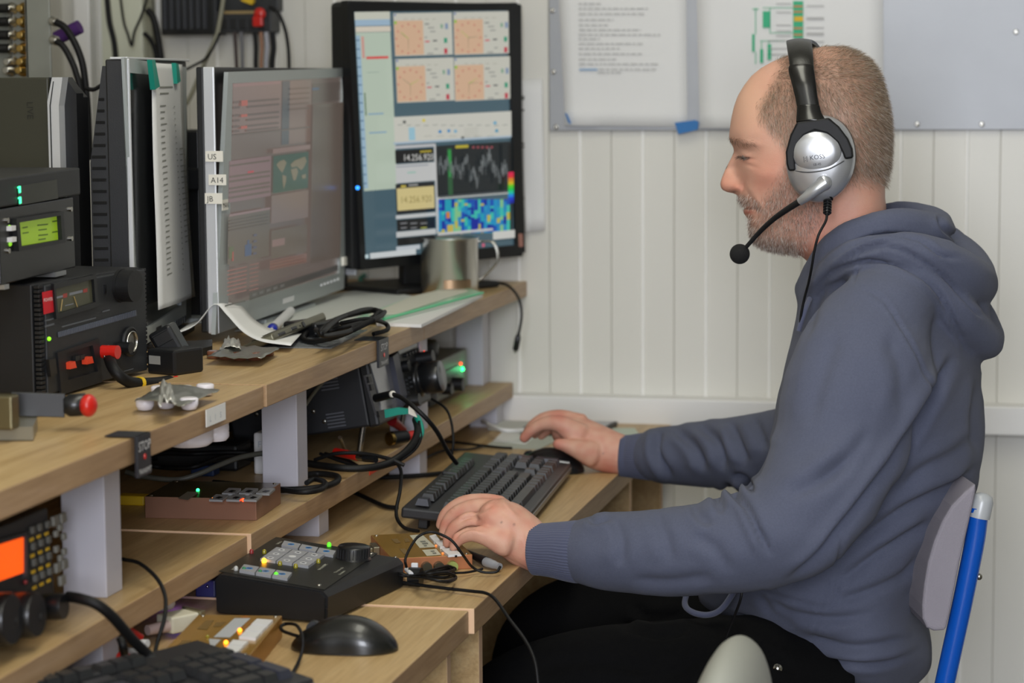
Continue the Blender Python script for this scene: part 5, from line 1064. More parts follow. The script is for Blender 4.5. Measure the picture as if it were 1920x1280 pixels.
b_ = B(); cn = [sq(*p, .012)-o1 for p in ((412, 655), (452, 655), (450, 640), (420, 640))]; b_.add(*foilsheet(cn, lambda u, v: .004*math.sin(u*PI), 10, .009, 12), smooth=True); b_.build('crumpled_foil', mat('foil_bright', '#d4d3cc', .3, metal=.7, bump=.9, bscale=160), t).modifiers.new('s', 'SOLIDIFY').thickness = .0004
# loose sheet with a sharp bend, glossy leaflet
t = thing('paper_sheet', 'creased white sheet bent up to a peak beside the middle silver monitor', 'paper', Matrix.Translation(sq(420, 640)))
Lp = [(325, 628, 2.90, .001), (365, 610, 2.92, .02), (401, 571, 2.95, .06), (425, 590, 2.93, .04), (455, 622, 2.90, .012), (490, 640, 2.87, .002), (545, 648, 2.86, .001)]
V = []; F = []; n_ = 0; A_ = spline([at(a, b, Y=c) for a, b, c, d_ in Lp], 5); 
for p in A_:
    for k in range(5): V.append(tuple(p - sq(420, 640) + Vector((-.03*k/4, .14*k/4, max(-.0, -(p.z-UZ)*.6*k/4)))))
for i in range(len(A_)-1):
    for k in range(4): F.append((i*5+k, i*5+k+1, (i+1)*5+k+1, (i+1)*5+k))
for i, v in enumerate(V): V[i] = (v[0], v[1], max(v[2], .0012))
b_ = B(); b_.add(V, F, 0, True); b_.build('sheet', PAPER, t).modifiers.new('s', 'SOLIDIFY').thickness = .0005
def flat(name, label, poly, z, m, cat='paper', th=.0008, grp=None, bend=0):
    o_ = sq(*poly[0], z); t_ = B(); P = [sq(*p, z)-o_ for p in poly]; n = len(P); V = [(p.x, p.y, 0) for p in P]+[(p.x, p.y, -th) for p in P]
    t_.add(V, [tuple(range(n)), tuple(range(n, 2*n))[::-1]]+[(k, (k+1) % n, n+(k+1) % n, n+k) for k in range(n)]); r_ = t_.build(name, m); r_.location = o_; return tag(r_, label, cat, grp)
flat('leaflet', 'glossy grey leaflet under the phone and coiled cable', [(470, 650), (622, 652), (690, 618), (560, 612)], .0012, mat('grey_gloss_print', '#8b8f92', .2, var=.5, vscale=60))
flat('paper_sheet', 'large pale sheet spread under the folder beneath the monitors', [(440, 620), (560, 612), (720, 600), (800, 560), (700, 540), (560, 560)], .0022, mat('paper_dim', '#cfd2cc', .7), th=.0008)
flat('notebook', 'black notebook edge showing under papers behind the adapter', [(272, 664), (352, 660), (398, 648), (398, 636), (330, 640)], .010, BLK, 'notebook', .009)
flat('paper_stack', 'white paper stack lying under the green folder at shelf edge', [(706, 605), (790, 608), (905, 552), (840, 540), (700, 585)], .005, PAPER, th=.0045)
flat('green_folder', 'pale green plastic folder with papers in front of the steel mug', [(655, 600), (720, 597), (905, 548), (858, 534), (760, 560)], .0085, mat('mint_plastic', '#a8d8b8', .3, var=.1, vscale=30), 'folder', .003)
flat('paper_sheet', 'cream sheet sticking out of the green folder', [(690, 590), (745, 588), (880, 545), (850, 537), (770, 556)], .0098, mat('paper_cream', '#d8d8c8', .6), th=.0008)
b_ = B(); P = [sq(720, 598, .010), sq(905, 549, .012)]; b_.cyl(P[0], P[1], .0022, n=8); tag(b_.build('folder_spine', mat('green_spine', '#5fc890', .35)), 'bright green slide-on spine lying along the folder edge', 'binder clip')
# phone-like battery pack leaning, markers
MPh = frame(at(516, 638, Z=UZ+.012), at(604, 602, Z=UZ+.02)); 
MPh = MPh @ Matrix.Rotation(-.42, 4, 'X')
t = thing('media_player', 'brushed bronze handheld player with sockets on its edge, propped beside the coiled cable', 'media player', MPh)
Lh = (at(604, 602, Z=UZ+.02)-at(516, 638, Z=UZ+.012)).length
BRZ = mat('brushed_bronze', '#7f7c6a', .35, metal=.8, bump=.2, bscale=600)
b_ = B(); b_.box(0, Lh*1.12, 0, .085, 0, .011, b=.003, seg=2); b_.build('body', BRZ, t)
b_ = B(); b_.box(.02, Lh-.03, .012, .04, .011, .0125, b=.0006); b_.build('slide_cover', mat('dark_bronze', '#57564c', .4, metal=.6), t)
b_ = B(); b_.box(.016, .04, -.0006, .002, .003, .007, b=.001); b_.build('socket', BLKS, t); b_ = B(); b_.box(.062, .082, -.0008, .002, .003, .008, b=.0015); b_.build('usb_socket', BLKS, t)
b_ = B(); b_.cyl((.105, -.0012, .0055), (.105, .002, .0055), .004, n=18); b_.build('jack_socket', BLKS, t); b_ = B(); b_.cyl((.093, -.0008, .0055), (.093, .002, .0055), .001, n=8); b_.build('pin_hole', BLKS, t)
t = thing('marker_pen', 'white felt pen with blue cap end lying by the handheld player', 'pen', Matrix.Translation(sq(510, 628)))
a = Vector((0, 0, .008)); c = sq(545, 596)-sq(510, 628)+Vector((0, 0, .010)); b_ = B(); b_.cyl(a, c, .0065, n=18); b_.build('barrel', WHT, t)
b_ = B(); b_.lathe([(.003, -.004), (.007, -.002), (.0073, .012), (.0066, .012)], a, c-a, 20); b_.build('cap', mat('blue_cap', '#23309a', .3), t); b_ = B(); b_.cyl(a-(c-a).normalized()*.0055, a, .0028, n=12); b_.build('tip', WHT, t)
# coiled cable with a black block
t = thing('cable_coil', 'coil of black cable with a small inline block at the shelf edge', 'cable', Matrix.Translation(sq(640, 625)))
o1 = sq(640, 625); rr = random.Random(4); b_ = B()
for k in range(5):
    pts = []; nn = 14
    for i in range(nn+1):
        a = 2*PI*i/nn; cx, cy = 655+rr.uniform(-5, 5), 602+k*.5; x = cx+math.cos(a)*(66-4*k)+math.sin(a)*4; y = cy-math.cos(a)*(17+k)+math.sin(a)*(9+k); pts.append(at(x, y, Z=UZ+.016+.007*k*.6+.012*math.sin(a+k))-o1)
    b_.tube(pts, .0032, n=8, sub=4)
b_.tube([at(x, y, Z=UZ+z)-o1 for x, y, z in ((640, 606, .03), (690, 598, .03), (722, 606, .015), (726, 618, .008), (700, 626, .005))], .0032); b_.tube([at(x, y, Z=UZ+z)-o1 for x, y, z in ((700, 600, .035), (640, 628, .02), (590, 640, .006), (568, 634, .006), (580, 615, .012))], .0036)
b_.build('coiled_cord', RUB, t); b_ = B(); M_ = frame(at(592, 632, Z=UZ+.003)-o1, at(680, 620, Z=UZ+.003)-o1); b_.M = M_; b_.box(0, .052, 0, .06, 0, .018, b=.004, seg=2); b_.build('inline_block', BLKS, t)
# power adapter with banded cable
t = thing('power_adapter', 'black plug-in power adapter lying tilted beside the power supply', 'power adapter', Matrix.Translation(sq(310, 700))); o1 = sq(310, 700)
b_ = B(); b_.M = frame(at(276, 700, Z=UZ)-o1, at(330, 705, Z=UZ)-o1); b_.box(0, .045, 0, .05, 0, .03, b=.003); b_.box(.004, .022, -.0006, .002, .012, .022, 1); b_.build('body', [BLK, mat('grey_label', '#8f8f8a', .6)], t)
b_ = B(); b_.M = frame(at(312, 690, Z=UZ+.004)-o1, at(352, 690, Z=UZ+.004)-o1) @ Matrix.Rotation(-.5, 4, 'Y'); b_.box(0, .03, -.005, .035, 0, .045, b=.004); b_.box(.004, .026, -.0055, .0, .026, .040, b=.001); b_.build('plug_block', BLKS, t)
b_ = B(); b_.tube([at(x, y, Y=2.66)-o1 for x, y in ((340, 660), (358, 668), (361, 680), (352, 690), (335, 698))], .003); b_.build('cord', RUB, t)
t = thing('battery_lead', 'thick black lead with yellow band leading from the binding post', 'cable', Matrix.Translation(sq(262, 715))); o1 = sq(262, 715)
b_ = B(); b_.tube([at(x, y, Y=Y_)-o1 for x, y, Y_ in ((205, 672, 2.52), (212, 690, 2.50), (228, 708, 2.50), (250, 718, 2.52), (290, 718, 2.56), (318, 714, 2.60))], .0068, sub=5); b_.build('lead', RUB, t)
b_ = B(); a, c = at(259, 718, Y=2.53)-o1, at(265, 718.5, Y=2.535)-o1; b_.cyl(a, c, .0077, n=16); b_.build('yellow_band', mat('yellow_plastic', '#d8b21e', .5), t)
b_ = B(); a, c = at(318, 714, Y=2.60)-o1, at(332, 710, Y=2.61)-o1; b_.cyl(a, c, .004, n=12); b_.build('red_tip', RED, t)
cable('red test lead end lying between power supply and monitor', [(262, 672), (285, 664), (312, 656)], 2.78, .003, RED, 'test_lead')
# steel mug
mo = at(848, 540, Z=UZ) ; mo = Vector((mo.x, 3.70, UZ)); sc_ = ((mo-Vector(CC)).dot(FW))/FPX
mo = Vector((at(843, 500, Y=3.70).x, 3.70, UZ))
Rm = 54*sc_; Hm = .09
t = thing('mug', 'stained stainless steel mug with wire handle on the shelf by the wall', 'mug', Matrix.Translation(mo))
zt = at(843, 445, Y=3.70).z-UZ; b_ = B(); b_.lathe([(Rm*.94, 0), (Rm*.985, .004), (Rm*.99, zt-.004), (Rm*1.03, zt-.001), (Rm*1.04, zt), (Rm*.99, zt), (Rm*.95, zt-.01), (Rm*.95, .003)], n=48)
SM = mat('brushed_steel_mug', '#cdcac2', .3, metal=1, bump=.25, bscale=120)
b_.build('body', SM, t)
b_ = B(); h0, h1, h2, h3 = [at(x, y, Y=3.72)-mo for x, y in ((895, 452), (925, 455), (932, 490), (905, 528))]
for dy in (-.004, .004): b_.tube([Vector((Rm*.9, dy, h0.z)), h0+Vector((0, dy, 0)), h1+Vector((0, dy, 0)), h2+Vector((0, dy, 0)), h3+Vector((-.004, dy, .004)), Vector((Rm*.9, dy, h3.z+.003))], .0018)
b_.build('wire_handle', STEEL, t)['kind'] = 'stuff'
b_ = B(); b_.tube([at(x, y, Y=3.72)-mo for x, y in ((815, 447), (830, 434), (850, 433), (868, 440))], .0009); b_.build('inner_wire', STEEL, t)
b_ = B(); V = []; F = []
for i in range(13):
    a = -PI/2 + .55 + (i-6)*.085; hz = .010+.004*math.sin(i*1.3); top_ = .036+.006*math.sin(i*2.1)
    for z in (.012, .026): V.append((Rm*1.002*math.cos(a), Rm*1.002*math.sin(a), z))
for i in range(12): F.append((2*i, 2*i+2, 2*i+3, 2*i+1))
b_.add(V, F, 0, True); b_.build('heat_stain', mat('brown_heat_tint', '#a08468', .35, metal=.8), t)
b_ = B(); o1 = sq(950, 522); b_.M = frame((0, 0, 0), at(985, 518, Z=UZ)-at(925, 527, Z=UZ)); b_.box(-.02, .035, 0, .05, 0, .009, b=.002); tag(b_.build('wallet', CHAR), 'flat dark wallet-like case at the end of the shelf beside the mug', 'case').location = o1
t = thing('patch_cable', 'teal network cable curving behind the pale papers under the upright monitor', 'cable', Matrix.Translation(sq(720, 535))); o1 = sq(720, 535)
b_ = B(); b_.tube([at(x, y, Z=UZ+.006)-o1 for x, y in ((690, 512), (676, 522), (682, 532), (705, 538), (735, 541), (757, 542))], .0042); b_.build('cord', TEAL, t)
b_ = B(); b_.tube([at(x, y, Z=UZ+.006)-o1 for x, y in ((757, 542), (768, 543), (780, 544))], .003); b_.build('connector', mat('tan_plug', '#b08c66', .4), t)
cable('thin black lead hanging over the shelf end with a jack plug', [(900, 528, 3.86), (925, 529, 3.85), (952, 535, 3.83), (972, 558, 3.82), (978, 590, 3.82), (973, 625, 3.82), (971, 634, 3.82)], 3.82, .0022, name='jack_lead')
p0, p1 = at(972, 628, Y=3.82), at(967, 655, Y=3.82); b_ = B(); b_.lathe([(.002, -.006), (.0035, 0), (.005, .004), (.0052, (p1-p0).length), (.0035, (p1-p0).length+.002)], p0, p1-p0, 16); b_.cyl(p1, p1+(p1-p0).normalized()*.006, .0022, m=1)
j_ = bpy.data.objects['jack_lead']; q_ = b_.build('jack_plug', [BLKS, STEEL], j_)
# edge labels on the upper shelf
for k, (pa, pb, lb) in enumerate((((250, 812), (285, 809), 'black STOP TRANSMIT label on the nearest shelf edge, below the foil pack'), ((705, 640), (728, 638), 'black STOP TRANSMIT label on the middle shelf edge near the radio screen'))):
    a, c = at(*pa, X=UX), at(*pb, X=UX); y0 = a.y; y1 = c.y; t = thing('warning_label', lb, 'sign', Matrix.Translation((UX, y0, UZ)), 'STOP labels on the shelf edge')
    w2 = .034 if k == 0 else .046; drop = .040 if k == 0 else .036
    b_ = B(); b_.box(-.03, .004, 0, w2, .0002, .0012); b_.box(.001, .0045, -.001, w2, -drop, .0012, b=.0004); b_.build('angle_plate', mat('black_label', '#24262b', .4), t)
    O = Vector((.005, w2/2, 0)); U = Vector((0, 1, 0)); b_ = B(); b_.text('STOP', (.0049, w2/2, -.0145), U, HZ, .0135, 0, center=True); b_.text('TRANSMIT', (.0049, w2/2, -drop+.003), U, HZ, .0070, 0, center=True); b_.build('lettering', WHT, t)
    b_ = B(); b_.lathe([(.003, 0), (.0028, .0006)], (.0047, w2/2, -.021), (1, 0, 0), 14); b_.build('red_dot', RED, t)
b_ = B(); a = at(388, 775, X=UX+.002); c = at(424, 757, X=UX+.002); b_.box(0, .0008, 0, c.y-a.y, -.0195, -.001); tag(b_.build('paper_label', [PAPER]), 'small white paper label with faint print on the shelf edge', 'label').location = (UX+.0005, a.y, UZ)
b_ = B()
for k, s_ in enumerate(('L', 'I', 'S')): b_.text(s_, (0, .010+k*.016, -.015), (0, 1, 0), (0, 0, 1), .009)
q_ = b_.build('faint_letters', mat('faint_blue_print', '#a8b0bc', .7), bpy.data.objects['paper_label']); q_.location = (.0011, 0, 0)
for px, py, r_, lb in ((355, 812, .026, 'near white ribbed puck fixed under the nearest upper shelf'), (402, 788, .016, 'smaller white puck under the shelf behind the paper label')):
    p = at(px, py-10, X=UX-.05 if r_ > .02 else UX-.035); b_ = B(); zt2 = UZ-.027; b_.lathe([(r_*.8, -.026), (r_, -.022), (r_, -.017), (r_*.97, -.016), (r_, -.015), (r_, -.010), (r_*.97, -.009), (r_, -.008), (r_, 0)], (0, 0, 0), (0, 0, 1), 32); tag(b_.build('puck_light', PILL), lb, 'lamp', None).location = (p.x, p.y, zt2)
# ================================================================== MIDDLE LEVEL
DZ = .7395
def gold_box(label, M, W, D, H, mats, name='keyer_box'):
    t = thing(name, label, 'control box', M, None); b_ = B(); b_.box(0, W, 0, D, 0, H, 0, b=.0008); o_ = b_.build('case', mats, t)
    for p in o_.data.polygons: p.material_index = 1 if p.normal.z > .8 else 0
    for x, y in ((.006, .006), (W-.006, .006), (.006, D-.006), (W-.006, D-.006)): b_ = B(); b_.lathe([(.0022, 0), (.002, .0008), (.0005, .001)], (x, y, H), (0, 0, 1), 10); b_.build('screw', STEEL, t)
    return t
CDK = mat('copper_front', '#8a6450', .42, metal=.35, bump=.08, bscale=1500); OLT = mat('olive_tinted_top', '#55492f', .2, metal=.2, var=.15, vscale=30)
WLBL = mat('white_glossy_label', '#dfe0dc', .3); ORL = mat('orange_led', '#ff8a1e', .3, emit=5); RDL = mat('red_led_lit', '#ff3a16', .3, emit=5); GRL = mat('green_led_lit', '#2cff7a', .3, emit=6); YDIM = mat('dim_yellow_led', '#8d8420', .2, coat=.5)
MC = frame(at(272, 971, Z=MZ), at(481, 976, Z=MZ)); Wc = (at(272, 971, Z=MZ)-at(481, 976, Z=MZ)).length
t = gold_box('copper-fronted keyer box with green and red lights on the low riser shelf', MC, Wc, .112, .026, [CDK, OLT]); H = .026
b_ = B(); pq(b_, MC, [(333, 934), (352, 921), (375, 922), (352, 937)], H+.0006, ax='z'); b_.build('sticker', mat('dim_label', '#7f7a6c', .5), t)
b_ = B()
for k in range(6):
    i, j = k % 3, k//3; x, y = 402+i*32+j*24, 934-j*12; 
    b_2 = B(); pp(b_2, MC, [(x-10, y+2), (x+15, y+3), (x+26, y-7), (x+3, y-8)], H+.0025, H, ax='z'); q_ = b_2.build('button', mat('grey_key_top', '#8f8f90', .35), t)
    b_2 = B(); pp(b_2, MC, [(x+2, y-1), (x+9, y), (x+16, y-2.5), (x+8, y-4)], H+.0030, H+.0025, ax='z'); b_2.build('button_mark', BLKS, q_)
for px, py, m_ in ((371, 918.5, GRL), (398, 936, ORL), (456, 937, RDL)): b_ = B(); b_.sph(hit(MC, px, py, 'z', H+.0005), .0022, 10); b_.build('indicator_light', m_, t)
# gold keyer by the hand
MG = frame(at(734, 1074, Z=DZ), at(886, 1066, Z=DZ)); Wg = (at(734, 1074, Z=DZ)-at(886, 1066, Z=DZ)).length; H = .0175
GTOP = mat('gold_tinted_top', '#a98442', .18, metal=.35, var=.2, vscale=26)
t = gold_box('gold keyer box with white buttons under the left hand, knobs on its near side', MG, Wg, .15, H, [COPPER, GTOP])
def top(poly, m_, name, M=MG, h=H, z0=.0004, z1=None):
    b_ = B(); (pq(b_, M, poly, h+z0, ax='z') if z1 is None else pp(b_, M, poly, h+z1, h, ax='z')); return b_.build(name, m_, t)
c7 = lambda x, y: (690+x/7.11, 980+y/7.11)
top([c7(555, 165), c7(720, 150), c7(900, 320), c7(690, 335)], mat('cream_label', '#c9c6b2', .35), 'legend_label'); top([c7(720, 360), c7(910, 345), c7(975, 425), c7(785, 440)], mat('cream_label', '#c9c6b2', .35), 'legend_label')
b_ = B()
for a in ([c7(690, 240), c7(760, 235), c7(775, 250), c7(705, 256)], [c7(715, 265), c7(790, 260), c7(805, 278), c7(735, 283)], [c7(740, 295), c7(780, 292), c7(790, 308), c7(755, 312)], [c7(830, 370), c7(880, 366), c7(890, 380), c7(845, 384)], [c7(855, 395), c7(905, 392), c7(915, 408), c7(870, 412)]): pq(b_, MG, a, H+.0008, ax='z')
b_.build('legend_print', mat('grey_print', '#77786f', .8), t)
b_ = B()
for a in ([c7(310, 215), c7(390, 210), c7(440, 265), c7(370, 270)], [c7(480, 210), c7(540, 205), c7(560, 250), c7(500, 258)], [c7(420, 345), c7(490, 340), c7(560, 410), c7(480, 418)]): pq(b_, MG, a, H+.0004, ax='z')
b_.build('faded_print', mat('faded_gold_print', '#7a6238', .4), t)
for a in ([c7(815, 170), c7(900, 150), c7(960, 230), c7(880, 245)], [c7(880, 240), c7(1000, 230), c7(1140, 290), c7(960, 315)], [c7(980, 345), c7(1150, 330), c7(1190, 370), c7(1020, 385)], [c7(1020, 385), c7(1190, 372), c7(1250, 410), c7(1070, 425)]): top(a, WHT, 'button', z1=.003)
for px, py in ((905, 303), (995, 405)): b_ = B(); b_.sph(hit(MG, *c7(px, py), 'z', H+.0005), .0014, 8); b_.build('indicator_light', mat('dim_orange_led', '#e87a3a', .3, emit=1.2), t)
b_ = B(); pp(b_, MG, [c7(1155, 385), c7(1185, 383), c7(1188, 435), c7(1158, 438)], H+.002, H, ax='z'); b_.build('black_switch', BLKS, t)
for px, py, m_ in ((780, 590, mat('olive_knob', '#3d3a2c', .4)), (945, 585, mat('olive_knob', '#3d3a2c', .4)), (1125, 575, mat('lime_jack', '#9aa65a', .4))): b_ = B(); pcyl(b_, MG, *c7(px, py), .0062, 0, -.009, n=20, dh=-.004); b_.build('knob' if px < 1000 else 'audio_jack', m_, t)
b_ = B(); b_.box(-.008, 0, .08, .11, .002, .016, b=.001); b_.box(-.014, -.008, .084, .106, .004, .014, b=.001); b_.build('serial_connector', mat('nickel', '#a9a48f', .3, metal=.9), t)
# gold keyer at the lower left
G2 = at(378, 1151, Z=DZ+.022); G3 = at(535, 1153, Z=DZ+.022); G4 = at(470, 1226, Z=DZ+.022)
dn_ = (G4-G3).normalized(); D2 = .175; o2 = G2 + dn_*D2; o2.z = DZ-.002; G5 = G3 + dn_*D2; G5.z = DZ-.002
MG2 = frame(o2, G5); H = .0235; W2 = (G5-o2).length
t = gold_box('gold keyer box with white labels behind the nearest keyboard', MG2, W2, D2, H, [mat('gold_side', '#a8762c', .4, metal=.45), GTOP])
c5 = lambda x, y: (240+x/5.333, 1150+y/5.333)
T2 = lambda poly, m_, nm, z1=None: top([c5(*p) for p in poly], m_, nm, MG2, H, .0004, z1)
T2([(1065, 45), (1225, 45), (1020, 238), (855, 235)], mat('pale_label', '#b9bdc0', .4), 'legend_label'); T2([(810, 250), (930, 258), (860, 330), (820, 320)], mat('pale_label', '#b9bdc0', .4), 'legend_label')
for k in range(3): T2([(1290-k*60, 50+k*62), (1450-k*60, 62+k*62), (1395-k*60, 118+k*62), (1230-k*60, 105+k*62)], WHT, 'button', .003)
T2([(1050, 260), (1205, 272), (1150, 320), (1010, 305)], WHT, 'button', .003); T2([(1010, 310), (1150, 325), (1095, 385), (960, 360)], WHT, 'button', .003)
b_ = B()
for a in ([(780, 70), (860, 62), (790, 160), (690, 150)], [(880, 90), (980, 82), (920, 130), (850, 130)], [(540, 270), (640, 262), (600, 310), (500, 310)]): pq(b_, MG2, [c5(*p) for p in a], H+.0004, ax='z')
b_.build('faded_print', mat('faded_gold_print', '#7a6238', .4), t)
for x, y in ((1118, 165), (980, 288)): b_ = B(); b_.sph(hit(MG2, *c5(x, y), 'z', H+.001), .0023, 10); b_.build('indicator_light', ORL, t)
b_ = B(); b_.sph(hit(MG2, *c5(795, 230), 'z', H+.001), .002, 10); b_.build('indicator_light', YDIM, t)
# rotator keypad box
MR = frame(at(404, 1149, Z=DZ), at(612, 1168, Z=DZ)); Wr = (at(404, 1149, Z=DZ)-at(612, 1168, Z=DZ)).length; Dr = .196
t = thing('keypad_box', 'black sloping keypad box with big dial knob and one orange light lit', 'control box', MR)
h0, h1 = .043, .034
b_ = B(); pr = [(0, .002), (.003, 0), (Wr-.003, 0), (Wr, .002), (Wr+.001, h1-.006), (Wr-.005, h1), (.005, h0), (-.001, h0-.006)]; b_.prism(pr, .003, Dr-.003, ax='y'); pr2 = [(x*.96+Wr*.02, z*.93+.001) for x, z in pr]; b_.prism(pr2, 0, Dr, ax='y'); b_.prism([(0, .0168), (Wr+.0005, .0152), (Wr+.0005, .0158), (0, .0174)], .001, Dr-.001, 1, ax='y'); b_.build('case', [BLK, BLKS], t)
MT = MR @ Matrix.Translation((0, 0, h0)) @ Matrix.Rotation(math.atan((h0-h1)/Wr), 4, 'Y')
def tl(b, poly, z0, z1, m=0):   # in the tilted top plane, converted to the box's own axes
    b.M = MR.inverted() @ MT; pp(b, MT, poly, z1, z0, m, ax='z'); b.M = Matrix()
def tp(px, py, z): return MR.inverted() @ (MT @ hit(MT, px, py, 'z', z))
cc_ = lambda x, y: (400+x/5.647, 990+y/5.647)
b_ = B(); tl(b_, [cc_(60, 452), cc_(1175, 648), cc_(1740, 262), cc_(665, 92)], 0, .0008); b_.build('top_plate', mat('dark_top_plate', '#232420', .4, bump=.2, bscale=1500), t)
def key_grid(A, U, V_, nu, nv, m, mark_mat, centre_white=False, hz=.004):
    for i in range(nu):
        for j in range(nv):
            g = .012; P = []
            for u, v in ((i/nu+g, j/nv+g), ((i+1)/nu-g, j/nv+g), ((i+1)/nu-g, (j+1)/nv-g), (i/nu+g, (j+1)/nv-g)): P.append(cc_(A[0]+U[0]*u+V_[0]*v, A[1]+U[1]*u+V_[1]*v))
            b_ = B(); tl(b_, P, .0005, hz); k_ = b_.build('button', m, t)
            x = sum(p[0] for p in P)/4; y = sum(p[1] for p in P)/4
            b_ = B(); r_ = .0038; p = tp(x, y, hz); nrm = (MR.inverted().to_3x3() @ MT.to_3x3()) @ Vector((0, 0, 1))
            if centre_white and i == 1 and j == 1: b_.lathe([(.0042, 0), (.0042, .0003)], p, nrm, 20); b_.build('button_ring', WHT, k_); continue
            b_.lathe([(r_, 0), (r_, .0003), (r_*.82, .0003), (r_*.82, 0)], p, nrm, 20); b_.lathe([(r_*.55, 0), (r_*.55, .0003)], p, nrm, 4, 1); b_.build('button_ring', [mark_mat, BLKS], k_)
GK = mat('grey_key', '#9b9ca0', .5)
key_grid((745, 128), (560, 110), (-30, 48), 3, 1, GK, mat('blue_ring', '#2d7fc0', .4)); key_grid((665, 195), (520, 80), (-175, 125), 3, 3, GK, WHT, True); key_grid((320, 378), (520, 90), (-50, 62), 3, 1, GK, mat('blue_ring', '#2d7fc0', .4))
for px, py, m_ in ((538, 362, mat('amber_led_lit', '#ffb01e', .3, emit=7)), (540, 268, YDIM), (706, 392, YDIM), (872, 420, YDIM), (1113, 368, YDIM), (325, 455, mat('dim_green_led', '#2c7a50', .3)), (495, 485, mat('dim_green_led', '#2c7a50', .3)), (665, 512, mat('green_led_on', '#4fd024', .3, emit=1.4)), (1226, 192, mat('green_led_on', '#4fd024', .3, emit=1.4)), (405, 266, mat('dim_red_led', '#8a2a2c', .3)), (240, 446, mat('clear_led', '#b8b8b4', .2))):
    b_ = B(); p = tp(*cc_(px, py), .001); b_.lathe([(.0025, 0), (.0025, .0028), (.0018, .0045), (.0004, .0052)], p, (0, 0, 1), 14); b_.build('indicator_light', m_, t)
b_ = B(); p = tp(*cc_(1480, 232), .010); p = Vector((p.x, p.y, p.z-.010)); nrm = (.06, 0, 1); b_.lathe([(.0205, 0), (.0205, .0012), (.0185, .002), (.0185, .0135), (.0172, .0152), (.002, .0156)], p, nrm, 40); b_.build('dial_knob', BLKS, t)
b_ = B()
for k in range(28): a = 2*PI*k/28; b_.cyl(p+Vector((.0186*math.cos(a), .0186*math.sin(a), .0025)), p+Vector((.0186*math.cos(a)+.0008, .0186*math.sin(a), .013)), .0006, n=5)
b_.build('knob_ribs', BLK, t)['kind'] = 'stuff'
for px, py in ((1118, 602), (1670, 268)): b_ = B(); b_.lathe([(.0028, 0), (.0024, .0009), (.0006, .001)], tp(*cc_(px, py), .0008), (0, 0, 1), 12); b_.build('screw', STEEL, t)
def slant(s_, a, c, size, nm='lettering', dz=.0012):
    b_ = B(); p, q = tp(*cc_(*a), dz), tp(*cc_(*c), dz); U = (q-p).normalized(); b_.text(s_, p, U, Vector((0, 0, 1)).cross(U), size); b_.build(nm, mat('cream_print', '#c8c8b8', .6), t)
slant('microHAM', (1130, 440), (1260, 350), .0066); slant('The radio club', (1300, 470), (1440, 378), .0046); slant('Hanstholm', (1345, 492), (1480, 395), .0046); slant('RADIO', (690, 168), (770, 118), .005); slant('ROTOR', (215, 440), (290, 385), .005)
for sx in (.01, Wr-.02): b_ = B(); b_.box(sx, sx+.012, .01, .022, -.0002, .001); b_.build('foot', BLK, t)
# transceiver with the big knob
pk = at(709, 797, Y=3.08); MT3 = frame(pk, pk+Vector((.012, 1, 0))) @ Matrix.Rotation(-.17, 4, 'X')
t = thing('radio_transceiver', 'tilted black radio with large tuning knob and shiny screen under the middle upper shelf', 'radio', MT3)
b_ = B(); b_.box(0, .27, .012, .21, .0, .088, b=.003); b_.build('case', mat('radio_black', '#17181c', .5, bump=.2, bscale=1500), t)
b_ = B(); b_.box(-.001, .271, -.002, .014, -.002, .09, b=.004); b_.build('front_panel', BLK, t)
for (a0, z_) in ((.045, .058), (.045, .006)):
    for k in range(5): b_ = B(); b_.box(-.0014, .0, a0, a0+.026, z_+k*.0045, z_+k*.0045+.0018, b=.0004); b_.build('vent_slot', mat('vent_grey', '#5e6066', .5), t)
for y_, z_ in ((.09, .05), (.088, .032), (.075, .016), (.17, .04)): b_ = B(); b_.lathe([(.003, 0), (.0028, .001), (.0008, .001)], (0, y_, z_), (-1, 0, 0), 12); b_.build('screw', STEEL, t)
c6 = lambda x, y: (680+x/5.818, 640+y/5.818)
b_ = B(); pp(b_, MT3, [c6(85, 245), c6(330, 165), c6(405, 590), c6(440, 715), c6(205, 745), c6(185, 590)], -.004, 0); b_.build('screen', mat('screen_protector_film', '#8f8f92', .12, metal=.55, var=.5, vscale=22), t)
b_ = B(); pp(b_, MT3, [c6(330, 165), c6(385, 120), c6(500, 640), c6(440, 715)], -.011, 0); b_.build('centre_ridge', mat('slate_bezel', '#3c3e4a', .4), t)
b_ = B(); pp(b_, MT3, [c6(30, 370), c6(100, 350), c6(205, 790), c6(155, 800)], -.003, 0); b_.build('button_strip', mat('grey_strip', '#4c4d50', .45), t)
for x, y in ((80, 415), (105, 500), (190, 790)): b_ = B(); pp(b_, MT3, [c6(x-20, y-32), c6(x+12, y-38), c6(x+26, y+28), c6(x-4, y+34)], -.006, -.002); b_.build('button', BLK, t)
b_ = B(); pp(b_, MT3, [c6(385, 95), c6(590, 5), c6(600, 50), c6(400, 140)], -.006, 0); b_.build('sub_display', mat('dim_display', '#585a58', .2), t)
for k in range(5): b_ = B(); pcyl(b_, MT3, *c6(480+k*32, 150-k*14), .0028, 0, -.007, dh=-.006); b_.build('button', BLK, t)
for x, y in ((490, 420), (530, 395), (500, 465), (545, 440), (505, 510), (550, 490), (510, 555)): b_ = B(); pcyl(b_, MT3, *c6(x, y), .0022, 0, -.006, dh=-.006); b_.build('button', CHAR, t)
b_ = B(); p = hit(MT3, *c6(862, 375), 'y', -.042); b_.lathe([(.0255, 0), (.0255, .004), (.0215, .005), (.0215, .009), (.0235, .011), (.0235, .034), (.022, .0362)], (p.x, -.006, p.z), (0, -1, 0), 44); kb_ = b_.build('tuning_knob', BLKS, t)
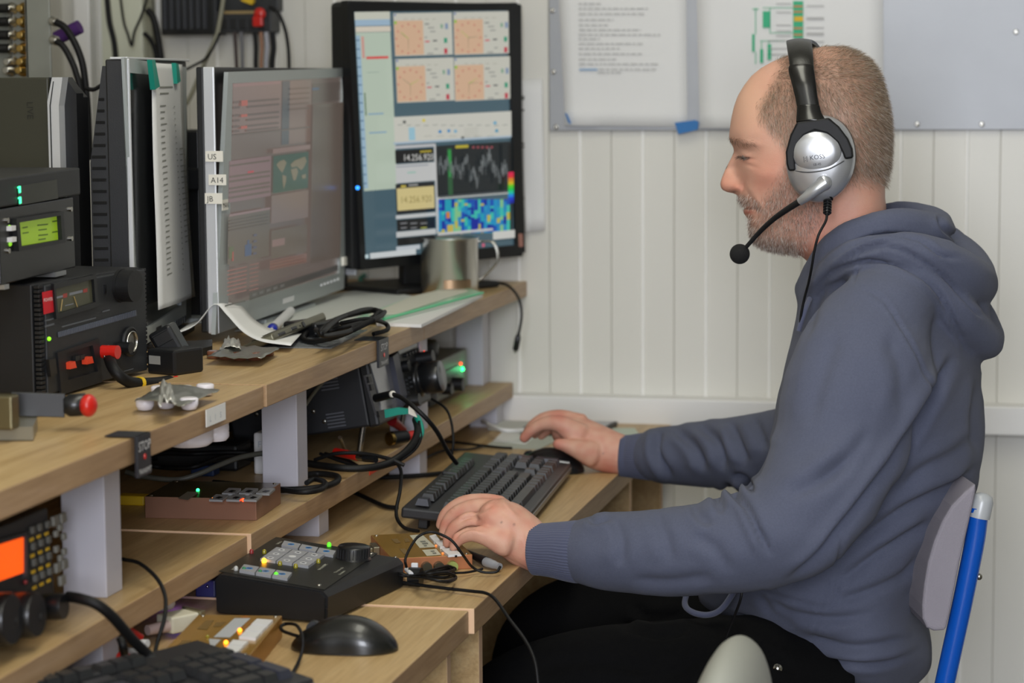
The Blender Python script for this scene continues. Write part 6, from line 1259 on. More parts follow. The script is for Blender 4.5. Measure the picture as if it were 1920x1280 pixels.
b_ = B(); b_.lathe([(.0218, .0362), (.0215, .0368), (.0006, .0366)], (p.x, -.006, p.z), (0, -1, 0), 44); b_.build('knob_face', mat('knob_face_grey', '#77797c', .35, metal=.6), kb_); b_ = B(); b_.lathe([(.0045, .0369), (.004, .0371)], (p.x-.006, -.006, p.z+.010), (0, -1, 0), 20); b_.build('finger_dimple', BLKS, kb_)
b_ = B(); pcyl(b_, MT3, *c6(610, 635), .009, 0, -.028, dh=-.026); b_.build('small_knob', BLK, t); b_ = B(); pcyl(b_, MT3, *c6(745, 170), .010, 0, -.026, dh=-.022); b_.build('small_knob', BLK, t); b_ = B(); pcyl(b_, MT3, *c6(495, 265), .008, 0, -.012, dh=-.01); b_.build('small_knob', BLK, t)
b_ = B(); b_.sph(hit(MT3, *c6(673, 115), 'y', -.01), .0018, 10); b_.build('indicator_light', RDL, t)
for xx in (.03, .24): b_ = B(); b_.cyl((xx, .03, .002), (xx, .045, -.042), .004, n=12); b_.build('front_foot', STEEL, t)
for xx in (.02, .23): b_ = B(); b_.cyl((xx, .19, .0), (xx, .195, -.010), .007, n=12); b_.build('rear_foot', BLK, t)
p0 = at(705, 746, Y=3.055); p1 = at(735, 739, Y=3.03); b_ = B(); b_.cyl(p0, p1, .0058, n=16); b_.cyl(p1, p1+(p1-p0).normalized()*.003, .0045, m=1); tag(b_.build('jack_plug', [BLKS, LBL]), 'black jack plug pushed into the front of the tilted radio', 'plug')
b_ = B(); b_.box(0, .001, 0, .001, 0, .001) if False else None
P = [at(*c6(x, y), Y=3.06) for x, y in ((235, 745), (380, 722), (510, 740), (515, 790), (390, 800), (245, 835))]; n = len(P); V = [tuple(p) for p in P]+[(p.x, p.y+.006, p.z) for p in P]; b_.add(V, [tuple(range(n)), tuple(range(n, 2*n))[::-1]]+[(k, (k+1) % n, n+(k+1) % n, n+k) for k in range(n)])
tag(b_.build('tape_flag', TEAL), 'teal tape wrapped round the plug at the foot of the tilted radio', 'tape')
P = [at(*c6(x, y), Y=3.03) for x, y in ((515, 668), (590, 828), (500, 790), (498, 720))]; V = [tuple(p) for p in P]+[(p.x, p.y+.003, p.z) for p in P]; b_ = B(); b_.add(V, [(0, 1, 2, 3), (7, 6, 5, 4), (0, 4, 5, 1), (1, 5, 6, 2), (2, 6, 7, 3), (3, 7, 4, 0)]); tag(b_.build('paper_flag', LBL), 'torn white paper flag where the radio cables meet', 'label')
# box with green light behind
t = thing('network_switch', 'small grey box with bright green and red lights at the back of the low shelf', 'electronic box', Matrix.Translation((-.918, 3.56, MZ)))
b_ = B(); b_.box(-.12, 0, 0, .20, .012, .075, b=.002); b_.build('case', mat('switch_grey', '#6a6a66', .5), t); b_ = B(); b_.box(-.1, -.02, .03, .17, 0, .012); b_.build('base', BLK, t)
for dy, dz, m_, r_ in ((.150, .055, RDL, .0022), (.160, .045, GRL, .0036)): b_ = B(); b_.sph((.001, dy, dz), r_, 10); b_.build('indicator_light', m_, t)
b_ = B(); b_.box(0, .002, .02, .13, .04, .055, b=.0005); b_.build('label_strip', CHAR, t); b_ = B(); b_.cyl((.0, .10, .028), (.018, .10, .028), .011, n=20); b_.build('round_knob', BLK, t); b_ = B(); b_.cyl((.0, .04, .028), (.014, .04, .028), .009, n=20); b_.build('round_knob', BLK, t)
b_ = B(); b_.lathe([(.03, 0), (.034, .003), (.034, .022), (.03, .026)], (0, 0, 0), (0, 0, 1), 32); tag(b_.build('speaker_puck', BLK), 'round black puck lying on top of the small grey box with green light', 'speaker').location = (-.965, 3.62, MZ+.0755)
l_ = bpy.data.lights.new('green_glow', 'POINT'); l_.energy = .014; l_.color = (.1, 1, .35); l_.shadow_soft_size = .004; o_ = bpy.data.objects.new('green_glow', l_); COL.objects.link(o_); o_.location = (-.905, 3.722, MZ+.045)
# dark amplifier further in
t = thing('amplifier', 'dark vented metal amplifier deep under the middle upper shelf', 'amplifier', Matrix.Translation((-1.42, 2.96, MZ)))
b_ = B(); b_.box(0, .30, 0, .30, .018, .135, b=.002); b_.build('case', BLKM, t)
for k in range(4):
    for xx in (.215, .255): b_ = B(); b_.box(xx, xx+.03, -.0008, .001, .062+k*.006, .0645+k*.006); b_.build('vent_slot', mat('vent_grey', '#5e6066', .5), t)
for xx in (.03, .27): b_ = B(); b_.cyl((xx, .04, 0), (xx, .04, .018), .01, n=14); b_.build('foot', BLK, t)
t = thing('radio_transceiver', 'black radio box lying deep in the shadow behind the copper keyer box', 'radio', Matrix.Translation((-1.5, 2.84, MZ))) if False else None
b_ = B(); b_.box(0, .05, 0, .035, 0, .055, b=.003); b_.text('FSK', (.006, -.0006, .036), (1, 0, 0), (0, 0, 1), .012, 1); tag(b_.build('adapter_block', [WHT, mat('faint_blue_print', '#7a8290', .7)]), 'small white block standing behind the middle grey post', 'adapter').location = at(476, 889, Z=MZ)
b_ = B(); b_.box(-.016, .016, -.012, .012, 0, .014, b=.002); tag(b_.build('blue_connector', mat('blue_plastic', '#223a68', .5)), 'dark blue ribbed connector lying in the shadow of the low shelf', 'connector').location = at(385, 890, Z=MZ)
b_ = B(); b_.box(-.018, .018, -.01, .01, 0, .012, b=.002); tag(b_.build('yellow_connector', mat('yellow_plastic', '#d8b21e', .5)), 'dull yellow block on the shelf left of the copper keyer box', 'connector').location = at(250, 945, Z=MZ)
t = thing('power_brick', 'black power brick in the shadow behind the near grey post', 'power adapter', Matrix.Translation(at(300, 905, Z=MZ)+Vector((0, .10, 0)))); b_ = B(); b_.box(-.07, .07, 0, .06, 0, .035, b=.004); b_.build('case', BLK, t)
# orange display radio
MO = frame(Vector((-.925, 1.80, MZ+.012)), Vector((-.921, 2.085, MZ+.012))) @ Matrix.Rotation(-.06, 4, 'X'); 
t = thing('radio_transceiver', 'black radio with glowing orange display at the lower left', 'radio', MO); HO = .097
b_ = B(); b_.box(0, .285, .01, .26, .0, HO, b=.002); b_.build('case', BLKM, t); b_ = B(); b_.box(-.001, .286, -.004, .012, -.001, HO+.001, b=.003); b_.build('front_panel', BLK, t)
b_ = B(); pp(b_, MO, [(-60, 1040), (47, 1006), (47, 1072), (-60, 1110)], -.0055, -.004); b_.build('orange_display', mat('orange_lcd', '#ff5a08', .3, emit=.9), t)
c38 = lambda x, y: (x/3.7625, 940+y/3.7625)
b_ = B(); pp(b_, MO, [(50, 1000), (54, 998), (54, 1080), (50, 1082)], -.0085, -.004); pp(b_, MO, [(-60, 1030), (54, 996), (54, 1001), (-60, 1036)], -.0085, -.004); b_.build('display_frame', CHAR, t)
GB = mat('pale_button', '#5f5e57', .5); YP = mat('yellow_print', '#51451e', .6)
for x, y in ((230, 200), (280, 180), (335, 160), (236, 315), (290, 290), (342, 268), (242, 428), (294, 405), (346, 382), (250, 540), (300, 515), (350, 492)):
    b_ = B(); p = hit(MO, *c38(x, y), 'y', -.006); b_.box(p.x-.0035, p.x+.0035, -.008, -.004, p.z-.0035, p.z+.0035, b=.001); k_ = b_.build('button', GB, t); b_ = B(); b_.box(p.x-.004, p.x+.004, -.0046, -.004, p.z-.0105, p.z-.0075); b_.build('button_legend', YP, k_)
for x, y in ((385, 135), (440, 115), (405, 465), (452, 440), (435, 555)): b_ = B(); p = hit(MO, *c38(x, y), 'y', -.006); b_.box(p.x-.006, p.x+.006, -.0085, -.004, p.z-.005, p.z+.005, b=.0015); b_.build('button', mat('paler_button', '#77756c', .45), t)
p = hit(MO, *c38(422, 290), 'y', -.006)
for k in range(6): a = k*PI/3+.3; b_ = B(); b_.box(p.x+.010*math.cos(a)-.0038, p.x+.010*math.cos(a)+.0038, -.0085, -.004, p.z+.015*math.sin(a)-.0035, p.z+.015*math.sin(a)+.0035, b=.0015); b_.build('button', mat('paler_button', '#77756c', .45), t)
b_ = B(); b_.sph(hit(MO, *c38(180, 568), 'y', -.006), .0022, 8); b_.build('indicator_light', mat('dim_red_led', '#8a2a2c', .3), t)
for x, y, r_, dp in ((235, 800, .021, .034), (425, 740, .0125, .026), (60, 830, .024, .03)):
    b_ = B(); p = hit(MO, *c38(x, y), 'y', -dp); p.z = max(p.z, -.010+r_); b_.lathe([(r_*.9, 0), (r_*.9, .004), (r_, .006), (r_, dp-.003), (r_*.93, dp)], (p.x, -.004, p.z), (0, -1, 0), 36); k_ = b_.build('tuning_knob' if r_ > .02 else 'small_knob', BLKS, t)
    if r_ > .02: b_ = B(); b_.lathe([(.004, dp), (.0035, dp+.0006)], (p.x+.008, -.004, p.z-.004), (0, -1, 0), 16); b_.build('finger_dimple', BLK, k_)
for xx in (.02, .25): b_ = B(); b_.cyl((xx, .03, -.012), (xx, .03, .002), .007, n=12); b_.build('foot', BLK, t)
# ================================================================== DESK LEVEL
KEYM = [mat('key_black', '#2b2c2d', .36), mat('key_slate', '#343640', .36)]
def make_keyboard(M, label):
    t = thing('computer_keyboard', label, 'keyboard', M, 'black computer keyboards'); u = .019; W, D = .457, .160
    b_ = B(); b_.box(0, W, 0, D, .003, .017, b=.003);  b_.box(.26, W-.10, .128, D-.003, .015, .0215, b=.003); b_.build('case', mat('keyboard_case', '#26272a', .42), t)
    b_ = B(); b_.box(.0, W, -.001, .002, .004, .012, b=.0008); b_.build('front_strip', mat('keyboard_strip', '#77787a', .35, metal=.2), t)
    cache = {}
    def key(x, y, w, d=1, slate=0, h=0):
        k = (w, d, slate)
        if k not in cache:
            b_ = B(); b_.frus(.0005, w*u-.0005, .0005, d*u-.0005, 0, .0085, .0022, ty=.0028); o_ = b_.build('key', KEYM[slate], t); o_.location = (x, y, .0165+h); cache[k] = o_
        else: copy_part(cache[k], t, (x, y, .0165+h))
    X0 = .011; rows = [(.014, [1.25]*3+[6.25]+[1.25]*4), (.033, [2.25]+[1]*10+[2.75]), (.052, [1.75]+[1]*11+[2.25]), (.071, [1.5]+[1]*12+[1.5]), (.090, [1]*13+[2])]
    for i, (y, ws) in enumerate(rows):
        x = X0
        for j, w_ in enumerate(ws): key(x, y, w_, 1, 1 if (w_ > 1 and i % 2 and w_ < 2) else 0, i*.0006); x += w_*u
    x = X0
    for j, g in enumerate([1, 0, 1, 1, 1, 1, 0, 1, 1, 1, 1, 0, 1, 1, 1, 1]):
        if g: key(x, .122+.004, 1, 1, 1 if j == 0 else 0, .003); x += u
        else: x += u if j == 1 else .5*u
    xn = X0+15.4*u
    for k in range(3):
        for y in (.090, .071, .126): key(xn+k*u, y, 1, 1, 0, .002)
        key(xn+k*u, .014, 1)
    key(xn+u, .033, 1); xp = X0+18.75*u
    for r_, y in enumerate((.014, .033, .052, .071, .090)):
        for k in range(3):
            if r_ == 0 and k == 0: key(xp, y, 2)
            elif r_ == 0 and k == 1: continue
            else: key(xp+k*u, y, 1, 1, 0, r_*.0006)
    key(xp+3*u, .014, 1, 2, 1); key(xp+3*u, .052, 1, 2, 1); key(xp+3*u, .090, 1)
    b_ = B(); b_.text('EN', (.235, .158, .0217), (0, -1, 0), (1, 0, 0), .010) if False else b_.text('K2X', (.262, .140, .0217), (1, 0, 0), (0, 1, 0), .012); b_.build('badge_print', mat('cream_print', '#c8c8b8', .6), t)
    for xx in (.03, W-.05): b_ = B(); b_.box(xx, xx+.02, D-.03, D-.018, -.014, .004, b=.001); b_.build('tilt_foot', BLK, t)
    return t
MKB = frame(Vector((-.638, 2.905, DZ+.0045)), Vector((-.667, 3.362, DZ+.0045))) @ Matrix.Rotation(.088, 4, 'X')
kb1 = make_keyboard(MKB, 'black keyboard between the hands of the man, in front of the low shelf')
M_ = frame(Vector((-.868, 1.69, DZ+.0025)), Vector((-.664, 2.100, DZ+.0025))) @ Matrix.Rotation(.088, 4, 'X')
dup(kb1, M_, 'black keyboard at the bottom left edge, turned toward the black mouse')
def mouse_body(M, label, m, strip=None):
    t = thing('computer_mouse', label, 'mouse', M); V = []; F = []; nu, nv = 32, 24; Lm, Wm, Hm = .112, .062, .042
    for i in range(nu+1):
        u = i/nu; x = Lm*(.5-.5*math.cos(PI*u)); q = x/Lm; w_ = Wm/2*(max(0, 1-abs(2*q-1)**2.6))**.5*(1-.10*math.cos(2*PI*q)*0-.06*math.sin(PI*q)**8); h = Hm*(max(0, math.sin(PI*min(1, q**.85))))**.62*(.55+.6*q-.18*q*q)
        for j in range(nv+1):
            v = -1+2*j/nv; a = v*PI/2; V.append((x, w_*math.sin(a), .002+h*max(0, math.cos(a))**.7))
    for i in range(nu):
        for j in range(nv): k = i*(nv+1)+j; F.append((k, k+nv+1, k+nv+2, k+1))
    b_ = B(); b_.add(V, F, 0, True); b_.build('body', m, t)
    b_ = B(); b_.lathe([(.5, 0), (.5, .002)], (Lm/2, 0, 0), (0, 0, 1), 24); b_.M = Matrix(); 
    for k, v in enumerate(b_.V): b_.V[k] = (Lm/2+(v[0]-Lm/2)*Lm*.9, v[1]*Wm*.85, .0002+v[2])
    b_.build('base', BLK, t)
    b_ = B(); b_.cyl((.024, -.004, .0215), (.024, .004, .0215), .0075, n=20); b_.build('scroll_wheel', CHAR, t)
    return t
MM = frame(Vector((-.749, 2.292, .7375)), Vector((-.638, 2.300, .7375)))
t = mouse_body(MM, 'glossy black computer mouse on the nearest desk in front of the keypad box', mat('mouse_black', '#131413', .3, coat=.15))
MM2 = frame(Vector((-.765, 3.425, DZ)), Vector((-.65, 3.40, DZ)))
t = mouse_body(MM2, 'black and silver computer mouse under the right hand of the man', BLKS); b_ = B(); b_.tube([(.005, -.026, .012), (.03, -.031, .017), (.07, -.031, .02), (.1, -.024, .017)], .0035); b_.build('silver_side', ALUP, t)
def dcable(label, pts, r=.003, m=RUB, name='cable', sub=6):   # (px, py, z above which plane)
    P = [at(a, b, Z=z) for a, b, z in pts]; b_ = B(); b_.tube(P, r, n=10, sub=sub); return tag(b_.build(name, m), label, 'cable')
dcable('thin black mouse cord looping out of the nearest mouse', [(558, 1192, .752), (545, 1188, .752), (530, 1182, .752), (527, 1174, .753), (538, 1169, .755), (556, 1172, .76), (566, 1190, .765), (568, 1212, .755), (560, 1240, .742), (548, 1262, .741)], .0018, name='cable')
# papers and tablet at the back of the desk
def dflat(name, label, poly, z, m, cat='paper', th=.0008):
    o_ = at(*poly[0], Z=DZ+z); t_ = B(); P = [at(*p, Z=DZ+z)-o_ for p in poly]; n = len(P); V = [(p.x, p.y, 0) for p in P]+[(p.x, p.y, -th) for p in P]
    t_.add(V, [tuple(range(n)), tuple(range(n, 2*n))[::-1]]+[(k, (k+1) % n, n+(k+1) % n, n+k) for k in range(n)]); r_ = t_.build(name, m); r_.location = o_; return tag(r_, label, cat)
dflat('paper_sheet', 'grey-white paper under the right mouse behind the keyboard', [(925, 826), (985, 832), (1010, 812), (945, 806)], .0015, PAPER)
dflat('mouse_pad', 'pale mat under the fingers of the right hand', [(905, 838), (1010, 842), (1060, 818), (950, 812)], .0009, mat('pale_grey_pad', '#b9bcb2', .7), 'mat', .0006)
dflat('notepad', 'light grey notepad at the back of the desk left of the right hand', [(915, 800), (975, 806), (1000, 790), (935, 787)], .006, mat('notepad_grey', '#c2c3bd', .7), 'notepad', .005)
dflat('tablet_computer', 'black-edged tablet with pale cover lying behind the right wrist', [(975, 806), (1120, 812), (1158, 790), (1000, 786)], .008, BLK, 'tablet', .007)
dflat('tablet_cover', 'pale cover lying on the black-edged tablet at the back', [(985, 803), (1120, 808), (1150, 790), (1005, 787)], .0098, mat('pale_cover', '#b8b6ba', .5), 'cover', .001)
dflat('paper_slip', 'pale green paper slip behind the right cuff', [(1105, 822), (1200, 815), (1190, 802), (1140, 802)], .0012, mat('pale_green_paper', '#c5cfc0', .7))
dcable('white flat cable arching at the back beside the last low post', [(905, 790, .755), (925, 800, .762), (950, 807, .762), (985, 806, .758), (1000, 803, .75)], .0035, WHT)
# headset cable bundle and coupler by the gold box
t = thing('cable_bundle', 'tied bundle of thin black headset cable in front of the gold keyer box', 'cable', Matrix.Translation(at(790, 1080, Z=DZ))); o1 = at(790, 1080, Z=DZ); b_ = B(); rr = random.Random(3)
L4 = lambda px, py, z: at(px, py, Z=DZ+z)-o1
for k in range(9):
    a, c = rr.uniform(-9, 9), rr.uniform(-10, 10); z = .004+.0025*k
    b_.tube([L4(722, 1072+a*.8, z*.5), L4(750, 1076+a*.6, z*.8), L4(772, 1080+c*.15, .010+.0008*k), L4(800, 1080+c*.6, z), L4(835+rr.uniform(-6, 6), 1082+c*1.2, z*.9), L4(850+rr.uniform(-4, 6), 1076+c, z*.6), L4(838, 1068+c*.8, z), L4(800, 1074+c*.3, z+.004), L4(772, 1078, .012)], .0015, n=6, sub=5)
b_.build('looped_cord', RUB, t); b_ = B(); b_.cyl(L4(768, 1081, .010), L4(790, 1082, .010), .0115, n=16); b_.build('tie', BLKS, t)
b_ = B(); a, c = L4(762, 1067, .018), L4(771, 1076, .016); b_.cyl(a, c, .0028, n=10); b_.box(a.x+.006, a.x+.014, a.y-.002, a.y+.002, a.z-.006, a.z+.008, b=.001); b_.build('white_clip', WHT, t)
dcable('thin black cable looping up over the gold keyer box', [(762, 1063, .765), (760, 1048, .775), (770, 1025, .785), (785, 1005, .795), (808, 997, .80), (832, 1004, .795), (850, 1016, .788), (868, 1040, .772), (885, 1062, .752), (905, 1072, .745), (930, 1072, .745), (938, 1062, .75)], .0016)
dcable('thin black cord running from the bundle to the coupler', [(850, 1074, .745), (872, 1073, .744), (890, 1070, .744), (905, 1066, .745)], .0014)
t = thing('cable_coupler', 'black and grey inline jack coupler lying beside the left wrist', 'connector', Matrix.Translation(at(905, 1050, Z=DZ+.008))); o1 = at(905, 1050, Z=DZ+.008)
a, c, d_ = at(874, 1034, Z=DZ+.01)-o1, at(911, 1053, Z=DZ+.008)-o1, at(937, 1062, Z=DZ+.007)-o1
b_ = B(); b_.cyl(a, c, .003, .0062, n=18); b_.build('black_sleeve', BLKS, t); b_ = B(); ln = (d_-c).length; b_.lathe([(.0058, 0), (.0058, ln*.3), (.0052, ln*.34), (.0052, ln*.6), (.0045, ln*.62), (.0042, ln)], c, d_-c, 18); b_.build('grey_plug', mat('grey_plug', '#86888c', .4), t)
cable('black headset cord crossing the desk and hanging over its edge', [(722, 1086, 2.60), (770, 1094, 2.585), (830, 1102, 2.57), (885, 1108, 2.56), (912, 1112, 2.548), (930, 1125, 2.53), (955, 1160, 2.50), (985, 1200, 2.48), (1003, 1240, 2.46), (1010, 1290, 2.45)], 2.55, .0019)
cable('thick double black cord under the bundle beside the keypad box', [(722, 1090, 2.60), (760, 1095, 2.60), (800, 1103, 2.60), (840, 1102, 2.61)], 2.6, .0024)
# cables on the low shelf and under it
def shc(label, pts, r, m=RUB, name='cable'): return dcable(label, [(a, b, (z if z > .5 else MZ+z)) for a, b, z in pts], r, m, name)
shc('black cable coiled round the foot of the middle grey post', [(400, 905, .006), (470, 912, .005), (530, 918, .005), (590, 915, .006), (628, 905, .006), (632, 893, .006), (600, 888, .006), (575, 890, .006)], .0042)
shc('second black cable coil lying under the middle grey post', [(500, 912, .010), (560, 922, .012), (600, 918, .012), (610, 905, .012), (590, 898, .012), (575, 905, .012)], .0034)
cable('thick black cable sweeping down from the paper flag along the low shelf', [(779, 786, 3.05), (783, 805, 3.02), (775, 830, 2.99), (750, 855, 2.96), (715, 872, 2.94), (670, 878, 2.92), (620, 875, 2.92), (560, 865, 2.98), (500, 850, 3.0)], 3.0, .0048)
cable('teal covered cable curving beside the paper flag', [(782, 782, 3.04), (788, 795, 3.03), (790, 810, 3.02), (786, 822, 3.01)], 3.0, .0042, TEAL)
cable('thin black cable shadowing the thick one under the radio', [(786, 790, 3.03), (789, 820, 3.01), (775, 845, 2.99), (740, 868, 2.98), (700, 878, 2.97), (650, 868, 2.98), (600, 850, 3.0)], 3.0, .0022)
cable('black cord from the radio jack drooping over the shelf to the keyboard', [(736, 739, 3.03), (752, 745, 3.02), (775, 762, 3.0), (800, 785, 3.0), (820, 810, 3.02), (836, 840, 3.06), (848, 858, 3.08), (856, 868, 3.10)], 3.0, .0032)
cable('thin black cord coming down past the posts to the desk', [(810, 748, 3.30), (835, 765, 3.26), (846, 790, 3.22), (850, 830, 3.20), (845, 860, 3.2)], 3.2, .0019)
shc('black cord crossing the low shelf edge and dropping to the desk', [(610, 850, .01), (650, 862, .01), (690, 880, .006), (745, 868, .012)], .0024)
cable('thin black cord hanging from the shelf down to the keyboard foot', [(745, 868, 2.99), (752, 885, 2.98), (750, 920, 2.95), (743, 955, 2.93), (746, 975, 2.91), (760, 990, 2.89), (785, 996, 2.88)], 2.95, .0024)
dcable('black cable lying on the desk from under the riser to the keyboard', [(640, 912, .745), (680, 930, .744), (720, 948, .744), (745, 952, .744)], .0032)
dcable('black cable running under the riser toward the keyboard back', [(700, 895, .745), (760, 893, .744), (810, 889, .744), (850, 884, .744)], .0034)
dcable('thin black cord winding behind the keyboard on the desk', [(800, 830, .745), (840, 828, .744), (880, 832, .744), (930, 838, .744), (960, 840, .744)], .0022)
dcable('another thin cord behind the keyboard near the last posts', [(790, 862, .745), (830, 845, .744), (880, 842, .744), (905, 836, .744)], .002)
cable('grey cable sagging behind the copper keyer box', [(236, 884, 2.75), (270, 893, 2.75), (330, 899, 2.75), (370, 889, 2.76), (410, 872, 2.78), (450, 857, 2.82), (500, 848, 2.86)], 2.75, .0034, mat('dark_grey_cable', '#55554d', .5))
cable('pale thin rod-like cable behind the tilted radio', [(572, 760, 3.0), (590, 735, 3.05), (615, 705, 3.1)], 3.0, .0025, GRYC)
cable('thin black cord from the near post down over the low shelf edge', [(230, 1048, 2.3), (262, 1056, 2.27), (295, 1085, 2.24), (310, 1120, 2.22), (308, 1160, 2.2), (296, 1200, 2.19), (290, 1225, 2.18)], 2.25, .0021)
cable('thick black cable from the orange-display radio down to the desk', [(128, 1118, 2.06), (150, 1122, 2.05), (180, 1132, 2.05), (210, 1155, 2.06), (245, 1195, 2.08), (275, 1225, 2.10), (300, 1245, 2.10)], 2.1, .0052)
cable('thin cord behind the near post on the low shelf', [(120, 1062, 2.45), (150, 1054, 2.45), (200, 1050, 2.45)], 2.45, .0022)
dcable('black cable curling at the bottom left behind the nearest keyboard', [(150, 1272, .742), (200, 1262, .744), (230, 1240, .75), (232, 1215, .77), (225, 1195, .78)], .004)
dcable('thin black cord lying beside the nearest keyboard', [(225, 1248, .742), (270, 1240, .742), (310, 1232, .744), (340, 1232, .745)], .002)
for k in range(6):
    rr = random.Random(20+k); y0 = 822+k*9; P = [(240+i*60, y0+rr.uniform(-12, 12), .012+rr.uniform(0, .02)) for i in range(6)]
    shc('black cable in the tangle behind the copper keyer box, %s' % ('highest one', 'second from the top', 'third from the top', 'third from the bottom', 'second from the bottom', 'lowest one')[k], P, .0032)
cable('black cable draped over the tangle under the tilted radio', [(590, 862, 2.97), (630, 850, 2.96), (680, 850, 2.96), (730, 860, 2.95), (758, 872, 2.95)], 2.96, .0026)
t = thing('rca_plug', 'red and silver phono plug lying on the low shelf edge', 'plug', Matrix.Translation(at(660, 858, Z=MZ+.02))); o1 = at(660, 858, Z=MZ+.02); a, c, d_, e_ = [at(x, y, Z=MZ+.02)-o1 for x, y in ((630, 847), (672, 856), (684, 858), (705, 862))]
b_ = B(); b_.cyl(a, c, .0058, n=16); b_.build('red_sleeve', RED, t); b_ = B(); b_.cyl(c, d_, .0055, n=16); b_.build('metal_collar', STEEL, t); b_ = B(); b_.cyl(d_, e_, .0055, .004, n=16); b_.build('black_boot', BLKS, t)
t = thing('phono_plug', 'black phono plug with red end under the tilted radio', 'plug', Matrix.Translation(at(740, 818, Z=MZ+.012))); o1 = at(740, 818, Z=MZ+.012); a, c, d_ = [at(x, y, Z=MZ+.014)-o1 for x, y in ((735, 822), (762, 818), (776, 815))]
b_ = B(); b_.cyl(a, c, .010, .0085, n=18); b_.build('body', BLKS, t); b_ = B(); b_.cyl(c, d_, .0066, n=16); b_.build('red_end', RED, t); b_ = B(); b_.cyl(a-(c-a)*.2, a, .0095, n=18); b_.build('metal_ring', BR, t)
t = thing('phono_plug', 'dark red phono plug leaning under the radio beside the last low post', 'plug', Matrix.Translation(at(745, 800, Z=MZ+.02))); o1 = at(745, 800, Z=MZ+.02); a, c = [at(x, y, Z=MZ+z)-o1 for x, y, z in ((735, 788, .03), (757, 805, .012))]; b_ = B(); b_.cyl(a, c, .008, .005, n=16); b_.build('sleeve', mat('dark_red_plastic', '#8d1a1e', .4), t)
b_ = B(); a, c = at(637, 820, Z=MZ+.035), at(647, 843, Z=MZ+.012); b_.cyl(a, c, .0026, n=12); tag(b_.build('steel_pin', STEEL), 'bright steel pin sticking down below the tilted radio', 'pin')
b_ = B(); a = at(693, 888, X=MX+.001); b_.box(0, .0008, 0, .052, -.010, 0); tag(b_.build('edge_sticker', mat('orange_red_plastic', '#e0482c', .35)), 'torn orange-red sticker on the front edge of the low shelf', 'sticker').location = (MX+.0004, a.y, MZ-.003)
# beige serial plugs, blue lit gadget under the low riser
t = thing('serial_plug', 'beige serial connector plugged into the gold box behind the nearest keyboard', 'connector', frame(at(272, 1180, Z=DZ+.012), at(345, 1165, Z=DZ+.012))); b_ = B(); b_.box(.026, .062, -.012, .016, -.008, .010, b=.002); b_.build('hood', BEIGE, t); b_ = B(); b_.cyl((.0, -.004, 0), (.026, -.004, 0), .0055, .0065, n=14); b_.build('strain_relief', mat('pinkish_beige', '#b8a29c', .5), t); b_ = B(); b_.box(.062, .068, -.015, .019, -.009, .012, b=.001); b_.build('flange', mat('nickel', '#a9a48f', .3, metal=.9), t)
t = thing('audio_plug', 'grey and white audio plugs with red sleeve beside the gold box', 'plug', frame(at(232, 1222, Z=DZ+.01), at(290, 1228, Z=DZ+.01))); b_ = B(); b_.cyl((0, 0, 0), (.03, 0, 0), .005, n=14); b_.build('grey_body', mat('grey_plug', '#86888c', .4), t); b_ = B(); b_.cyl((0, .02, .004), (.016, .02, .006), .004, n=14); b_.build('white_body', WHT, t); b_ = B(); b_.cyl((.004, -.014, -.002), (.026, -.016, -.002), .006, .004, n=14); b_.build('red_sleeve', RED, t)
b_ = B(); b_.cyl((0, 0, 0), (.012, .01, -.012), .006, n=14); tag(b_.build('red_plug', RED), 'red plug in the shadow near the beige serial connector', 'plug').location = at(235, 1180, Z=DZ+.02)
b_ = B(); b_.lathe([(.016, 0), (.018, .004), (.018, .026)], (0, 0, 0), (0, 0, 1), 24); q = at(346, 1100, Z=MZ-.030); tag(b_.build('white_puck', PILL), 'white round puck fixed under the nearest low shelf', 'lamp').location = (q.x-.03, q.y, MZ-.002-.026-.0265)
t = thing('usb_hub', 'small dark blue box with a bright stud just left of the keypad box', 'electronic box', Matrix.Translation(at(385, 1120, Z=DZ))); b_ = B(); b_.box(-.012, .012, 0, .04, 0, .02, b=.002); b_.build('case', mat('dark_blue_case', '#2c2f5a', .4), t); b_ = B(); b_.sph((.003, -.0005, .013), .002, 8); b_.build('stud', STEEL, t)
l_ = bpy.data.lights.new('blue_glow', 'POINT'); l_.energy = .008; l_.color = (.25, .15, 1); l_.shadow_soft_size = .005; o_ = bpy.data.objects.new('blue_glow', l_); COL.objects.link(o_); q = at(365, 1128, Z=DZ+.012); o_.location = (q.x-.03, q.y+.02, q.z)
# ================================================================== HEADSET
H0 = at(1538, 298, Y=2.885); MH = Matrix.Translation(H0)
t = thing('headset', 'black and silver headset with boom microphone worn by the man', 'headset', MH)
SIL = mat('headset_silver', '#c4c6ca', .3, metal=.75); GLB = mat('gloss_black', '#0b0b0b', .22, coat=.1); YK = mat('yoke_black', '#101011', .5, spec=.25)
def cup(sgn, y0):
    TM = Matrix.Translation((0, y0, 0)) @ Matrix.Rotation(.10, 4, 'Y')
    b_ = B(); b_.M = TM @ Matrix.Diagonal((.0415, 1, .0525, 1)); b_.lathe([(.80, .026), (.97, .024), (1.0, .018), (1.0, .008), (.96, .004)], (0, 0, 0), (0, -sgn*-1, 0), 44); b_.build('ear_cushion', mat('black_leatherette', '#141415', .5, bump=.5, bscale=700), t)
    b_ = B(); b_.M = TM @ Matrix.Diagonal((.0415, 1, .0525, 1)); b_.lathe([(1.0, .008), (1.01, .003), (.985, -.003), (.92, -.008), (.78, -.0125), (.5, -.016), (.2, -.0175), (.01, -.018)], (0, 0, 0), (0, sgn, 0), 48); b_.build('ear_cup_shell', SIL, t)
cup(1, 0); cup(-1, 2*(YS-H0.y))
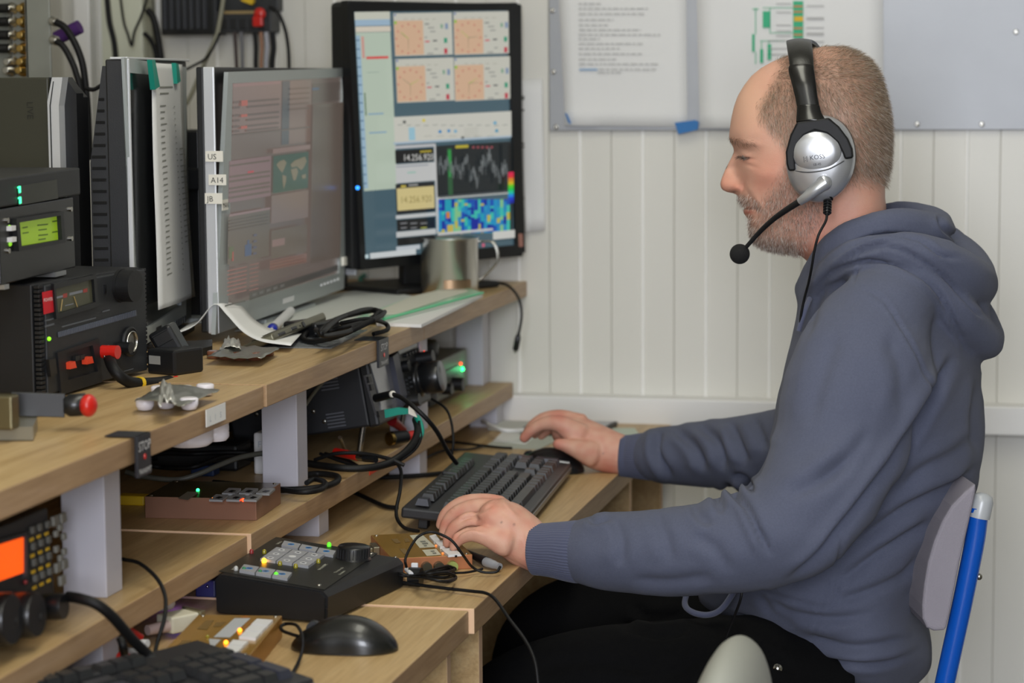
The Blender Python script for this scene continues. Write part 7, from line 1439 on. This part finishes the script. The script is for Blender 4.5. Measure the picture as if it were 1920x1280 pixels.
# silver cap disc, slit and black yoke arms on the near cup
b_ = B(); b_.M = Matrix.Translation((at(1533, 284, Y=H0.y)-H0)) @ Matrix.Diagonal((.0305, 1, .0255, 1)); b_.lathe([(1.0, .006), (1.0, .0135), (.93, .0158), (.7, .0185), (.35, .0198), (.01, .0202)], (0, 0, 0), (0, -1, 0), 48); b_.build('cap_plate', SIL, t)
b_ = B(); cs = lambda x, y: (1460+x/3.556, 60+y/3.556)
b_.tube([hit(MH, *cs(x, y), 'y', d) for x, y, d in ((112, 925, -.0125), (170, 934, -.0160), (240, 932, -.0180), (330, 915, -.0180), (400, 880, -.0160), (436, 858, -.013))], .0008, n=6); b_.build('shell_seam', mat('seam_dark', '#3a3a3c', .5), t)
yo = [(120, 600), (75, 690), (45, 800), (50, 880), (65, 928)]; yi = [(112, 925), (105, 830), (125, 750), (170, 690), (240, 658), (320, 678), (390, 738), (425, 808), (440, 850)]; yr = [(496, 840), (490, 780), (460, 710), (400, 630), (330, 572)]
b_ = B(); poly = [cs(*p) for p in yo+yi+yr]; pp(b_, MH, poly, -.0165, -.003); o_ = b_.build('yoke', YK, t); o_.modifiers.new('b', 'BEVEL').width = .0025; o_.modifiers[0].segments = 3; o_.modifiers[0].limit_method = 'ANGLE'
def bandstrip(nodes, th, name, m, mirror=True):
    N = list(nodes)
    Lp = [at(a, c, Y=Y_) for a, b, c, Y_ in N]; Rp = [at(b, c-1.5, Y=Y_) for a, b, c, Y_ in N]
    if mirror: Lp += [Vector((p.x, 2*YS-p.y, p.z)) for p in Lp[-2::-1]]; Rp += [Vector((p.x, 2*YS-p.y, p.z)) for p in Rp[-2::-1]]
    Lp, Rp = spline(Lp, 6), spline(Rp, 6); V = []; F = []; k = len(Lp); cs_n = 6
    for i in range(k):
        tg = (Lp[min(i+1, k-1)]-Lp[max(i-1, 0)]).normalized(); w_ = (Rp[i]-Lp[i]); nrm = tg.cross(w_).normalized()
        if nrm.z < 0 and abs(nrm.z) > .3 or (abs(nrm.z) <= .3 and (nrm.y > 0) == (Lp[i].y < YS)): nrm = -nrm
        for j in range(cs_n+1): u = j/cs_n; V.append(tuple(Lp[i]+w_*u+nrm*th*(.55+.45*math.sin(PI*u)) - H0))
        for j in range(cs_n, -1, -1): u = j/cs_n; V.append(tuple(Lp[i]+w_*u - nrm*th*.4 - H0))
    n = 2*(cs_n+1)
    for i in range(k-1):
        for j in range(n): F.append((i*n+j, i*n+(j+1) % n, (i+1)*n+(j+1) % n, (i+1)*n+j))
    F += [tuple(range(n)), tuple(range((k-1)*n, k*n))[::-1]]
    me_ = bpy.data.meshes.new(name); me_.from_pydata(V, [], F); bm = bmesh.new(); bm.from_mesh(me_); bmesh.ops.recalc_face_normals(bm, faces=bm.faces); bm.to_mesh(me_); bm.free()
    o_ = meshobj(name, me_, m, t); o_.modifiers.new('b', 'BEVEL').width = .0008; o_.modifiers[0].limit_method = 'ANGLE'; return o_
bandstrip([(1493, 1550, 231, 2.875), (1494, 1541, 215, 2.880), (1495, 1537, 200, 2.884)], .007, 'band_hinge', GLB, False)
bandstrip([(1495, 1537, 203, 2.886), (1491, 1533, 182, 2.889), (1485, 1530, 158, 2.893), (1479, 1527, 136, 2.900), (1479.5, 1526, 126, 2.906)], .006, 'band_slider', GLB, False)
bandstrip([(1482, 1526, 134, 2.903), (1479, 1525, 112, 2.918), (1476.5, 1523.5, 96, 2.938), (1475, 1522, 84, 2.965), (1475, 1522, 80, 3.0)], .005, 'head_band', mat('band_leatherette', '#161614', .32, bump=.2, bscale=500))
b_ = B(); pr_ = [(0, 0)]; P0_ = Vector((0, 2*(YS-H0.y), 0)); b_.tube([P0_+Vector((-.01, .012, .05)), P0_+Vector((-.02, .004, .09)), Vector((-.03, 2*YS-2.903-H0.y, (at(1500, 134, Y=2.903)-H0).z))], .009, n=12); b_.build('far_slider', GLB, t)
p = [at(x, y, Y=Y_)-H0 for x, y, Y_ in ((1548, 342, 2.862), (1530, 355, 2.860), (1512, 369, 2.862), (1500, 378, 2.866))]
b_ = B(); b_.sph(at(1545, 343, Y=2.866)-H0, .0095, 20, sc=(1, .8, 1)); b_.tube(p, n=16, sub=6, rr=(.0086, .0050)); b_.build('boom_pivot', SIL, t)
b_ = B(); b_.tube([at(x, y, Y=Y_)-H0 for x, y, Y_ in ((1502, 376, 2.866), (1475, 393, 2.882), (1450, 411, 2.90), (1425, 434, 2.918), (1400, 462, 2.93))], n=12, sub=8, rr=(.0042, .0026)); b_.build('boom', BLK, t)
b_ = B(); b_.sph(at(1387, 476, Y=2.935)-H0, .0126, 28); b_.build('microphone_foam', mat('foam_black', '#101011', .95, bump=1.0, bscale=900), t)
b_ = B(); a, c = at(1552, 366, Y=2.885)-H0, at(1551, 402, Y=2.872)-H0; d_ = (c-a)
b_.cyl(a-d_*.08, a+d_*.2, .0068, n=16); b_.cyl(a, c, .0032, n=12)
for k in range(5): b_.cyl(a+d_*(.28+k*.14), a+d_*(.36+k*.14), .0052, n=14)
b_.build('strain_relief', BLKS, t)
b_ = B(); b_.tube([at(x, y, Y=Y_)-H0 for x, y, Y_ in ((1551, 400, 2.872), (1548, 415, 2.868), (1535, 440, 2.86), (1527, 470, 2.862), (1522, 500, 2.868), (1516, 530, 2.88), (1508, 560, 2.89), (1502, 590, 2.895), (1499, 620, 2.90))], .0016, n=8); b_.build('cord', RUB, t)
b_ = B(); b_.tube([at(x, y, Y=Y_)-H0 for x, y, Y_ in ((1392, 1100, 2.70), (1388, 1125, 2.70), (1375, 1160, 2.72), (1362, 1195, 2.73), (1348, 1235, 2.74), (1340, 1290, 2.75))], .0016, n=8); b_.build('cord', RUB, t)
lx = at(1506, 302, Y=H0.y-.022)-H0; b_ = B(); b_.text('|:| KOSS', (lx.x, -.0222, lx.z), (1, 0, .14), (-.14, 0, 1), .0078); b_.text('SB-45', (lx.x+.012, -.0214, lx.z-.0060), (1, 0, .14), (-.14, 0, 1), .0042); b_.build('lettering', mat('print_dark_grey', '#4a4c52', .6), t)
# ================================================================== CHAIRS
BLU = mat('blue_tube_paint', '#0a4fae', .22, coat=.4)
t = thing('chair', 'chair of the man with grey backrest pad and bright blue tube frame', 'chair', Matrix.Translation((-.28, 3.0, 0))); MCh = Matrix.Translation((-.28, 3.0, 0)); RC = Matrix.Translation((.2, -.145, 0)) @ Matrix.Rotation(.27, 4, 'Z') @ Matrix.Translation((-.2, .145, 0))
pad = [(1822, 906), (1800, 922), (1775, 946), (1757, 975), (1742, 1010), (1730, 1050), (1723, 1090), (1719, 1130), (1720, 1155), (1728, 1172), (1742, 1179), (1764, 1179), (1772, 1150), (1782, 1100), (1792, 1050), (1804, 1000), (1816, 950), (1822, 920)]
b_ = B(); b_.M = RC; pp(b_, MCh, pad, -.165, .165); o_ = b_.build('backrest_pad', mat('grey_upholstery', '#8d8890', .85, bump=.6, bscale=700, var=.12, vscale=14), t); m_ = o_.modifiers.new('b', 'BEVEL'); m_.width = .006; m_.segments = 3; m_.limit_method = 'ANGLE'; m_.angle_limit = .9
for sy in (-.145, .145):
    P = [hit(MCh, x, y, 'y', -.145) for x, y in ((1836, 952), (1834, 972), (1829, 1010), (1818, 1065), (1802, 1140), (1786, 1210), (1768, 1290), (1752, 1370))]; P = [Vector((p.x, sy, p.z)) for p in P]
    b_ = B(); b_.M = RC; b_.tube(P+[Vector((P[-1].x-.02, sy, .40)), Vector((P[-1].x-.0, sy, .2)), Vector((P[-1].x+.05, sy, .012))], .0122, n=20); b_.build('back_tube', BLU, t)
    b_ = B(); b_.M = RC; b_.lathe([(.0135, 0), (.0135, .02), (.011, .027), (.004, .03)], P[0]-Vector((.0, 0, .012)), (.2, 0, 1), 20); b_.build('tube_cap', mat('translucent_grey_cap', '#a9acae', .3), t)
    b_ = B(); b_.M = RC; b_.tube([Vector((P[-1].x-.02, sy, .43)), Vector((-.2, sy, .43)), Vector((-.23, sy, .40)), Vector((-.24, sy, .012))], .0122, n=16); b_.build('seat_tube', BLU, t)
    b_ = B(); b_.M = RC; p = hit(MCh, 1815, 1081, 'y', -.145); b_.sph((p.x+.0135, sy, p.z), .0042, 12); b_.build('rivet', STEEL, t)
b_ = B(); b_.M = RC; b_.box(-.24, .165, -.2, .2, .435, .46, b=.012, seg=2); b_.build('seat', mat('grey_upholstery', '#8d8890', .85, bump=.6, bscale=700, var=.12, vscale=14), t)
ac = at(1371, 1211, Y=2.18); MC2 = Matrix.Translation((ac.x, 2.18, 0)); t = thing('chair', 'nearer chair of which only the rounded beige backrest tip shows at the bottom', 'chair', MC2)
V = []; F = []; n1, n2 = 40, 24; hz = .17
for i in range(n1):
    a = 2*PI*i/n1; ca, sa = math.cos(a), math.sin(a); ey = .19*abs(ca)**.8*(1 if ca > 0 else -1); ez = hz*abs(sa)**.8*(1 if sa > 0 else -1)
    for j in range(n2+1):
        q = PI*j/n2; V.append((.036*math.cos(q)+(.02*(ez/hz-1)*1.0)*math.sin(q)*0-.03*(1-ez/hz)*.35, ey*max(.0, math.sin(q))**.45, ac.z-hz+ez*max(.0, math.sin(q))**.45))
for i in range(n1):
    for j in range(n2): F.append((i*(n2+1)+j, ((i+1) % n1)*(n2+1)+j, ((i+1) % n1)*(n2+1)+j+1, i*(n2+1)+j+1))
b_ = B(); b_.add(V, F, 0, True); b_.build('backrest_pad', mat('beige_shell', '#9a9b92', .5), t)
for sy in (-.12, .12): b_ = B(); b_.tube([(.03, sy, .62), (.03, sy, .45), (.11, sy, .2), (.13, sy, .01)], .011, n=14); b_.build('back_tube', CHAR, t); b_ = B(); b_.tube([(.03, sy, .43), (-.2, sy, .43), (-.24, sy, .38), (-.25, sy, .01)], .011, n=14); b_.build('seat_tube', CHAR, t)
b_ = B(); b_.box(-.26, .12, -.19, .19, .44, .465, b=.01, seg=2); b_.build('seat', mat('beige_shell', '#b3b4a8', .45), t)
